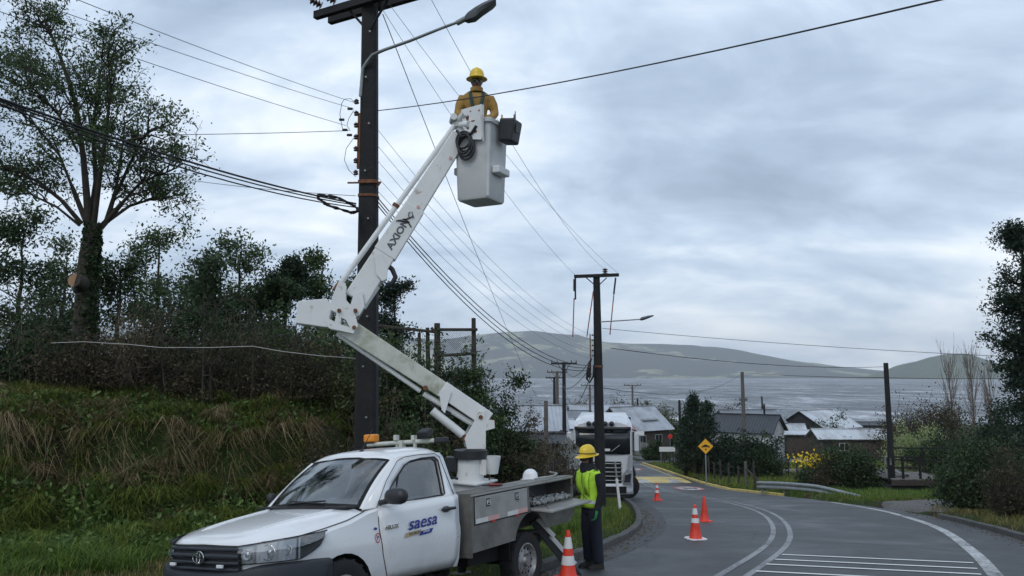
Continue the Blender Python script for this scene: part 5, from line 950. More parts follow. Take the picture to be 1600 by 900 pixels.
for sx in (-1, 1):
    mb = MB(); mb.add([(sx*.80, -.155, .70), (sx*1.16, -.12, .72), (sx*1.20, -.09, 1.26), (sx*1.00, -.12, 1.34), (sx*.82, -.15, 1.12)], [(0, 1, 2, 3, 4)]); hd = mb.build('headlamp', 'chrome', tk, solid=.04)
    mb = MB(); mb.add([(sx*.86, -.170, .78), (sx*1.11, -.150, .80), (sx*1.15, -.125, 1.16), (sx*.90, -.165, 1.08)], [(0, 1, 2, 3)]); mb.build('lamp_glass', 'window_dark', hd, solid=.01)
    mb = MB(); mb.add([(sx*.98, -.115, 1.40), (sx*1.17, -.10, 1.36), (sx*1.17, -.10, 1.90), (sx*1.06, -.115, 1.90)], [(0, 1, 2, 3)]); mb.build('corner_deflector', 'silver', tk, solid=.03)
    mb = MB(); mb.box((sx*1.40, .12, 2.42), (.19, .12, .80)); mr = mb.build('mirror', 'truck_white', tk, bevel=.05)
    for za in (2.89, 2.03):
        mb = MB(); mb.tube([(sx*1.15, .2, za+.02), (sx*1.40, .14, za)], .03, 6); mb.build('mirror_arm', 'black_plastic', mr)
    mb = MB(); mb.box((sx*1.05, -.06, 3.02), (.14, .08, .06)); mb.build('marker_lamp', 'amber', tk)
    for y in (1.0, 5.2, 6.5):
        wt = empty('wheel'); wt.parent = tk; M_ = Matrix.Translation((sx*1.02, y, .5))@Matrix.Rotation(-sx*math.pi/2, 4, 'X'); mb = MB(); mb.lathe([(.3, -.15), (.44, -.16), (.5, -.12), (.5, .12), (.44, .16), (.3, .15)], M_, 24); mb.build('tyre', 'rubber', wt, smooth=40)
        mb = MB(); mb.lathe([(.3, .13), (.22, .05), (.1, .10), (.001, .10)], M_, 16); mb.build('rim', 'rim', wt, smooth=40)
for x0, x1 in ((.35, .70), (-.5, -.1)):
    mb = MB(); mb.tube([(x0, -.12, 2.04), (x1, -.13, 2.30)], .012, 5); mb.build('wiper', 'silver', tk, smooth=60)
mb = MB(); mb.box((-.1, -.075, 1.78), (.42, .02, .10)); mb.build('maker_badge', 'silver', tk)
mb = MB(); mb.box((.05, -.11, 2.10), (.5, .01, .10)); mb.build('dash_card', 'sticker_white', tk)
mb = MB(); mb.box((0, 6.2, 1.95), (2.4, 6.6, 2.5)); tr = mb.build('cargo_box', 'truck_white', tk, bevel=.03)
mb = MB(); mb.beam((-.4, 1.5, .85), (-.4, 9.3, .85), .12, .25); mb.beam((.4, 1.5, .85), (.4, 9.3, .85), .12, .25); mb.build('chassis', 'black_matte', tk)
# ------------------------------------------------------------------ poles
def cyl(mb_, a, b, r0, r1=None, seg=10, m=0): return mb_.tube([a, b], [r0, r1 or r0], seg, m=m)
def insulator(name, p, axis, parent, mat='porcelain', r=.06, n=3, pitch=.05):
    ax = Vector(axis).normalized(); M_ = frame(p, ax.orthogonal(), ax.cross(ax.orthogonal())); 
    if M_.col[2].to_3d().dot(ax) < 0: M_ = M_@Matrix.Rotation(math.pi, 4, 'X')
    prof = [(.001, 0), (.018, 0)]
    for k in range(n): prof += [(r, k*pitch+.012), (r*.92, k*pitch+.026), (.024, k*pitch+.04)]
    prof += [(.001, n*pitch+.02)]
    mb = MB(); mb.lathe(prof, M_, 12); return mb.build(name, mat, parent, smooth=40)
PY = 13.0
pb = at(572, 800, PY); pt = at(578.5, 0, PY); ax_ = (pt-pb); 
def onp(py): return pb+ax_*((800-py)/800)
ptop = onp(-70); pbot = Vector((pb.x, PY, gz1(pb.x, PY)-.3))
P1 = thing('utility_pole', 'tall dark wooden power pole with street lamp arm rising behind the pickup', 'utility pole')
mb = MB()
def sq(p, h): return [p+Vector((h*a, h*b, 0)) for a, b in ((-1, -.7), (-.7, -1), (.7, -1), (1, -.7), (1, .7), (.7, 1), (-.7, 1), (-1, .7))]
mb.loft([sq(pbot, .195), sq(onp(600), .175), sq(onp(300), .15), sq(onp(0), .128), sq(ptop, .12)]); mb.build('shaft', 'pole_wood', P1)
for k in range(9):
    mb = MB(); mb.tube([onp(60+75*k)+Vector((.03*(-1)**k, -.17-.003*k, 0)), onp(60+75*k)+Vector((.03*(-1)**k, -.19-.006*k, 0))], .018, 6); mb.build('bolt', 'galv', P1)
mb = MB(); mb.box(onp(560)+Vector((-.02, -.178, 0)), (.09, .006, .14)); mb.build('number_tag', 'galv', P1)
armdir = Vector((1, -.55, 0)).normalized()
for off_, zpy in ((-.19, 10), (.19, 4)):
    q = Vector((-armdir.y, armdir.x, 0)); c0 = onp(zpy)+q*off_
    mb = MB(); mb.beam(c0-armdir*1.12, c0+armdir*1.30, .11, .14); mb.build('cross_arm', 'pole_wood', P1, bevel=.01)
for a, b in ((548, 26), (612, 12), (598, 30)):
    pass
for s_ in (-1, 1):
    mb = MB(); cyl(mb, onp(58)+Vector((0, -.12, 0)), onp(16)+armdir*.42*s_+Vector((0, -.14, 0)), .022); mb.build('brace', 'pole_wood', P1)
q = Vector((-armdir.y, armdir.x, 0))
for k, d_ in enumerate((-.95, -.62, .95)):
    insulator('insulator', onp(2)+armdir*d_+q*-.2+Vector((0, 0, .05)), (-.8, -.3, .35) if k < 2 else (.2, -1, .2), P1, r=.075, n=4, pitch=.06)
for k in range(7):
    py = 176+k*19; insulator('spool_insulator', onp(py)+Vector((-.20, -.10, 0)), (-.15, 0, 1), P1, 'porcelain', .045, 2, .04)
mb = MB(); mb.box((onp(235)+Vector((-.16, -.08, 0))), (.05, .06, .98)); mb.build('secondary_rack', 'rust', P1)
for py in (300, 322):
    mb = MB(); mb.loft([sq(onp(py-2), .165), sq(onp(py+2), .165)]); mb.build('band', 'rust', P1)
mb = MB(); mb.tube([onp(303)+Vector((-.33, -.17, -.01)), onp(303)+Vector((.24, -.17, .0))], .016, 6); mb.tube([onp(303)+Vector((.24, -.17, 0)), onp(311)+Vector((.17, -.17, 0))], .012, 6); mb.build('cable_bracket', 'rust', P1)
mb = MB(); a = onp(190)+Vector((-.15, -.13, 0)); mb.tube([onp(165)+Vector((-.13, -.14, 0)), onp(120)+Vector((-.09, -.16, 0)), at(574, 96, PY-.2), at(582, 86, PY-.25), at(600, 78, PY-.35), at(640, 64, PY-.55), at(690, 44, PY-.8), at(722, 32, PY-.95)], [.03, .03, .03, .03, .028, .026, .024, .024], 8); mb.build('lamp_arm', 'galv', P1, smooth=60)
LP_ = at(722, 32, PY-.95); LD = (at(775, 4, PY-1.25)-LP_).normalized()
Ml = frame(LP_, LD, Vector((0, 1, .25)))
mb = MB(); mb.tube([LP_-LD*.10, LP_+LD*.12], .045, 8); mb.build('lamp_clamp', 'galv', P1, smooth=60)
mb = MB(); rg = []
for t, w_, h0, h1 in ((.06, .05, -.04, .04), (.12, .10, -.07, .05), (.26, .13, -.10, .06), (.40, .14, -.06, .06), (.60, .13, -.035, .05), (.66, .09, -.02, .035)):
    rg.append([LP_+LD*t+Vector((0, 1, 0))*w_*a+Vector((0, 0, 1))*b for a, b in ((-1, 0), (-.8, h1), (.8, h1), (1, 0), (.75, h0), (-.75, h0))])
mb.loft(rg); lu = mb.build('lamp_head', 'letter_grey', P1, smooth=40)
# second pole beside the lorry
QY = 26.2
def pole2(py): return at(np.interp(py, [430, 780], [932, 938.5]), py, QY)
P2 = thing('utility_pole', 'dark wooden pole with T-shaped cross arm and hanging red straps before the lorry', 'utility pole')
p0 = pole2(780); mb = MB(); mb.tube([Vector((p0.x, QY, gz1(p0.x, QY)-.3)), pole2(620), pole2(430)], [.19, .16, .115], 12); mb.build('shaft', 'pole_wood', P2, smooth=50)
a, b = at(897, 432, QY-.1), at(967, 429.5, QY-.1); mb = MB(); mb.beam(a, b, .11, .11); mb.build('cross_arm', 'pole_wood', P2, bevel=.01)
for px in (916, 948): mb = MB(); cyl(mb, at(px, 434, QY-.12), pole2(449)+Vector((0, -.14, 0)), .018); mb.build('brace', 'pole_wood', P2)
insulator('insulator', at(945.5, 428, QY), (0, 0, 1), P2, r=.1, n=3, pitch=.07)
for px, y0, y1 in ((899, 434, 468), (962, 434, 460), (897, 436, 455)): mb = MB(); cyl(mb, at(px, y0, QY-.1), at(px-(3 if px > 940 else 0), y1, QY-.1), .03); mb.build('strap_hook', 'cable', P2)
for (x0, y0), (x1, y1) in (((897, 466), (895, 527)), ((927, 455), (917, 526)), ((959, 461), (953, 523))):
    mb = MB(); cyl(mb, at(x0, y0, QY-.15), at(x1, y1, QY-.15), .018); mb.build('strap', 'rope_red', P2)
mb = MB(); mb.tube([at(938, 503, QY-.1), at(970, 501, QY-.5), at(1000, 499, QY-.9)], [.022, .022, .02], 6); mb.build('lamp_arm', 'galv', P2)
mb = MB(); rg = []
c0, c1 = at(1000, 499, QY-.9), at(1021, 493, QY-1.15); dd = (c1-c0)
for t, w_, h in ((0, .04, .03), (.15, .09, .06), (.6, .11, .05), (1, .06, .02)): rg.append([c0+dd*t+Vector((0, w_*a, h*b)) for a, b in ((-1, 0), (0, 1), (1, 0), (0, -1))])
mb.loft(rg); mb.build('lamp_head', 'letter_grey', P2, smooth=60)
mb = MB(); cyl(mb, at(922, 522, QY-.15), at(923, 580, QY-.15), .02); mb.build('secondary_rack', 'rust', P2)
for py in (525, 533, 541, 549, 557): insulator('spool_insulator', at(926, py, QY-.2), (0, 0, 1), P2, r=.045, n=1, pitch=.05)
mb = MB(); mb.loft([[pole2(py)+Vector((.17*math.cos(t), .17*math.sin(t), 0)) for t in np.linspace(0, 6.28, 13)[:-1]] for py in (571, 574)]); mb.build('band', 'rust', P2)
mb = MB(); mb.tube([at(924, 560, QY-.2), at(918, 578, QY-.25), at(917, 592, QY-.25), at(921, 598, QY-.25), at(927, 588, QY-.25), at(928, 570, QY-.2)], .035, 6); mb.build('cable_loop', 'cable', P2, smooth=60)
mb = MB(); mb.box(at(921, 582, QY-.3), (.10, .10, .35)); mb.build('splice_box', 'cable', P2, bevel=.02)
# far poles
def far_pole(px, ptop_, Y, r, label, arms=(), mat='pole_wood', lean=0.0, gmax=None):
    t = thing('utility_pole', label, 'utility pole', group='distant poles'); top = at(px, ptop_, Y); bz = gz1(top.x, Y)-.3
    mb = MB(); mb.tube([(top.x+lean, Y, bz), tuple(top)], [r*1.15, r*.8], 8); mb.build('shaft', mat, t, smooth=60)
    for dz, L in arms:
        mb = MB(); mb.beam(top+Vector((-L, -.1, -dz)), top+Vector((L, -.1, -dz)), .12, .14); mb.build('cross_arm', mat, t)
        for sx in (-1, -.55, .6, 1): mb = MB(); mb.tube([top+Vector((sx*L*.95, -.1, -dz+.07)), top+Vector((sx*L*.95, -.1, -dz+.25))], [.05, .03], 6); mb.build('pin', 'porcelain', t)
        for sx in (-1, 1): mb = MB(); cyl(mb, top+Vector((sx*L*.5, -.12, -dz)), top+Vector((0, -.12, -dz-.7)), .025, seg=5); mb.build('brace', mat, t)
far_pole(881, 566, 60, .16, 'distant dark pole with cross arm, nearest of the three left of the lorry', [(.1, 1.0)])
far_pole(870.5, 580, 76, .17, 'distant grey pole with cross arm just left of the nearest far pole', [(.1, 1.0)], 'pole_grey')
far_pole(866, 589, 90, .17, 'distant thin pole, leftmost of the three left of the lorry', [(.1, 1.0)])
far_pole(853, 626, 52, .16, 'short grey pole stub standing left of the far power poles', [], 'pole_grey')
far_pole(988, 601, 118, .17, 'distant grey pole with cross arm above the gabled house roof', [(.1, 1.3)], 'pole_grey')
far_pole(921.5, 601, 112, .17, 'distant grey pole seen just left of the strap-hung pole', [(.1, 1.3)], 'pole_grey')
far_pole(1159.5, 581, 72, .19, 'grey pole carrying two cables above the dark-roofed house', [(2.6, .35)], 'pole_grey')
far_pole(1061.5, 625, 74, .15, 'dark bare pole left of the tall conifer', [])
P5 = at(1384, 567, 39.5)
far_pole(1384, 567, 39.5, .15, 'dark bare pole standing by the wooden deck on the right', [])
tag(empty('x'), None); bpy.data.objects.remove(bpy.data.objects['x'])
mb = MB(); mb.box(at(1387.5, 720, 39.2), (.30, .16, .42)); o = mb.build('meter_box', 'wall_grey', bevel=.02); tag(o, 'small grey meter box fixed to the bare pole by the deck', 'meter box'); mb = MB(); c0 = at(1387.5, 719, 39.1); mb.box(c0, (.14, .02, .14)); mb.build('meter_window', 'window_dark', o)
# ------------------------------------------------------------------ wires
def wire(a, b, sag, r, mat, label, n=14, name='cable'):
    a = Vector(a); b = Vector(b); mb = MB()
    mb.tube([a+(b-a)*t-Vector((0, 0, sag*4*t*(1-t))) for t in np.linspace(0, 1, n)], r, 5); return tag(mb.build(name, mat, smooth=180), label, 'cable')
wire(onp(188)+Vector((.15, -.13, 0)), at(1520, -12, 5.0), .10, .008, 'cable', 'thick black cable crossing in front of the lineman to the upper right')
for k, (s_, e_, lb) in enumerate((((60, 0), (553, 170), 'middle of three thin wires running from the upper left to the pole'), ((135, 0), (556, 161), 'highest of three thin wires running from the upper left to the pole'), ((-20, 6), (540, 196), 'lowest of three thin wires crossing the big tree to the pole'))):
    a = at(*s_, 7.0); b = at(*e_, PY-.15); d = a-b; wire(b, a+d*.25, .05, .0042, 'cable_grey' if k < 2 else 'cable', lb)
wire(at(545, 204, PY-.15), at(150, 211, 11.0), .02, .0055, 'cable', 'near-level thin wire reaching the pole from behind the big tree')
for k, (dy, lb) in enumerate(((0, 'upper of the thick black communication cables sweeping to the pole from the left'), (4, 'middle of the thick black communication cables sweeping to the pole from the left'), (10, 'lowest of the thick black communication cables sweeping to the pole from the left'))):
    a = at(-40, 140+dy*.7, 6.5+.3*k); b = at(556, 318+dy*.6, PY-.2); wire(b, a, .10+.03*k, .010 if k else .014, 'cable', lb)
wire(at(300, 282, 14), at(556, 306, PY-.2), .03, .006, 'cable_grey', 'thin grey wire just above the communication cables by the pole')
mb = MB(); rgn = random.Random(4)
c0 = at(528, 318, PY-.35)
pts = []
for k in range(70):
    a = k*.36; pts.append(c0+Vector((.34*math.cos(a)+.01*math.sin(k), .05*math.sin(k*1.3), .09*math.sin(a)-.19*math.cos(a)*.62+.02*math.sin(k*2.1))))
mb.tube(pts, .013, 5); o = mb.build('cable_coil', 'cable', smooth=180); tag(o, 'coil of spare black cable hanging left of the tall pole', 'cable coil')
for k, (dx, lb) in enumerate(((0, 'upper of three black cables slanting down from the tall pole to the second pole'), (3, 'middle of three black cables slanting down from the tall pole to the second pole'), (6, 'lower of three black cables slanting down from the tall pole to the second pole'))):
    wire(onp(322+dx*2)+Vector((.14, -.1, 0)), at(922, 571+dx*1.2, QY-.2), .75+.05*k, .010, 'cable', lb, 20)
wire(at(598, 22, PY-.15), at(838, 620, 58), .25, .008, 'cable', 'dark wire dropping steeply from the tall pole to the far rooftops', 20)
for k, (s_, e_, lb) in enumerate((((668, -12), (944, 420), 'right-hand high wire curving down to the second pole insulator'), ((607, 5), (967, 428), 'wire running past the bucket down to the right end of the cross arm'), ((596, 12), (899, 430), 'wire ending at the left end of the cross arm'))):
    wire(at(*s_, PY-.2) if k else at(*s_, 11.0), at(*e_, QY-.1), .35 if k else .5, .0045, 'cable_grey', lb, 18)
for k, y0 in enumerate((212, 238, 262, 288, 310)):
    wire(onp(y0)+Vector((.12, -.1, 0)), at(925, 524+k*9, QY-.2), .55, .0040, 'cable_grey', ['highest', 'second', 'third', 'fourth', 'lowest'][k]+' of the five thin parallel wires between the tall pole and the second pole', 18)
wire(at(941, 513, QY-.1), at(1640, 560, 24), .10, .008, 'cable', 'long thin wire running right from the second pole towards the tall right-hand tree')
wire(at(955, 544, QY), at(1384, 573, 39.5), .25, .012, 'cable', 'cable from the second pole to the bare pole by the deck')
wire(at(1159, 582, 72), at(1384, 590, 39.5), .1, .016, 'cable', 'cable from the grey pole to the bare pole by the deck'); wire(at(1384, 590, 39.5), at(1640, 590, 38), .06, .012, 'cable', 'cable running right from the bare pole by the deck')
wire(at(928, 604, QY), at(1159, 583, 72), .9, .012, 'cable', 'sagging cable from the second pole to the grey pole over the houses')
wire(at(700, 700, 30), at(1640, 650, 40), .05, .004, 'cable', 'faint low wire in front of the lake') if False else None
for k, (e_, Y_) in enumerate((((881, 572), 60), ((870, 586), 76), ((881, 600), 60))): wire(at(924, 560+k*12, QY-.2), at(*e_, Y_), .7+.3*k, .014, 'cable', ['upper', 'middle', 'lower'][k]+' drooping cable between the second pole and the far left poles')
mb = MB(); rp = [(80, 536), (130, 534), (200, 538), (250, 543), (330, 543), (395, 541), (440, 549), (500, 556), (557, 560)]; mb.tube([at(x, y, 14.6-.0016*x) for x, y in rp], .006, 5); tag(mb.build('rope', 'rope_white', smooth=180), 'pale slack rope strung along the top of the overgrown bank', 'rope')
# little loops of service wire at the pole
for k, P_ in enumerate([[(556, 163), (548, 154), (538, 155), (533, 163)], [(553, 172), (545, 185), (542, 196), (547, 204)], [(553, 215), (541, 232), (538, 250), (545, 266), (556, 276)], [(534, 163), (531, 178), (534, 196), (536, 205)]]):
    mb = MB(); mb.tube([at(x, y, PY-.25) for x, y in P_], .005, 5); mb.build('jumper_wire', 'cable', P1, smooth=180)
for (x, y) in ((539, 203), (546, 211), (547, 170), (534, 187)): mb = MB(); mb.box(at(x, y, PY-.2), (.09, .04, .04)); mb.build('connector', 'cable', P1, bevel=.01)
# ------------------------------------------------------------------ signs and roadside furniture
def post(t, p, h, r=.03, mat='galv'): mb = MB(); mb.tube([(p.x, p.y, gz1(p.x, p.y)-.2), (p.x, p.y, h)], r, 8); return mb.build('post', mat, t, smooth=60)
def disc(t, name, c, r, mat, off=0.0, n=24, th=.006):
    mb = MB(); mb.lathe([(.001, 0), (r, 0), (r, th), (.001, th)], Matrix.Translation(c+Vector((0, -off, 0)))@Matrix.Rotation(math.pi/2, 4, 'X'), n); return mb.build(name, mat, t)
SY = 49.0; sgn = at(1102.5, 697.5, SY); t = thing('warning_sign', 'yellow diamond speed-bump warning sign on a grey post by the right fence', 'road sign'); post(t, sgn+Vector((0, .05, 0)), sgn.z+.4, .045)
def diamond(t, name, c, h, mat, off, th=.01):
    mb = MB(); mb.prism([(h, 0), (0, h), (-h, 0), (0, -h)], Matrix.Translation(c+Vector((0, -off, 0)))@Matrix.Rotation(math.pi/2, 4, 'X'), th); return mb.build(name, mat, t)
pl = diamond(t, 'plate', sgn, .50, 'sign_black', 0); diamond(t, 'face', sgn, .475, 'sign_yellow', .011, .004)
MP = Matrix.Translation(sgn+Vector((0, -.018, 0)))@Matrix.Rotation(math.pi/2, 4, 'X')
mb = MB(); mb.prism([(-.27, -.02), (-.25, .03), (-.16, .05), (-.08, .11), (.07, .11), (.15, .05), (.25, .035), (.27, -.02)], MP, .003); mb.build('car_symbol', 'sign_black', t)
mb = MB(); mb.prism([(-.28, -.075), (-.10, -.055), (.0, -.035), (.10, -.055), (.28, -.075), (.28, -.05), (.0, -.02), (-.28, -.05)][:8], MP, .003); mb.build('bump_symbol', 'sign_black', t); mb = MB(); mb.prism([(-.05, -.22), (.05, -.22), (.05, -.17), (0, -.11), (-.05, -.17)], MP, .003); mb.build('arrow_symbol', 'sign_black', t)
def speed_sign(px, py, Y, label):
    c = at(px, py, Y); t = thing('speed_limit_sign', label, 'road sign'); post(t, c+Vector((0, .05, 0)), c.z+.3, .035); disc(t, 'rim', c, .34, 'sign_red'); disc(t, 'face', c, .26, 'sign_white', .008); text_mesh('30', .36, .002, Matrix.Translation(c+Vector((0, -.02, 0)))@Matrix.Rotation(math.pi/2, 4, 'X'), 'number', 'sign_black', t, bold=.01)
speed_sign(987.5, 671, 86, 'round red-rimmed 30 speed sign right of the lorry'); speed_sign(868, 673, 66, 'round red-rimmed 30 speed sign left of the lorry among the poles')
c = at(981, 656, 88); t = thing('blue_sign', 'small blue and white sign above the right-hand speed sign', 'road sign'); post(t, c+Vector((0, .06, 0)), c.z+.4); mb = MB(); mb.box(c, (.8, .03, .8)); mb.build('plate', 'sign_white', t, bevel=.02); mb = MB(); mb.box(c+Vector((0, -.02, .12)), (.66, .01, .40)); mb.build('panel', 'logo_blue', t)
c = at(888, 702, 31.5); t = thing('sign_back', 'grey back of a diamond road sign left of the lorry', 'road sign'); post(t, c+Vector((0, -.05, 0)), c.z+.5, .03); pl = diamond(t, 'plate', c, .50, 'galv', 0)
c = at(1068, 693, 68); t = thing('notice_board', 'dark navy notice board on two posts left of the yellow sign', 'notice board')
for dx in (-.68, .68): post(t, c+Vector((dx, .05, 0)), c.z+.75, .05, 'wood_dark')
mb = MB(); mb.box(c, (1.36, .05, 1.0)); mb.build('board', 'board_navy', t, bevel=.01); mb = MB(); mb.box(c+Vector((0, -.01, .53)), (1.5, .07, .06)); mb.build('frame', 'wood_dark', t)
for k, w_ in enumerate((.8, .5, .65)):
    mb = MB(); mb.box(c+Vector((-.05*k, -.03, .22-.2*k)), (w_, .006, .07)); mb.build('faded_line', 'wall_grey', t)
c = at(1043, 702, 71); t = thing('white_board', 'low white rectangular board standing in grass left of the notice board', 'sign board'); post(t, c+Vector((-.6, .05, 0)), c.z+.2); post(t, c+Vector((.6, .05, 0)), c.z+.2); mb = MB(); mb.box(c, (1.5, .04, .42)); mb.build('board', 'sign_white', t)
c = at(1001, 677, 84); t = thing('white_board', 'small white board on a post right of the speed sign', 'sign board'); post(t, c+Vector((0, .05, 0)), c.z); mb = MB(); mb.box(c, (.75, .04, .45)); mb.build('board', 'sign_white', t)
c = at(1047, 682, 80); t = thing('stop_sign', 'small red sign on a pole left of the tall conifer', 'road sign'); post(t, c+Vector((0, .05, 0)), c.z+.3); mb = MB(); mb.lathe([(.001, 0), (.24, 0), (.24, .01), (.001, .01)], Matrix.Translation(c)@Matrix.Rotation(math.pi/2, 4, 'X')@Matrix.Rotation(rad(22.5), 4, 'Z'), 8); mb.build('plate', 'sign_red', t)
# slim white delineator leaning by the kerb
t = thing('delineator_post', 'slim white leaning marker post on the grass before the lorry', 'marker post'); a = at(969, 803, 24.4); a.z = gz1(a.x, a.y); b = at(963.5, 748, 24.5); mb = MB(); mb.tube([a, b], .045, 8); mb.build('tube', 'sign_white', t, smooth=60); mb = MB(); mb.tube([b, at(961, 722, 24.55)], .03, 8); mb.build('grey_sleeve', 'galv', t, smooth=60)
# guard rail: W beam on steel posts
t = thing('guard_rail', 'grey steel W-beam guard rail with bent right end along the outer road edge', 'guard rail')
GR = [(1184, 756, 39.6), (1215, 757, 38.6), (1245, 759, 37.4), (1275, 762, 36.2), (1298, 767, 35.0), (1318, 772, 33.6), (1346, 779, 32.2)]; GP = [at(x, y+2, Y) for x, y, Y in GR]; GP = [Vector(p) for p in resample([tuple(p) for p in GP], 30)]
prof = [(0, .19), (.06, .15), (.075, .09), (.01, .0), (.075, -.09), (.06, -.15), (0, -.19)]
mb = MB(); mb.grid([[p+Vector((-.98*o, -.4*o, z)) for o, z in prof] for p in GP]); mb.build('rail', 'galv', t, smooth=60, solid=.012)
for k in (1, 6, 12, 18, 24):
    p = GP[k]; mb = MB(); g_ = gz1(p.x+.12, p.y)-.2; mb.box((p.x+.10, p.y+.05, (p.z+.15+g_)/2), (.11, .12, p.z+.15-g_)); mb.build('post', 'galv', t)
# right-hand field fence: posts and wires
t = thing('field_fence', 'wire field fence on dark wooden posts behind the yellow kerb', 'fence'); rg_ = random.Random(8); tops = []
for k, Y in enumerate(np.arange(42.2, 75, 1.9)):
    x = 13.35+.25*math.sin(Y*.11)+rg_.uniform(-.08, .08)+.02*(Y-42); g_ = gz1(x, Y); h = 1.25+rg_.uniform(-.15, .25); ln_ = rg_.uniform(-.06, .06)
    pale = k == 1; mb = MB(); mb.tube([(x, Y, g_-.2), (x+ln_, Y, g_+h+(.35 if pale else 0))], [.07 if not pale else .10, .055 if not pale else .09], 6); mb.build('post', 'pole_grey' if pale else 'wood_dark', t); tops.append(Vector((x+ln_*.7, Y, g_)))
for hgt in (.35, .7, 1.05): mb = MB(); mb.tube([p+Vector((0, -.06, hgt)) for p in tops], .008, 4); mb.build('strand', 'cable', t)
mb = MB(); mb.tube([tops[1]+Vector((0, -.05, 1.1)), tops[0]+Vector((.5, -.8, .1))], .06, 6); mb.build('stay', 'wood_dark', t)
# wooden deck with black rail
DY = 39.0
dk = thing('timber_deck', 'weathered plank footbridge deck with black railing on the right verge', 'deck')
dz = at(1440, 748, DY).z; dx0, dx1 = at(1393, 745, DY).x, at(1484, 745, DY).x
for k in range(14):
    xx = dx0+(dx1-dx0)*(k+.5)/14; mb = MB(); mb.box((xx, DY+1.4, dz-.04+.008*(k % 3)), ((dx1-dx0)/14-.018, 3.0, .05)); mb.build('plank', 'plank', dk)
mb = MB(); mb.beam((dx0-.05, DY-.08, dz-.20), (dx1+.05, DY-.08, dz-.20), .12, .24); mb.build('edge_beam', 'wood_dark', dk)
mb = MB(); mb.box(((dx0+dx1)/2, DY+1.4, dz-.75), (dx1-dx0, 2.6, .85)); mb.build('abutment', 'wall_dark', dk)
for yy, pxs, top in ((DY, (1389, 1411, 1438), 714), (DY+2.9, (1390, 1443, 1487), 700)):
    zt_ = at(1420, top, yy).z; xs_ = [at(p, 740, yy).x for p in pxs]
    for x in xs_: mb = MB(); mb.box((x, yy, (dz-.1+zt_)/2), (.09, .09, zt_-dz+.1)); mb.build('rail_post', 'black_matte', dk)
    for f in (1.0, .5): zz_ = dz+(zt_-dz)*f; mb = MB(); mb.beam((xs_[0], yy-.003, zz_), (xs_[-1], yy-.003, zz_), .07, .07); mb.build('handrail', 'black_matte', dk)
mb = MB(); mb.grid([[Vector((dx0+.3+.9*u, DY+.6+.5*v, dz+.05+.5*(1-u)*(.4+.6*v)+.05*math.sin(u*9+v*5))) for u in np.linspace(0, 1, 9)] for v in np.linspace(0, 1, 6)]); o = mb.build('tarpaulin', 'wall_grey', smooth=180, solid=.02); tag(o, 'crumpled grey tarpaulin heap lying on the plank deck', 'tarpaulin')
# ------------------------------------------------------------------ houses
def house(name, label, cat, px, Y, L, D, eave, ridge_, yaw, wall, roof, wins=(), over=.35, sink=0.0, door=None, chim=None, gable_x=True):
    c = at(px, 650, Y); g_ = gz1(c.x, Y)-.2-sink; t = thing(name, label, cat, (c.x, Y, g_), rad(yaw)); he = eave-g_; hr = ridge_-g_
    mb = MB(); vs = [(-L/2, -D/2, 0), (L/2, -D/2, 0), (L/2, D/2, 0), (-L/2, D/2, 0), (-L/2, -D/2, he), (L/2, -D/2, he), (L/2, D/2, he), (-L/2, D/2, he), (-L/2, 0, hr-.06), (L/2, 0, hr-.06)]
    mb.add(vs, [(0, 1, 5, 4), (1, 2, 6, 9, 5), (2, 3, 7, 6), (3, 0, 4, 8, 7)]); mb.build('wall', wall, t)
    k = (hr-he)/(D/2)
    rf = empty('roof'); rf.parent = t
    for s_ in (-1, 1):
        mb = MB(); a = Vector((-L/2-over, 0, hr)); b = Vector((L/2+over, 0, hr)); c_ = Vector((L/2+over, s_*(D/2+over), he-k*over)); d_ = Vector((-L/2-over, s_*(D/2+over), he-k*over)); n_ = max(2, int(L/1.0))
        mb.grid([[a+(b-a)*i/n_ for i in range(n_+1)], [d_+(c_-d_)*i/n_ for i in range(n_+1)]]); mb.build('roof_slope', roof, rf, solid=.08)
    mb = MB(); mb.beam((-L/2-over, 0, hr+.03), (L/2+over, 0, hr+.03), .25, .06); mb.build('ridge_cap', roof, rf)
    for (face, u, z, w_, h) in wins:
        if face == 'f': cc = Vector((u, -D/2, z)); ex = Vector((1, 0, 0)); nn = Vector((0, -1, 0))
        else: cc = Vector((L/2 if face == 'r' else -L/2, u, z)); ex = Vector((0, 1, 0)); nn = Vector((1 if face == 'r' else -1, 0, 0))
        sz = lambda a, b, c__: tuple(abs(ex[i])*a+abs(nn[i])*b+(c__ if i == 2 else 0) for i in range(3))
        mb = MB(); mb.box(cc+nn*.02, sz(w_+.16, .06, h+.16)); wn = mb.build('window', 'wall_white' if wall != 'wall_white' else 'wall_grey', t)
        mb = MB(); mb.box(cc+nn*.045, sz(w_, .03, h)); mb.build('pane', 'window_dark', wn); mb = MB(); mb.box(cc+nn*.065, sz(.05, .02, h)); mb.build('mullion', 'wall_white', wn)
    if door: mb = MB(); mb.box((door, -D/2-.02, 1.0), (.95, .06, 2.1)); mb.build('door', 'wall_dark', t)
    if chim:
        mb = MB(); mb.tube([(chim[0], chim[1], hr-.8), (chim[0], chim[1], hr+chim[2])], .11, 8); ch = mb.build('chimney_pipe', 'black_matte', t); mb = MB(); mb.lathe([(.2, 0), (.01, .15)], Matrix.Translation((chim[0], chim[1], hr+chim[2]+.03)), 8, cap=True); mb.build('chimney_cap', 'black_matte', ch)
    return t
H_ = lambda py, Y: at(900, py, Y).z
house('house', 'grey metal-roofed house behind the brush left of the lorry', 'house', 834, 63, 4.6, 4.5, H_(666, 63), H_(633, 63), 4, 'wall_grey', 'roof_metal', [('f', 1.0, 1.6, 1.0, 1.0)], .3)
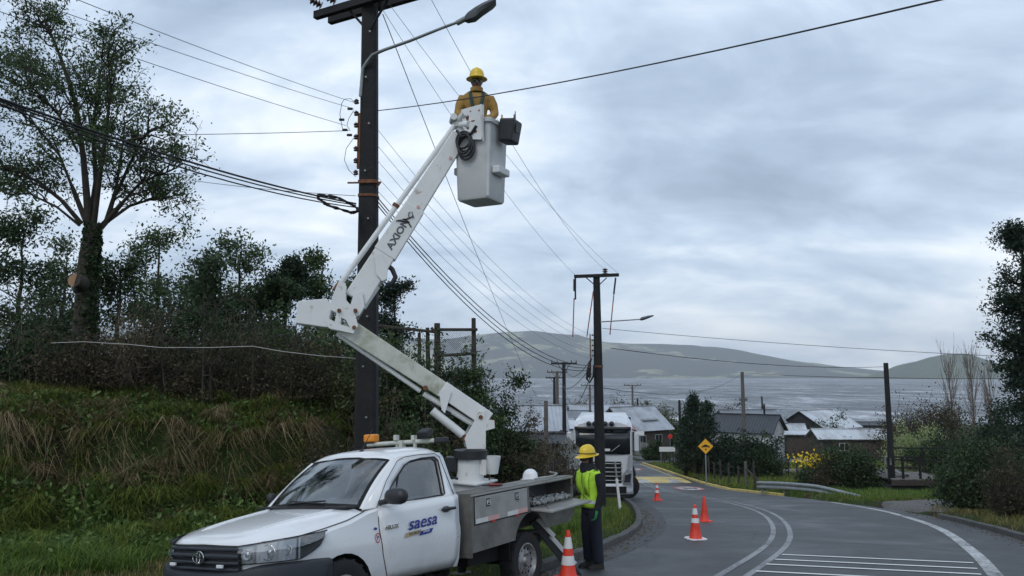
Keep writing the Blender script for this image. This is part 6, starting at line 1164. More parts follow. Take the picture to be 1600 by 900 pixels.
house('shed', 'low dark shed below the grey-roofed house left of the lorry', 'shed', 852, 56, 2.6, 3.0, H_(688, 56), H_(677, 56), 0, 'wall_dark', 'roof_dark', [], .2)
house('house', 'house with blue-grey metal gable roof right of the lorry', 'house', 988, 104, 7.4, 6.2, H_(667, 101), H_(635, 104), 38, 'wall_brown', 'roof_metal', [('l', -1.2, 2.1, 1.1, 1.0), ('l', .8, 2.1, 1.1, 1.0), ('f', -1.5, 1.8, 1.2, .9), ('f', 1.6, 1.8, 1.2, .9)], .6, chim=(1.5, .4, .9))
mb = MB(); hp = bpy.data.objects['house.001']; mb.box((.9, -1.6, 4.35), (3.0, 1.8, .12), Matrix.Rotation(rad(14), 3, 'X')); mb.build('dormer_roof', 'roof_grey', hp)
house('house', 'long low white house with pale roof behind the lorry', 'house', 938, 132, 10, 6, H_(645, 130), H_(632, 132), 3, 'wall_white', 'roof_metal', [('f', -2.5, 2.6, 1.2, 1.0), ('f', 0, 2.6, 1.2, 1.0), ('f', 2.5, 2.6, 1.2, 1.0)], .5)
house('house', 'small white house seen through the poles left of the lorry cab', 'house', 897, 124, 5.0, 4.5, H_(652, 124), H_(641, 124), -8, 'wall_white', 'roof_grey', [('f', -.9, 2.4, 1.3, .9), ('f', 1.0, 2.4, .9, .9)], .3)
house('house', 'house with dark roof and pale gable behind the conifers', 'house', 1166, 86, 6.6, 6.0, H_(673, 83), H_(647, 86), -32, 'wall_white', 'roof_dark', [('r', -.8, 1.7, .8, 1.0)], .4, chim=(1.9, .3, 1.0))
house('house', 'pale metal roof rising behind the dark-roofed house', 'house', 1168, 97, 6.6, 6.0, H_(658, 95), H_(640, 97), 4, 'wall_grey', 'roof_grey', [], .4, chim=(2.0, .2, 1.5))
house('barn', 'dark barn with bright corrugated roof near the shore', 'barn', 1278, 104, 7.4, 7.0, H_(666, 101), H_(640, 104), 34, 'wall_dark', 'roof_pale', [], .4)
house('shed', 'small white shed with pale roof left of the brown shed', 'shed', 1232, 96, 3.2, 3.0, H_(672, 94), H_(662, 96), -12, 'wall_white', 'roof_pale', [('f', .2, 1.6, .8, .8)], .3)
house('shed', 'long brown plank shed with pale flat roof, left one of the pair', 'shed', 1262, 93, 6.2, 3.6, H_(678, 91), H_(672, 93), -3, 'wall_brown', 'roof_pale', [], .35)
house('shed', 'brown plank shed with pale roof and small window, right one of the pair', 'shed', 1324, 86, 7.4, 3.8, H_(684, 84), H_(670, 86), -3, 'wall_brown', 'roof_pale', [('f', -1.2, 1.5, .9, .7)], .35, door=-2.9)
house('shed', 'small pale-roofed shed by the bare pole', 'shed', 1372, 90, 3.4, 3.2, H_(682, 88), H_(671, 90), 6, 'wall_grey', 'roof_pale', [], .3)
house('boathouse', 'long low black boathouse at the water edge', 'boathouse', 1366, 150, 9.0, 4.0, H_(664, 148), H_(659, 150), 0, 'wall_dark', 'roof_dark', [], .2)
house('hut', 'tiny white hut with pale roof on the shore by the bare pole', 'hut', 1402, 140, 2.2, 2.4, H_(663, 138), H_(652, 140), 10, 'wall_white', 'roof_pale', [], .25)
# plank seams of the two brown sheds
for nm, L in (('shed.002', 6.2), ('shed.003', 7.4)):
    hp = bpy.data.objects.get(nm)
    if hp:
        dpt = 3.6 if L < 7 else 3.8
        zc = [ch for ch in hp.children if ch.name.startswith('wall')][0].data.vertices[4].co.z
        for k in range(int(L/.34)):
            mb = MB(); mb.box((-L/2+.17+.34*k, -dpt/2-.015, zc/2-.02), (.315, .03, zc-.06)); mb.build('plank', 'wall_brown', hp)
# carport with parked cars
cp = thing('carport', 'dark open carport with sloping roof sheltering parked cars', 'carport', (at(1038, 680, 130).x, 130, gz1(at(1038, 680, 130).x, 130)))
for x in (-2.9, -1, 1, 2.9):
    mb = MB(); mb.tube([(x, -2, -.2), (x, -2, 2.5)], .08, 6); mb.build('post', 'wood_dark', cp)
mb = MB(); mb.box((0, 0, 2.65), (6.2, 5, .14), Matrix.Rotation(rad(4), 3, 'X')); mb.build('roof', 'roof_dark', cp); mb = MB(); mb.box((0, 2.3, 1.2), (5.8, .1, 2.4)); mb.build('back_wall', 'wall_dark', cp)
def car(px, Y, mat, label, yaw=0, hgt=0.0):
    p = at(px, 680, Y); t = thing('parked_car', label, 'car', (p.x, Y, gz1(p.x, Y)+hgt), rad(yaw), 'cars parked near the houses')
    mb = MB(); rg = []
    for y, w_, z0, z1 in ((-2.1, .70, .35, .72), (-1.9, .85, .28, .86), (-1.0, .88, .25, .98), (.2, .88, .25, 1.02), (1.5, .87, .25, 1.02), (2.0, .82, .3, .95), (2.1, .7, .4, .85)):
        rg.append([Vector((x*w_, y, z)) for x, z in ((-1, z0), (1, z0), (1, (z0+z1)/2), (.93, z1), (-.93, z1), (-1, (z0+z1)/2))])
    mb.loft(rg); mb.build('body', mat, t, smooth=35)
    mb = MB(); mb.loft([[Vector((x*w_, y, z)) for x in (-1, 1)]+[Vector((w2, y2, z2)), Vector((-w2, y2, z2))] for w_, y, z, w2, y2, z2 in ((.80, -1.05, .98, .64, -.35, 1.46), (.80, 1.6, 1.0, .64, 1.05, 1.46))]); mb.build('cabin', 'window_dark', t)
    mb = MB(); mb.box((0, .35, 1.47), (1.28, 1.5, .05)); mb.build('roof', mat, t, bevel=.02)
    for sx in (-1, 1):
        mb = MB(); mb.box((sx*.62, -2.02, .68), (.34, .12, .16)); mb.build('headlight', 'chrome', t, bevel=.02)
        for y in (-1.35, 1.35): mb = MB(); mb.lathe([(.001, -.1), (.32, -.1), (.32, .1), (.001, .1)], Matrix.Translation((sx*.80, y, .32))@Matrix.Rotation(math.pi/2, 4, 'Y'), 14); mb.build('wheel', 'rubber', t, smooth=40)
car(1035, 120, 'car_grey', 'dark grey car parked in front of the carport', 5); car(1051, 122, 'car_white', 'white car parked right of the dark grey car', -10); car(1067, 124, 'car_white', 'white car parked farthest right by the carport', -20); car(1022, 126, 'car_white', 'white car parked left of the dark grey car', 0)
# board fence and garden fence by the junction
t = thing('board_fence', 'weathered board fence beside the side street right of the lorry', 'fence')
for k in range(14):
    p = at(992+1.6*k, 700, 96-1.1*k); g_ = gz1(p.x, p.y); mb = MB(); mb.box((p.x, p.y, g_+.75), (.20, .05, 1.6+.06*(k % 3))); mb.build('board', 'plank' if k % 2 else 'wall_grey', t)
t = thing('garden_fence', 'low dark picket fence in front of the parked cars', 'fence')
for k in range(22):
    p = at(1004+2.6*k, 695, 80); g_ = gz1(p.x, 80); mb = MB(); mb.box((p.x, 80, g_+.6), (.07, .07, 1.3)); mb.build('picket', 'wood_dark', t)
a, b = at(1004, 695, 80), at(1059, 695, 80)
for h in (.35, 1.0): mb = MB(); mb.beam((a.x, 79.94, gz1(a.x, 80)+h), (b.x, 79.94, gz1(b.x, 80)+h), .04, .08); mb.build('rail', 'wood_dark', t)
t = thing('field_fence', 'sparse wire fence on thin posts along the gravel lane', 'fence'); tp2 = []
for k, px in enumerate((1222, 1232, 1245, 1255, 1263, 1280)):
    p = at(px, 740, 54); g_ = gz1(p.x, 54); mb = MB(); mb.tube([(p.x, 54, g_-.2), (p.x+.03, 54, g_+1.3+.2*(k % 2))], .05, 6); mb.build('post', 'wood_dark', t); tp2.append(Vector((p.x, 53.94, g_)))
for h in (.5, 1.0): mb = MB(); mb.tube([p+Vector((0, 0, h)) for p in tp2], .008, 4); mb.build('strand', 'cable', t)
# wooden frame with chain-link on top of the bank
t = thing('bank_fence', 'broken timber fence frame with chain-link mesh on the bank top', 'fence'); FY = 23.0
for px, y0, y1, r in ((683, 505, 600, .11), (740, 497, 600, .08), (668, 512, 580, .07), (655, 520, 580, .06), (612, 512, 585, .06)):
    mb = MB(); mb.tube([at(px+1, y1, FY), at(px, y0, FY)], [r, r*.8], 8); mb.build('post', 'wood_dark', t, smooth=60)
for (x0, y0, x1, y1) in ((592, 509, 683, 519), (680, 515, 746, 515), (683, 556, 745, 552)): mb = MB(); mb.tube([at(x0, y0, FY-.1), at(x1, y1, FY-.1)], .05, 6); mb.build('rail', 'wood_dark', t, smooth=60)
mb = MB(); mb.tube([at(683, 523, FY-.1), at(674, 512, FY-.1)], .05, 6); mb.build('broken_branch', 'wood_dark', t)
mb = MB()
for k in range(19):
    for s_ in (-1, 1):
        x0 = 683+3.2*k; x1 = x0+s_*36; y0, y1 = 517, 554
        if x1 > 740: y1 = y0+(y1-y0)*(740-x0)/(x1-x0); x1 = 740
        if x1 < 684: y1 = y0+(y1-y0)*(684-x0)/(x1-x0); x1 = 684
        if abs(y1-y0) > 2: mb.tube([at(x0, y0, FY+.02*s_), at(x1, y1, FY+.02*s_)], .005, 3, cap=False)
m_ = mb.build('chain_link', 'mesh_wire', t); m_['kind'] = 'stuff'

# extra homes among the trees
house('house', 'small grey-roofed house between the lorry and the gabled house', 'house', 1012, 150, 6.0, 5.0, H_(664, 148), H_(652, 150), -10, 'wall_grey', 'roof_grey', [('f', -1.2, 1.8, 1.0, .9), ('f', 1.2, 1.8, 1.0, .9)], .4)
house('house', 'white cottage with pale roof peeping left of the tall conifer', 'house', 1062, 165, 6.5, 5.5, H_(661, 163), H_(650, 165), 12, 'wall_white', 'roof_pale', [('f', 0, 1.8, 1.0, .9)], .4)
house('shed', 'low dark lean-to behind the small white shed', 'shed', 1212, 112, 4.0, 3.5, H_(672, 110), H_(664, 112), 6, 'wall_dark', 'roof_grey', [], .3)
house('house', 'pale house low on the slope below the grey-roofed house', 'house', 868, 96, 4.2, 4.0, H_(668, 94), H_(655, 96), 16, 'wall_white', 'roof_pale', [('f', 0, 1.8, 1.0, .9)], .3)
# white chevrons on the speed table
for k in range(3):
    mb = MB(); x0 = 6.2+2.0*k
    def q3(x, y): return Vector((x, y, rz(y)+float(np.interp(y, [50.6, 51.6, 53.6, 55.4, 56.4], [.012, .067, .107, .067, .014]))))
    mb.grid([[q3(x0+.9*t*(1-v)-.45*(1-v)+.45, 50.7+2.8*v) for t in (0, .5, 1)] for v in (0, .36, .7, .98)]); tag(mb.build('chevron_marking', 'paint_white'), kind='structure')
# ------------------------------------------------------------------ vegetation
def leaf_quads(C, L, W, rng, droop=0.0):
    n = len(C); a = rng.normal(size=(n, 3)); a[:, 2] -= droop; a /= np.linalg.norm(a, axis=1)[:, None]
    b = np.cross(a, rng.normal(size=(n, 3))); b /= np.linalg.norm(b, axis=1)[:, None]+1e-9
    s = rng.uniform(.6, 1.35, (n, 1)); a = a*L*s*.5; b = b*W*s*.5
    V = np.stack([C-a, C+b-a*.1, C+a, C-b-a*.1], 1).reshape(-1, 3); Fc = np.arange(n*4).reshape(n, 4); return V, Fc
def twig_prisms(P0, P1, r0, r1, seg=3):
    P0 = np.asarray(P0, float); P1 = np.asarray(P1, float); n = len(P0); d = P1-P0; d /= np.linalg.norm(d, axis=1)[:, None]+1e-9
    h = np.where(np.abs(d[:, 2:3]) < .9, np.array([[0, 0, 1.]]), np.array([[1., 0, 0]])); u = np.cross(d, h); u /= np.linalg.norm(u, axis=1)[:, None]; v = np.cross(d, u)
    r0 = np.broadcast_to(np.asarray(r0, float), n)[:, None]; r1 = np.broadcast_to(np.asarray(r1, float), n)[:, None]; V = []
    for P, r in ((P0, r0), (P1, r1)):
        for k in range(seg): t = 2*math.pi*k/seg; V.append(P+(u*math.cos(t)+v*math.sin(t))*r)
    V = np.stack(V, 1).reshape(-1, 3); base = (np.arange(n)*2*seg)[:, None]; Fc = []
    for k in range(seg): Fc.append(np.concatenate([base+k, base+(k+1) % seg, base+seg+(k+1) % seg, base+seg+k], 1))
    return V, np.stack(Fc, 1).reshape(-1, 4)
class Tree:
    def __init__(s, seed): s.r = np.random.default_rng(seed); s.segs = []; s.tips = []
    def limb(s, P, r0, r1):
        P = np.asarray(P, float); k = len(P)
        for i in range(k-1): s.segs.append((P[i], P[i+1], r0+(r1-r0)*i/(k-1), r0+(r1-r0)*(i+1)/(k-1)))
    def grow(s, p, d, L, r, lev, cfg):
        n = 4; d = np.array(d, float); p = np.array(p, float); d /= np.linalg.norm(d); pts = [p]
        for i in range(n):
            d = d+s.r.normal(0, cfg.get('wob', .16), 3)+np.array([0, 0, cfg.get('up', .06)]); d /= np.linalg.norm(d); q = p+d*L/n
            s.segs.append((p, q, r*(1-.75*i/n), r*(1-.75*(i+1)/n))); p = q; pts.append(p)
            if lev >= cfg['lev']-1: s.tips.append((p, L/n))
        if lev < cfg['lev']:
            k = cfg['kids'][lev] if lev < len(cfg['kids']) else 3
            for j in range(k):
                t = s.r.uniform(.25, 1.0); i = min(int(t*n), n-1); b = pts[i]+(pts[i+1]-pts[i])*(t*n-i); e = s.r.normal(size=3); e -= d*e.dot(d); e /= np.linalg.norm(e)
                an = s.r.uniform(*cfg.get('ang', (.5, 1.0))); s.grow(b, d*math.cos(an)+e*math.sin(an), L*s.r.uniform(.45, .72), r*.5, lev+1, cfg)
    def build(s, root, bark, leaf, nleaf, size, spread=.35, flat=.6, seg=5, names=('trunk', 'crown'), droop=.3, asp=.45):
        A = np.array([q[0] for q in s.segs]); B = np.array([q[1] for q in s.segs]); r0 = np.array([q[2] for q in s.segs]); r1 = np.array([q[3] for q in s.segs])
        r0 = np.maximum(r0, .004); r1 = np.maximum(r1, .003)
        big = r0 > .05
        V, Fc = twig_prisms(A[big], B[big], r0[big], r1[big], 8) if big.any() else (np.zeros((0, 3)), np.zeros((0, 4), int))
        V2, F2 = twig_prisms(A[~big], B[~big], r0[~big], r1[~big], 4) if (~big).any() else (np.zeros((0, 3)), np.zeros((0, 4), int))
        np_mesh(names[0], np.concatenate([V, V2]), np.concatenate([Fc, F2+len(V)]), bark, root, True)
        if nleaf and s.tips:
            T = np.array([t[0] for t in s.tips]); k = len(T); w_ = s.r.gamma(.42, 1, k); w_ /= w_.sum(); idx = s.r.choice(k, nleaf, p=w_)
            C = T[idx]+s.r.normal(0, 1, (nleaf, 3))*np.array([spread, spread, spread*flat]); V, Fc = leaf_quads(C, size, size*asp, s.r, droop)
            np_mesh(names[1], V, Fc, leaf, root)
def place(o, ox=0): return o
def simple_tree(name, label, px, ptop, Y, wpx, seed, leaf='leaf_mid', nleaf=4500, size=.16, bark='bark', group=None, base=None, trunk=.12, lev=3, up=.05, dens=.3, lean=0.0, kids=(9, 5, 4), cat='tree', pbase=None, bx_=None):
    top = at(px, ptop, Y); X = top.x; g_ = gz1(X, Y) if pbase is None else at(px, pbase, Y).z; h = top.z-g_; R = wpx/1200*Y/2
    root = thing(name, label, cat, (0, 0, 0), 0, group); T = Tree(seed); r = T.r
    n = 9; P = [np.array([X+lean*0-lean, Y, g_-.1])]
    for i in range(1, n+1): P.append(np.array([X-lean+lean*i/n+r.normal(0, .03*h/n*2), Y+r.normal(0, .03*h/n*2), g_+h*.96*i/n]))
    T.limb(P, trunk, .02)
    cfg = dict(lev=lev-1, kids=kids[1:], up=up, wob=.18, ang=(.45, 1.0))
    for j in range(int(kids[0]*1.6)):
        t = r.uniform(.18, 1.0); i = min(int(t*n), n-1); b = P[i]+(P[i+1]-P[i])*(t*n-i); a = r.uniform(0, 2*math.pi); Lb = R*(1.05-.55*t**1.5)*r.uniform(.55, 1.1)
        T.grow(b, (math.cos(a), math.sin(a)*.9, r.uniform(.15, .75)), Lb, trunk*.35*(1-.6*t), 0, cfg)
    T.build(root, bark, leaf, nleaf, size, dens*R*.42, .7); return root
def bush(name, label, px, pbase, Y, wpx, hpx, seed, leaf='leaf_dark', nleaf=2500, size=.10, ntwig=60, twig='twig', group=None, depth=None, cat='shrub', clumps=26, asp=.45, twl=1.0, zdown=None, droop=.2):
    """stems from one root stock carrying uneven leaf clumps"""
    r = np.random.default_rng(seed); b = at(px, pbase, Y); g_ = min(b.z, gz1(b.x, Y)+.05) if zdown is None else b.z; top = at(px, pbase-hpx, Y).z; h = top-g_; R = wpx/1200*Y/2; D = depth or R*.8
    root = thing(name, label, cat, (0, 0, 0), 0, group); P0, P1, r0, r1 = [], [], [], []; ends = []
    for k in range(ntwig):
        a = r.uniform(0, 2*math.pi); q = math.sqrt(r.uniform(0, 1)); el = r.uniform(.25, 1.0); e = np.array([b.x+R*q*math.cos(a), Y+D*q*math.sin(a), g_+h*twl*el*math.sqrt(max(.05, 1-q*q*.75))*r.uniform(.8, 1.12)])
        s_ = np.array([b.x+R*.35*q*math.cos(a)*r.uniform(.3, 1.4), Y+D*.35*q*math.sin(a), g_-.1]); m1 = s_+(e-s_)*.4+r.normal(0, .08*R, 3); m2 = s_+(e-s_)*.72+r.normal(0, .09*R, 3); rr = R*.012+.004
        for u, v_, ra, rb in ((s_, m1, rr, rr*.75), (m1, m2, rr*.75, rr*.5), (m2, e, rr*.5, rr*.25)): P0.append(u); P1.append(v_); r0.append(ra); r1.append(rb)
        for j in range(4):
            c_ = m1+(e-m1)*r.uniform(.2, 1); e2 = c_+r.normal(0, .22*R, 3)*np.array([1, 1, .9]); P0.append(c_); P1.append(e2); r0.append(rr*.4); r1.append(rr*.15); ends.append(e2)
        ends.append(e)
    V, Fc = twig_prisms(P0, P1, np.array(r0), np.array(r1), 3); np_mesh('stems', V, Fc, twig, root)
    if nleaf:
        E_ = np.array(ends); cen = E_[r.choice(len(E_), min(clumps, len(E_)), replace=False)]; w_ = r.gamma(1.5, 1, len(cen)); w_ /= w_.sum(); n1 = int(nleaf*.6)
        q2 = E_[r.choice(len(E_), nleaf//2)]; root_p = np.array([b.x, Y, g_]); fill = root_p+(q2-root_p)*r.uniform(.35, 1, (nleaf//2, 1))+r.normal(0, .12*R, (nleaf//2, 3))
        C = np.concatenate([fill, cen[r.choice(len(cen), n1, p=w_)]+r.normal(0, .17*R, (n1, 3))*np.array([1, .9, .8]), E_[r.choice(len(E_), nleaf-n1)]+r.normal(0, .09*R, (nleaf-n1, 3))])
        C[:, 2] = np.maximum(C[:, 2], g_+.02); V, Fc = leaf_quads(C, size, size*asp, r, droop); np_mesh('foliage', V, Fc, leaf, root)
    return root
# ---- the big old tree on the bank
TY = 17.5; bt = thing('old_tree', 'big old tree with ragged crown and lopped limb on top of the left bank', 'tree'); T = Tree(11); r = T.r
def tpos(px, py, dy=0.0):
    if py < 350: px = 140+(px-140)*(.84 if px > 140 else .95); py = 350-(350-py)*.94
    return np.array(at(px, py, TY+dy))
T.limb([tpos(134, 600), tpos(130, 520), tpos(135, 450), tpos(138, 400), tpos(143, 372), tpos(147, 350)], .26, .17)
limbs = [([(140, 370), (133, 300), (128, 240), (118, 150), (95, 80), (78, 35), (50, 8)], .15, -.3), ([(146, 352), (150, 280), (150, 200), (155, 130), (165, 75)], .12, .5), ([(146, 352), (160, 270), (172, 190), (178, 120), (172, 70)], .11, -.8),
 ([(150, 362), (172, 345), (186, 300), (196, 240), (205, 180)], .13, .7), ([(172, 345), (200, 315), (232, 285), (262, 270), (290, 262)], .10, -.5), ([(176, 344), (215, 320), (250, 310), (288, 300)], .07, .9), ([(132, 345), (112, 290), (88, 235), (50, 185), (18, 155)], .10, .6),
 ([(128, 350), (95, 310), (55, 280), (18, 262), (-25, 255)], .09, -.7), ([(126, 352), (85, 322), (40, 300), (0, 300)], .06, .8), ([(120, 230), (90, 170), (55, 130), (20, 100)], .06, -1.0), ([(186, 300), (215, 250), (238, 210), (250, 195)], .07, -1.0), ([(140, 330), (150, 260), (140, 170), (132, 110)], .06, 1.2), ([(122, 170), (95, 130), (60, 105), (30, 92)], .05, .4)]
cfg = dict(lev=2, kids=(3, 3), up=.10, wob=.22, ang=(.4, 1.0))
for P, rad0, dy in limbs:
    k = len(P); W_ = [tpos(x+r.normal(0, 1.5), y, dy*i/(k-1)*1.6) for i, (x, y) in enumerate(P)]; T.limb(W_, rad0*.62, .014)
    for j in range(k*3):
        t = r.uniform(.30, 1.0); i = min(int(t*(k-1)), k-2); b = W_[i]+(W_[i+1]-W_[i])*(t*(k-1)-i); d = (W_[-1]-W_[0]); d /= np.linalg.norm(d); e = r.normal(size=3); e[2] *= .5; T.grow(b, d*.6+e*.55, r.uniform(.5, 1.0), .022, 0, cfg)
for j in range(40):
    t = r.uniform(0, 1); b = tpos(136+r.normal(0, 9), 350+t*120, r.normal(-.1, .15)); T.tips.append((b, .1))
T.build(bt, 'bark', 'leaf_mid', 23000, .09, .14, .5, droop=.4, asp=.42)
q_ = np.random.default_rng(3); tt = q_.uniform(0, 1, 3000)**.8; ang = q_.uniform(0, 6.28, 3000); rr_ = (.25-.09*tt)*q_.uniform(.85, 1.2, 3000); cx_ = np.stack([tpos(np.interp(t_, [0, .5, 1], [132, 136, 146]), 600-250*t_) for t_ in tt]); cx_[:, 0] += np.cos(ang)*rr_; cx_[:, 1] += np.sin(ang)*rr_; V, Fc = leaf_quads(cx_, .10, .075, q_, .5); np_mesh('ivy', V, Fc, 'leaf_dark', bt)
mb = MB(); c0 = Vector(tpos(117, 438, -.5)); mb.tube([Vector(tpos(128, 452, .0)), c0+Vector((.05, .2, -.03)), c0], [.19, .16, .15], 14); lb_ = mb.build('lopped_limb', 'bark', bt, smooth=60); mb = MB(); mb.lathe([(.001, .003), (.148, .003), (.15, -.004)], frame(c0, (1, .12, 0), (0, .1, 1))@Matrix.Rotation(0, 4, 'X'), 18); q_ = mb.build('cut_face', 'cut_wood', lb_)
# ---- trees behind the bank
BT = [(40, 348, 26, 150, 'leaf_dark', 'leafy dark tree at the left edge behind the old tree'), (105, 385, 29, 110, 'leaf_mid', 'tree just left of the old tree trunk, farther back'), (190, 398, 28, 110, 'leaf_dark', 'dark tree low behind the right side of the old tree'), (252, 362, 27, 140, 'leaf_mid', 'broad tree right of the old tree with rounded crown'), (312, 392, 31, 100, 'leaf_dark', 'medium dark tree between two taller background trees'), (378, 378, 28, 115, 'leaf_mid', 'feathery tall tree in the middle of the bank skyline'), (345, 425, 25, 110, 'leaf_dark', 'low dense tree below the feathery skyline tree'), (450, 393, 29, 75, 'leaf_conifer', 'narrow dark tree left of the lift knuckle'), (505, 392, 30, 105, 'leaf_mid', 'airy tree behind the lift knuckle box'), (425, 430, 26, 90, 'leaf_dark', 'low dark tree left of the knuckle box'), (560, 420, 31, 80, 'leaf_dark', 'dark tree partly hidden by the tall pole'), (617, 443, 30, 80, 'leaf_conifer', 'dark tree just right of the tall pole')]
for k, (px, tp_, Y, w_, lf, lb) in enumerate(BT): simple_tree('background_tree', lb, px, tp_, Y, w_, 40+k, lf, 6500, .14, group='trees on the skyline behind the bank', trunk=.13, dens=.42)
# ---- scrub along the bank top and down to the lorry
SB = [(30, 585, 16.2, 150, 125, 'leaf_dark', 2600, .09, 'dark scrub at the left edge of the bank top'), (120, 600, 15.6, 130, 105, 'leaf_brown', 900, .07, 'brown twiggy scrub under the old tree'), (85, 560, 18.5, 150, 120, 'leaf_dark', 2400, .09, 'dark scrub behind the old tree trunk'), (205, 600, 15.8, 130, 125, 'leaf_brown', 1100, .07, 'tall twiggy scrub right of the old tree trunk'), (250, 580, 18.5, 150, 110, 'leaf_dark', 2600, .09, 'dark thicket behind the rope, left part'), (290, 600, 16, 120, 95, 'leaf_brown', 900, .07, 'brown scrub at the middle of the bank top'), (365, 585, 18.8, 150, 115, 'leaf_dark', 2800, .09, 'dark thicket behind the rope, middle part'), (390, 598, 16.4, 130, 115, 'leaf_brown', 1100, .07, 'tall brown scrub left of the tall pole'), (470, 600, 16.4, 120, 100, 'leaf_brown', 700, .07, 'dry twiggy scrub close left of the tall pole'), (480, 575, 19, 140, 85, 'leaf_dark', 2400, .09, 'dark thicket behind the rope, right part'), (545, 600, 16.8, 100, 90, 'leaf_olive', 1300, .08, 'olive scrub right behind the tall pole'), (615, 610, 17.5, 120, 95, 'leaf_dark', 3800, .08, 'dark shrub under the lower boom'), (672, 630, 18, 130, 95, 'leaf_dark', 4200, .08, 'dense shrub below the chain-link fence'), (730, 655, 18.5, 120, 118, 'leaf_dark', 5200, .08, 'dark green shrub right of the lower boom'), (772, 690, 19.5, 95, 118, 'leaf_dark', 5200, .08, 'dark green shrub hanging over the bank end'), (640, 690, 15.6, 120, 95, 'leaf_dark', 2400, .08, 'dark scrub on the bank face behind the rack bar'), (700, 735, 16.2, 110, 110, 'leaf_brown', 1400, .08, 'brown scrub behind the lift pedestal'), (790, 735, 19, 90, 75, 'leaf_brown', 1000, .08, 'tangled brown brush right of the pedestal'), (845, 740, 23, 100, 70, 'leaf_brown', 1000, .08, 'tangled brown brush left of the worker'), (880, 745, 26.5, 60, 55, 'leaf_brown', 700, .08, 'low brown brush at the foot of the sign back'), (815, 690, 26, 80, 60, 'leaf_brown', 900, .09, 'brown brush below the grey-roofed house'), (590, 660, 15.4, 90, 90, 'leaf_brown', 900, .07, 'dead scrub right of the tall pole foot'), (515, 690, 14.7, 110, 60, 'leaf_brown', 500, .07, 'dead scrub on the bank left of the tall pole foot')]
for k, (px, pb_, Y, w_, h_, lf, nl, sz, lb) in enumerate(SB): bush('scrub', lb, px, pb_, Y, w_, h_, 90+k, 'leaf_mid' if lf == 'leaf_dark' and k % 2 else lf, int(nl*2.6), sz*1.05, 80 if lf == 'leaf_brown' else 60, 'twig' if k % 3 else 'twig_pale', group='scrub on the bank', twl=1.05)
# ---- right-hand side
def conifer(name, label, px, ptop, pbase, Y, wpx, seed, nleaf=6000, group=None):
    r = np.random.default_rng(seed); b = at(px, pbase, Y); X = b.x; g_ = gz1(X, Y); top = at(px, ptop, Y).z; h = top-g_; R = wpx/1200*Y/2; root = thing(name, label, 'tree', group=group); mb = MB(); mb.tube([(X, Y, g_-.2), (X, Y, top)], [.16, .02], 7); mb.build('trunk', 'bark', root, smooth=60)
    P0, P1 = [], []; tips = []
    for k in range(150):
        t = r.uniform(.05, .98); a = r.uniform(0, 6.28); L = R*(1-t)**.75*r.uniform(.6, 1.15)+.08; s_ = np.array([X, Y, g_+h*t]); e = s_+np.array([L*math.cos(a), L*math.sin(a), L*r.uniform(.25, .8)]); P0.append(s_); P1.append(e); tips += [s_+(e-s_)*q for q in (.45, .7, .9, 1.0)]
    V, Fc = twig_prisms(P0, P1, .02, .006, 3); np_mesh('branches', V, Fc, 'bark', root); tips = np.array(tips); C = tips[r.choice(len(tips), nleaf)]+r.normal(0, .13*R, (nleaf, 3)); V, Fc = leaf_quads(C, .20, .07, r, -.5); np_mesh('crown', V, Fc, 'leaf_conifer', root)
conifer('conifer', 'tall dark conifer left of the yellow diamond sign', 1086, 617, 750, 56, 62, 1, 7000); conifer('conifer', 'second conifer with thin spire close right of the tall one', 1108, 627, 750, 58, 50, 2, 4500); conifer('conifer', 'low dark conifer at the left foot of the tall one', 1072, 655, 745, 57, 40, 3, 3500)
bush('shrub', 'large dark round shrub right of the yellow sign', 1168, 757, 55.5, 95, 95, 200, 'leaf_conifer', 14000, .22, 110, clumps=90); bush('shrub', 'dark shrub directly behind the yellow sign', 1128, 752, 57, 70, 78, 201, 'leaf_conifer', 8000, .22, 60, clumps=50); bush('shrub', 'small dark shrub right of the large round shrub', 1196, 745, 54, 50, 60, 202, 'leaf_dark', 3000, .18, 50)
bush('shrub', 'dark bushy shrub behind the guard rail', 1325, 772, 42, 115, 95, 203, 'leaf_dark', 11000, .16, 100, clumps=55); bush('shrub', 'leafless dark shrub at the bend of the guard rail', 1290, 772, 41, 60, 60, 204, 'leaf_brown', 1200, .12, 70); g0 = bush('gorse_bush', 'gorse bush with yellow flowers left of the guard-rail shrub', 1276, 765, 43.5, 55, 52, 205, 'leaf_dark', 3000, .13, 60)
r = np.random.default_rng(77); c0 = np.array(at(1278, 720, 43.2)); C = c0+r.normal(0, 1, (420, 3))*np.array([.55, .45, .22]); V, Fc = leaf_quads(C, .13, .10, r); np_mesh('blossom', V, Fc, 'flower_yellow', g0)
bush('shrub', 'pale feathery willow shrub left of the deck railing', 1438, 712, 52, 95, 54, 206, 'leaf_pale', 7000, .22, 110, 'twig_pale', asp=.2, droop=-.8); bush('shrub', 'rounded brown winter tree behind the pale shrub', 1450, 690, 78, 140, 68, 207, 'leaf_brown', 9000, .24, 150, cat='tree'); bush('shrub', 'olive shrub low beside the bare pole', 1400, 700, 70, 40, 30, 208, 'leaf_olive', 1400, .2, 40)
bush('hedge', 'dark trimmed hedge by the side street', 1024, 713, 78, 34, 24, 209, 'leaf_dark', 6000, .22, 50, cat='hedge'); bush('shrub', 'olive shrub right of the gabled house', 1042, 665, 110, 50, 30, 210, 'leaf_olive', 2200, .35, 40)
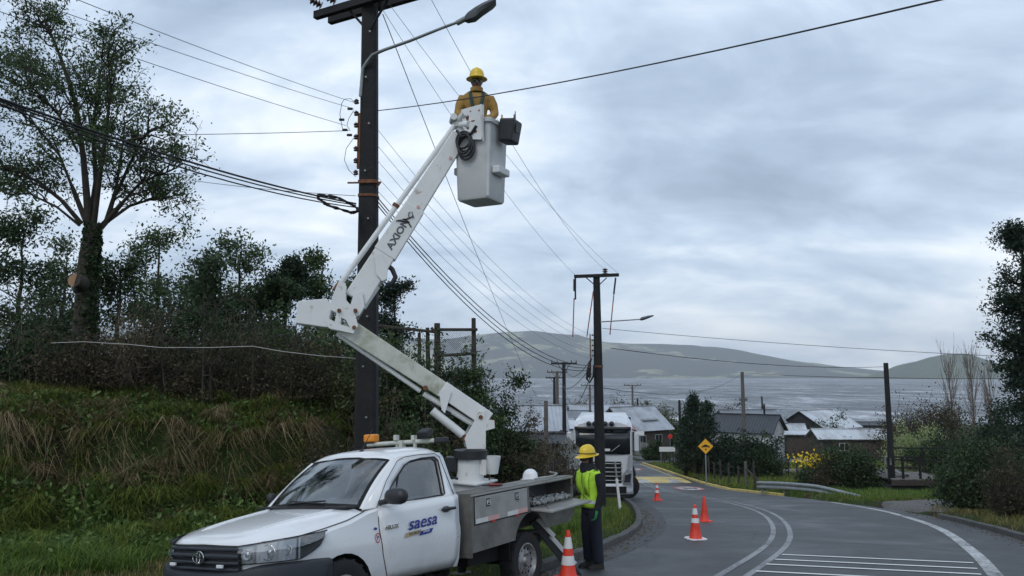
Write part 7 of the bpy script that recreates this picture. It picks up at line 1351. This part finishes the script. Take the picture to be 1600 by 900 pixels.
def bare_poplar(px, ptop, pbase, Y, seed, label):
    b = at(px, pbase, Y); top = at(px, ptop, Y).z; T = Tree(seed); r = T.r; g_ = gz1(b.x, Y); h = top-g_; root = thing('bare_poplar', label, 'tree', group='bare poplars by the shore'); T.limb([np.array([b.x, Y, g_]), np.array([b.x+.1, Y, g_+h*.5]), np.array([b.x, Y, top])], .12, .02)
    for k in range(34): t = r.uniform(.1, .85); a = r.uniform(0, 6.28); T.grow((b.x, Y, g_+h*t), (math.cos(a)*.32, math.sin(a)*.32, 1), h*.30*r.uniform(.6, 1.1), .03, 0, dict(lev=1, kids=(4,), up=.15, wob=.08, ang=(.15, .4)))
    A = np.array([q[0] for q in T.segs]); B = np.array([q[1] for q in T.segs]); V, Fc = twig_prisms(A, B, np.maximum([q[2] for q in T.segs], .014), np.maximum([q[3] for q in T.segs], .010), 4); np_mesh('branches', V, Fc, 'twig_pale', root)
bare_poplar(1489, 566, 690, 82, 301, 'bare poplar left of three by the shore'); bare_poplar(1523, 562, 690, 80, 302, 'bare poplar in the middle of three by the shore'); bare_poplar(1551, 575, 690, 84, 303, 'bare poplar right of three beside the tall evergreen')
# tall evergreen at the right edge
T = Tree(400); r = T.r; RY = 31.0; rt = thing('evergreen_tree', 'tall dark evergreen tree at the right edge of the picture', 'tree'); bs = at(1618, 700, RY); g_ = gz1(bs.x, RY)
P = [np.array([bs.x+.1*math.sin(i), RY, g_+(at(1622, 356, RY).z-g_)*i/8]) for i in range(9)]; T.limb(P, .24, .03)
for j in range(95):
    t = r.uniform(.22, 1.0); i = min(int(t*8), 7); b = P[i]+(P[i+1]-P[i])*(t*8-i); a = r.uniform(0, 6.28); T.grow(b, (math.cos(a), math.sin(a), r.uniform(-.1, .45)), (1.15 if t < .8 else .8)*r.uniform(.55, 1.0), .05, 0, dict(lev=1, kids=(5,), up=.03, wob=.2))
T.build(rt, 'bark', 'leaf_conifer', 26000, .14, .19, .7)
bush('shrub', 'large green shrub right of the deck railing', 1546, 800, 24.5, 135, 115, 211, 'leaf_dark', 16000, .10, 130, clumps=90); bush('shrub', 'tangled brown shrub in the lower right corner of the verge', 1592, 812, 21, 110, 120, 212, 'leaf_brown', 2600, .07, 130, 'twig'); bush('shrub', 'dark shrub under the tall evergreen', 1580, 740, 28, 120, 110, 213, 'leaf_conifer', 12000, .12, 90, clumps=50); bush('shrub', 'medium green shrub just right of the deck end', 1500, 772, 30, 56, 62, 214, 'leaf_mid', 6000, .11, 70); bush('shrub', 'dark shrub behind the deck, right of the pale willow', 1500, 720, 45, 110, 66, 215, 'leaf_dark', 7500, .16, 70)
# far trees along the shore
for k, (px, pb_, Y, w_, h_, lf, lb) in enumerate([(840, 650, 165, 60, 24, 'leaf_brown', 'brown shore tree behind the grey-roofed house'), (905, 640, 185, 70, 22, 'leaf_brown', 'brown shore tree left of the strap-hung pole'), (965, 640, 190, 60, 22, 'leaf_brown', 'brown shore tree right of the strap-hung pole'), (1010, 645, 180, 55, 24, 'leaf_olive', 'olive shore tree behind the gabled house'), (1035, 655, 160, 50, 28, 'leaf_olive', 'olive shore tree right of the gabled house'), (1145, 650, 170, 40, 24, 'leaf_brown', 'round brown shore tree above the dark-roofed house'), (1215, 664, 150, 40, 18, 'leaf_olive', 'low olive shore tree left of the barn')]): bush('shore_tree', lb, px, pb_, Y, w_, h_, 500+k, lf, 1500, .5, 50, group='trees along the lake shore', cat='tree')
bush('ivy', 'ivy climbing over the barn roof edge', 1290, 672, 98, 70, 20, 520, 'leaf_dark', 2200, .3, 40, cat='ivy')
# ---- grass
def slope_dir(x, y, e=.15):
    gx = (ground_z(x+e, y)-ground_z(x-e, y))/(2*e); gy = (ground_z(x, y+e)-ground_z(x, y-e))/(2*e); return np.stack([-gx, -gy], 1)
def blades(name, label, X, Y, length, width, mat, seed, splay=.5, hang=.0, cat='grass', lift=0.0, arch=0.0):
    r = np.random.default_rng(seed); n = len(X); Z = ground_z(X, Y)+lift-.02; a = r.uniform(0, 2*math.pi, n); d = np.stack([np.cos(a), np.sin(a), np.zeros(n)], 1); sl = slope_dir(X, Y); sl = np.clip(sl, -2, 2)
    L = length*(r.uniform(.5, 1.4, n)*(.55+.9*vnoise(X, Y, 2.3, seed+60)))[:, None]; out = d*splay*r.uniform(.2, 1.2, (n, 1)); out[:, :2] += sl*hang*r.uniform(.4, 1.1, (n, 1)); B = np.stack([X, Y, Z], 1); up = np.array([[0, 0, 1.]])
    st = np.linalg.norm(sl, axis=1)[:, None]*hang
    Mi = B+L*.55*(up*(1-.35*np.clip(st, 0, 1.5))+out*.6); Ti = B+L*(up*(.85-arch-.95*np.clip(st, 0, 1.6)*(1-arch))+out*1.15); s_ = np.stack([-d[:, 1], d[:, 0], np.zeros(n)], 1)*width*r.uniform(.6, 1.3, (n, 1))*.5
    V = np.stack([B-s_, B+s_, Mi-s_*.8, Mi+s_*.8, Ti], 1).reshape(-1, 3); k = (np.arange(n)*5)[:, None]; Fc = np.concatenate([k+0, k+1, k+3, k+0, k+3, k+2, k+2, k+3, k+4], 1).reshape(-1, 3)
    return tag(np_mesh(name, V, Fc, mat), label, cat, None, 'stuff')
r = np.random.default_rng(9)
def tufts(n, per, xr, yr, cond, sig=.12):
    X = r.uniform(*xr, n*4); Y = r.uniform(*yr, n*4); k = cond(X, Y); X = X[k][:n]; Y = Y[k][:n]; X = np.repeat(X, per)+r.normal(0, sig, len(X)*per); Y = np.repeat(Y, per)+r.normal(0, sig, len(Y)*per); return X, Y
SD = lambda X, Y: seg_dist(X, Y, FOOT)[0]
def roadgap(X, Y): return (np.interp(Y, RLf[:, 1], RLf[:, 0])-X > .22)
nz_ = lambda X, Y, s, k: vnoise(X, Y, s, k)
X, Y = tufts(2300, 46, (-15, 2.5), (8, 27), lambda x, y: (SD(x, y) > -2.2) & (SD(x, y) < 1.7) & roadgap(x, y) & (nz_(x, y, .8, 31) > .24), .10); blades('bank_grass', 'lush green grass covering the lower slope of the bank', X, Y, .26, .015, 'grass_lush', 1, 1.0, .25)
X, Y = tufts(800, 60, (-15, 2.5), (10, 28), lambda x, y: (SD(x, y) > 1.6) & (SD(x, y) < 2.6) & (nz_(x, y, .6, 41) > .33), .10); blades('dry_grass', 'long dry tussock grass hanging over the middle of the bank', X, Y, .40, .013, 'grass_dry', 2, .8, .7)
X, Y = tufts(1300, 56, (-15, 2.5), (10, 28), lambda x, y: (SD(x, y) > 2.1) & (SD(x, y) < 4.6) & (nz_(x, y, .5, 33) > .36), .13); blades('bank_grass', 'green grass tufts on the upper edge of the bank', X, Y, .24, .014, 'grass_green', 3, .9, .35)
X, Y = tufts(900, 50, (-15, 2.5), (10, 28), lambda x, y: (SD(x, y) > .2) & (SD(x, y) < 4.8) & (nz_(x, y, .7, 36) > .46), .12); blades('dry_grass', 'mixed dry and olive grass scattered over the bank', X, Y, .30, .013, 'grass_mixed', 4, .9, .5)
X, Y = tufts(2600, 22, (-4, 5), (9.5, 36), lambda x, y: (SD(x, y) < .2) & roadgap(x, y), .12); blades('verge_grass', 'short green grass on the kerbed verge behind the pickup and worker', X, Y, .10, .009, 'grass_green', 5, .6, .1)
X, Y = tufts(900, 30, (-14, -2), (7, 15), lambda x, y: (SD(x, y) > -4) & (SD(x, y) < -.2) & roadgap(x, y), .14); blades('verge_grass', 'short yellowish grass in front of the bank at the lower left', X, Y, .11, .010, 'grass_mixed', 6, .6, .1)
def rgap(x, y): return (x-np.interp(y, RRf[:, 1], RRf[:, 0]) > .25)
def nodirt(x, y): return ~((x > 12.8) & (x < 17.8) & (y > 23.6) & (y < 29.7) & (x-13 > (y-29.6)*-.1-.3))
X, Y = tufts(2600, 26, (8.5, 24), (12, 36), lambda x, y: rgap(x, y) & nodirt(x, y), .14); blades('verge_grass', 'green and yellowish grass on the right verge by the shrubs', X, Y, .15, .011, 'grass_mixed', 7, .6, .1)
X, Y = tufts(1800, 24, (12, 26), (28, 46), lambda x, y: rgap(x, y) & nodirt(x, y), .2); blades('verge_grass', 'bright green grass in front of the plank deck', X, Y, .24, .018, 'grass_lush', 8, .6, .1)
X, Y = tufts(2400, 22, (12, 34), (42, 80), lambda x, y: rgap(x, y) & ~((y > 59) & (y < 64) & (x > 17)) & ~((y > 73.5)), .3); blades('field_grass', 'green grass of the field beyond the wire fence', X, Y, .22, .03, 'grass_green', 9, .6, .1)
X, Y = tufts(500, 60, (-3.5, 1.6), (13, 34), lambda x, y: (SD(x, y) > -.2) & (SD(x, y) < 3), .14); blades('dry_grass', 'dry grass on the bank end beside the brown brush', X, Y, .34, .011, 'grass_dry', 10, .5, .6)

r = np.random.default_rng(55)
def litter(name, label, n, per, s0, s1, L, W, mat, seed, up, droop=.3, thr=.45, sc=.6):
    X, Y = tufts(n, per, (-15, 2.5), (9, 28), lambda x, y: (SD(x, y) > s0) & (SD(x, y) < s1) & roadgap(x, y) & (nz_(x, y, sc, seed) > thr), .16)
    q = np.random.default_rng(seed); C = np.stack([X, Y, ground_z(X, Y)+q.uniform(.0, up, len(X))], 1); V, Fc = leaf_quads(C, L, W, q, droop); return tag(np_mesh(name, V, Fc, mat), label, 'weeds', None, 'stuff')
litter('weeds', 'broad-leaved green weeds among the bank grass', 2200, 26, -.8, 3.0, .11, .055, 'weed', 71, .22, thr=.35)
litter('weeds', 'leafy dark creepers over the upper bank', 800, 30, 2.0, 5.0, .09, .05, 'leaf_mid', 72, .30)
litter('dead_litter', 'matted dead stalks on the bank face', 900, 22, .9, 3.2, .34, .012, 'grass_dry', 73, .12, .8, .4)

X, Y = tufts(190, 120, (-15, 2.5), (10, 28), lambda x, y: (SD(x, y) > 1.5) & (SD(x, y) < 2.8), .06); blades('tussock_grass', 'rounded tan tussocks along the overhanging edge of the bank', X, Y, .42, .014, 'grass_dry', 21, 1.0, .4, arch=.55)
X, Y = tufts(620, 120, (-15, 2.5), (9, 28), lambda x, y: (SD(x, y) > -1.0) & (SD(x, y) < 4.0) & roadgap(x, y), .06); blades('tussock_grass', 'rounded green tussocks over the bank and its foot', X, Y, .42, .014, 'grass_green', 22, 1.0, .35, arch=.5)

for k, (px, py, top, Y, lb) in enumerate([(318, 600, 455, 15.4, 'leaning dead sapling right of the old tree, nearest the rope'), (330, 600, 470, 15.6, 'second dead sapling crossing the leaning one'), (262, 600, 480, 15.5, 'bare dead stem midway between old tree and saplings'), (395, 600, 470, 15.9, 'bare stem in the scrub at mid bank'), (60, 600, 500, 15.4, 'bare stem at the left end of the bank scrub'), (455, 600, 495, 16.0, 'bare stem in the dry scrub left of the pole')]):
    T = Tree(700+k); q = T.r; b = np.array(at(px, py, Y)); b[2] = min(b[2], gz1(b[0], Y)); e = np.array(at(px+q.normal(0, 10), top, Y)); m1 = b+(e-b)*.5+q.normal(0, .08, 3); T.limb([b, m1, e], .028, .008); root = thing('dead_sapling', lb, 'dead tree', group='dead stems on the bank')
    for j in range(9): t_ = q.uniform(.3, 1); T.grow(b+(e-b)*t_, (q.normal(), q.normal(), .6), .7*q.uniform(.4, 1), .014, 0, dict(lev=1, kids=(3,), up=.05, wob=.25))
    A = np.array([w_[0] for w_ in T.segs]); B = np.array([w_[1] for w_ in T.segs]); V, Fc = twig_prisms(A, B, np.maximum([w_[2] for w_ in T.segs], .004), np.maximum([w_[3] for w_ in T.segs], .003), 5); np_mesh('branches', V, Fc, 'twig', root)
# leaf litter and grit along the kerbs
q = np.random.default_rng(88); t_ = q.uniform(0, 1, 900); P_ = np.array([RLf[int(v*60)+62] for v in t_]) if len(RLf) > 130 else RLf; C = np.stack([P_[:, 0]+np.abs(q.normal(0, .22, 900))+.04, P_[:, 1]+q.uniform(-.3, .3, 900), np.zeros(900)], 1); t2 = q.uniform(0, 1, 700); P2_ = np.array([RRf[int(v*55)+62] for v in t2]); C2 = np.stack([P2_[:, 0]-np.abs(q.normal(0, .2, 700))-.04, P2_[:, 1]+q.uniform(-.3, .3, 700), np.zeros(700)], 1); C = np.concatenate([C, C2]); C[:, 2] = base_z(C[:, 1])+.012
V, Fc = leaf_quads(C, .06, .04, q); V = V.reshape(-1, 4, 3); V[:, :, 2] = C[:, None, 2]+(V[:, :, 2]-C[:, None, 2])*.25; tag(np_mesh('leaf_litter', V.reshape(-1, 3), Fc, 'leaf_litter'), 'dead leaves and grit scattered along the kerbs', 'litter', None, 'stuff')
# ------------------------------------------------------------------ haze: even thin air round everything
m = bpy.data.materials.new('haze'); m.use_nodes = True; t = m.node_tree; t.nodes.remove(t.nodes['Principled BSDF'])
pv = N(t, 'ShaderNodeVolumePrincipled'); pv.inputs['Color'].default_value = (.93, .96, 1, 1); pv.inputs['Density'].default_value = 1.1e-4; pv.inputs['Anisotropy'].default_value = 0.0
t.links.new(pv.outputs[0], t.nodes['Material Output'].inputs['Volume'])
mb = MB(); mb.box((0, 4800, 222), (19400, 10200, 484)); o = mb.build('haze', m); tag(o, 'thin pale haze filling the air over the lake', 'haze', None, 'stuff')
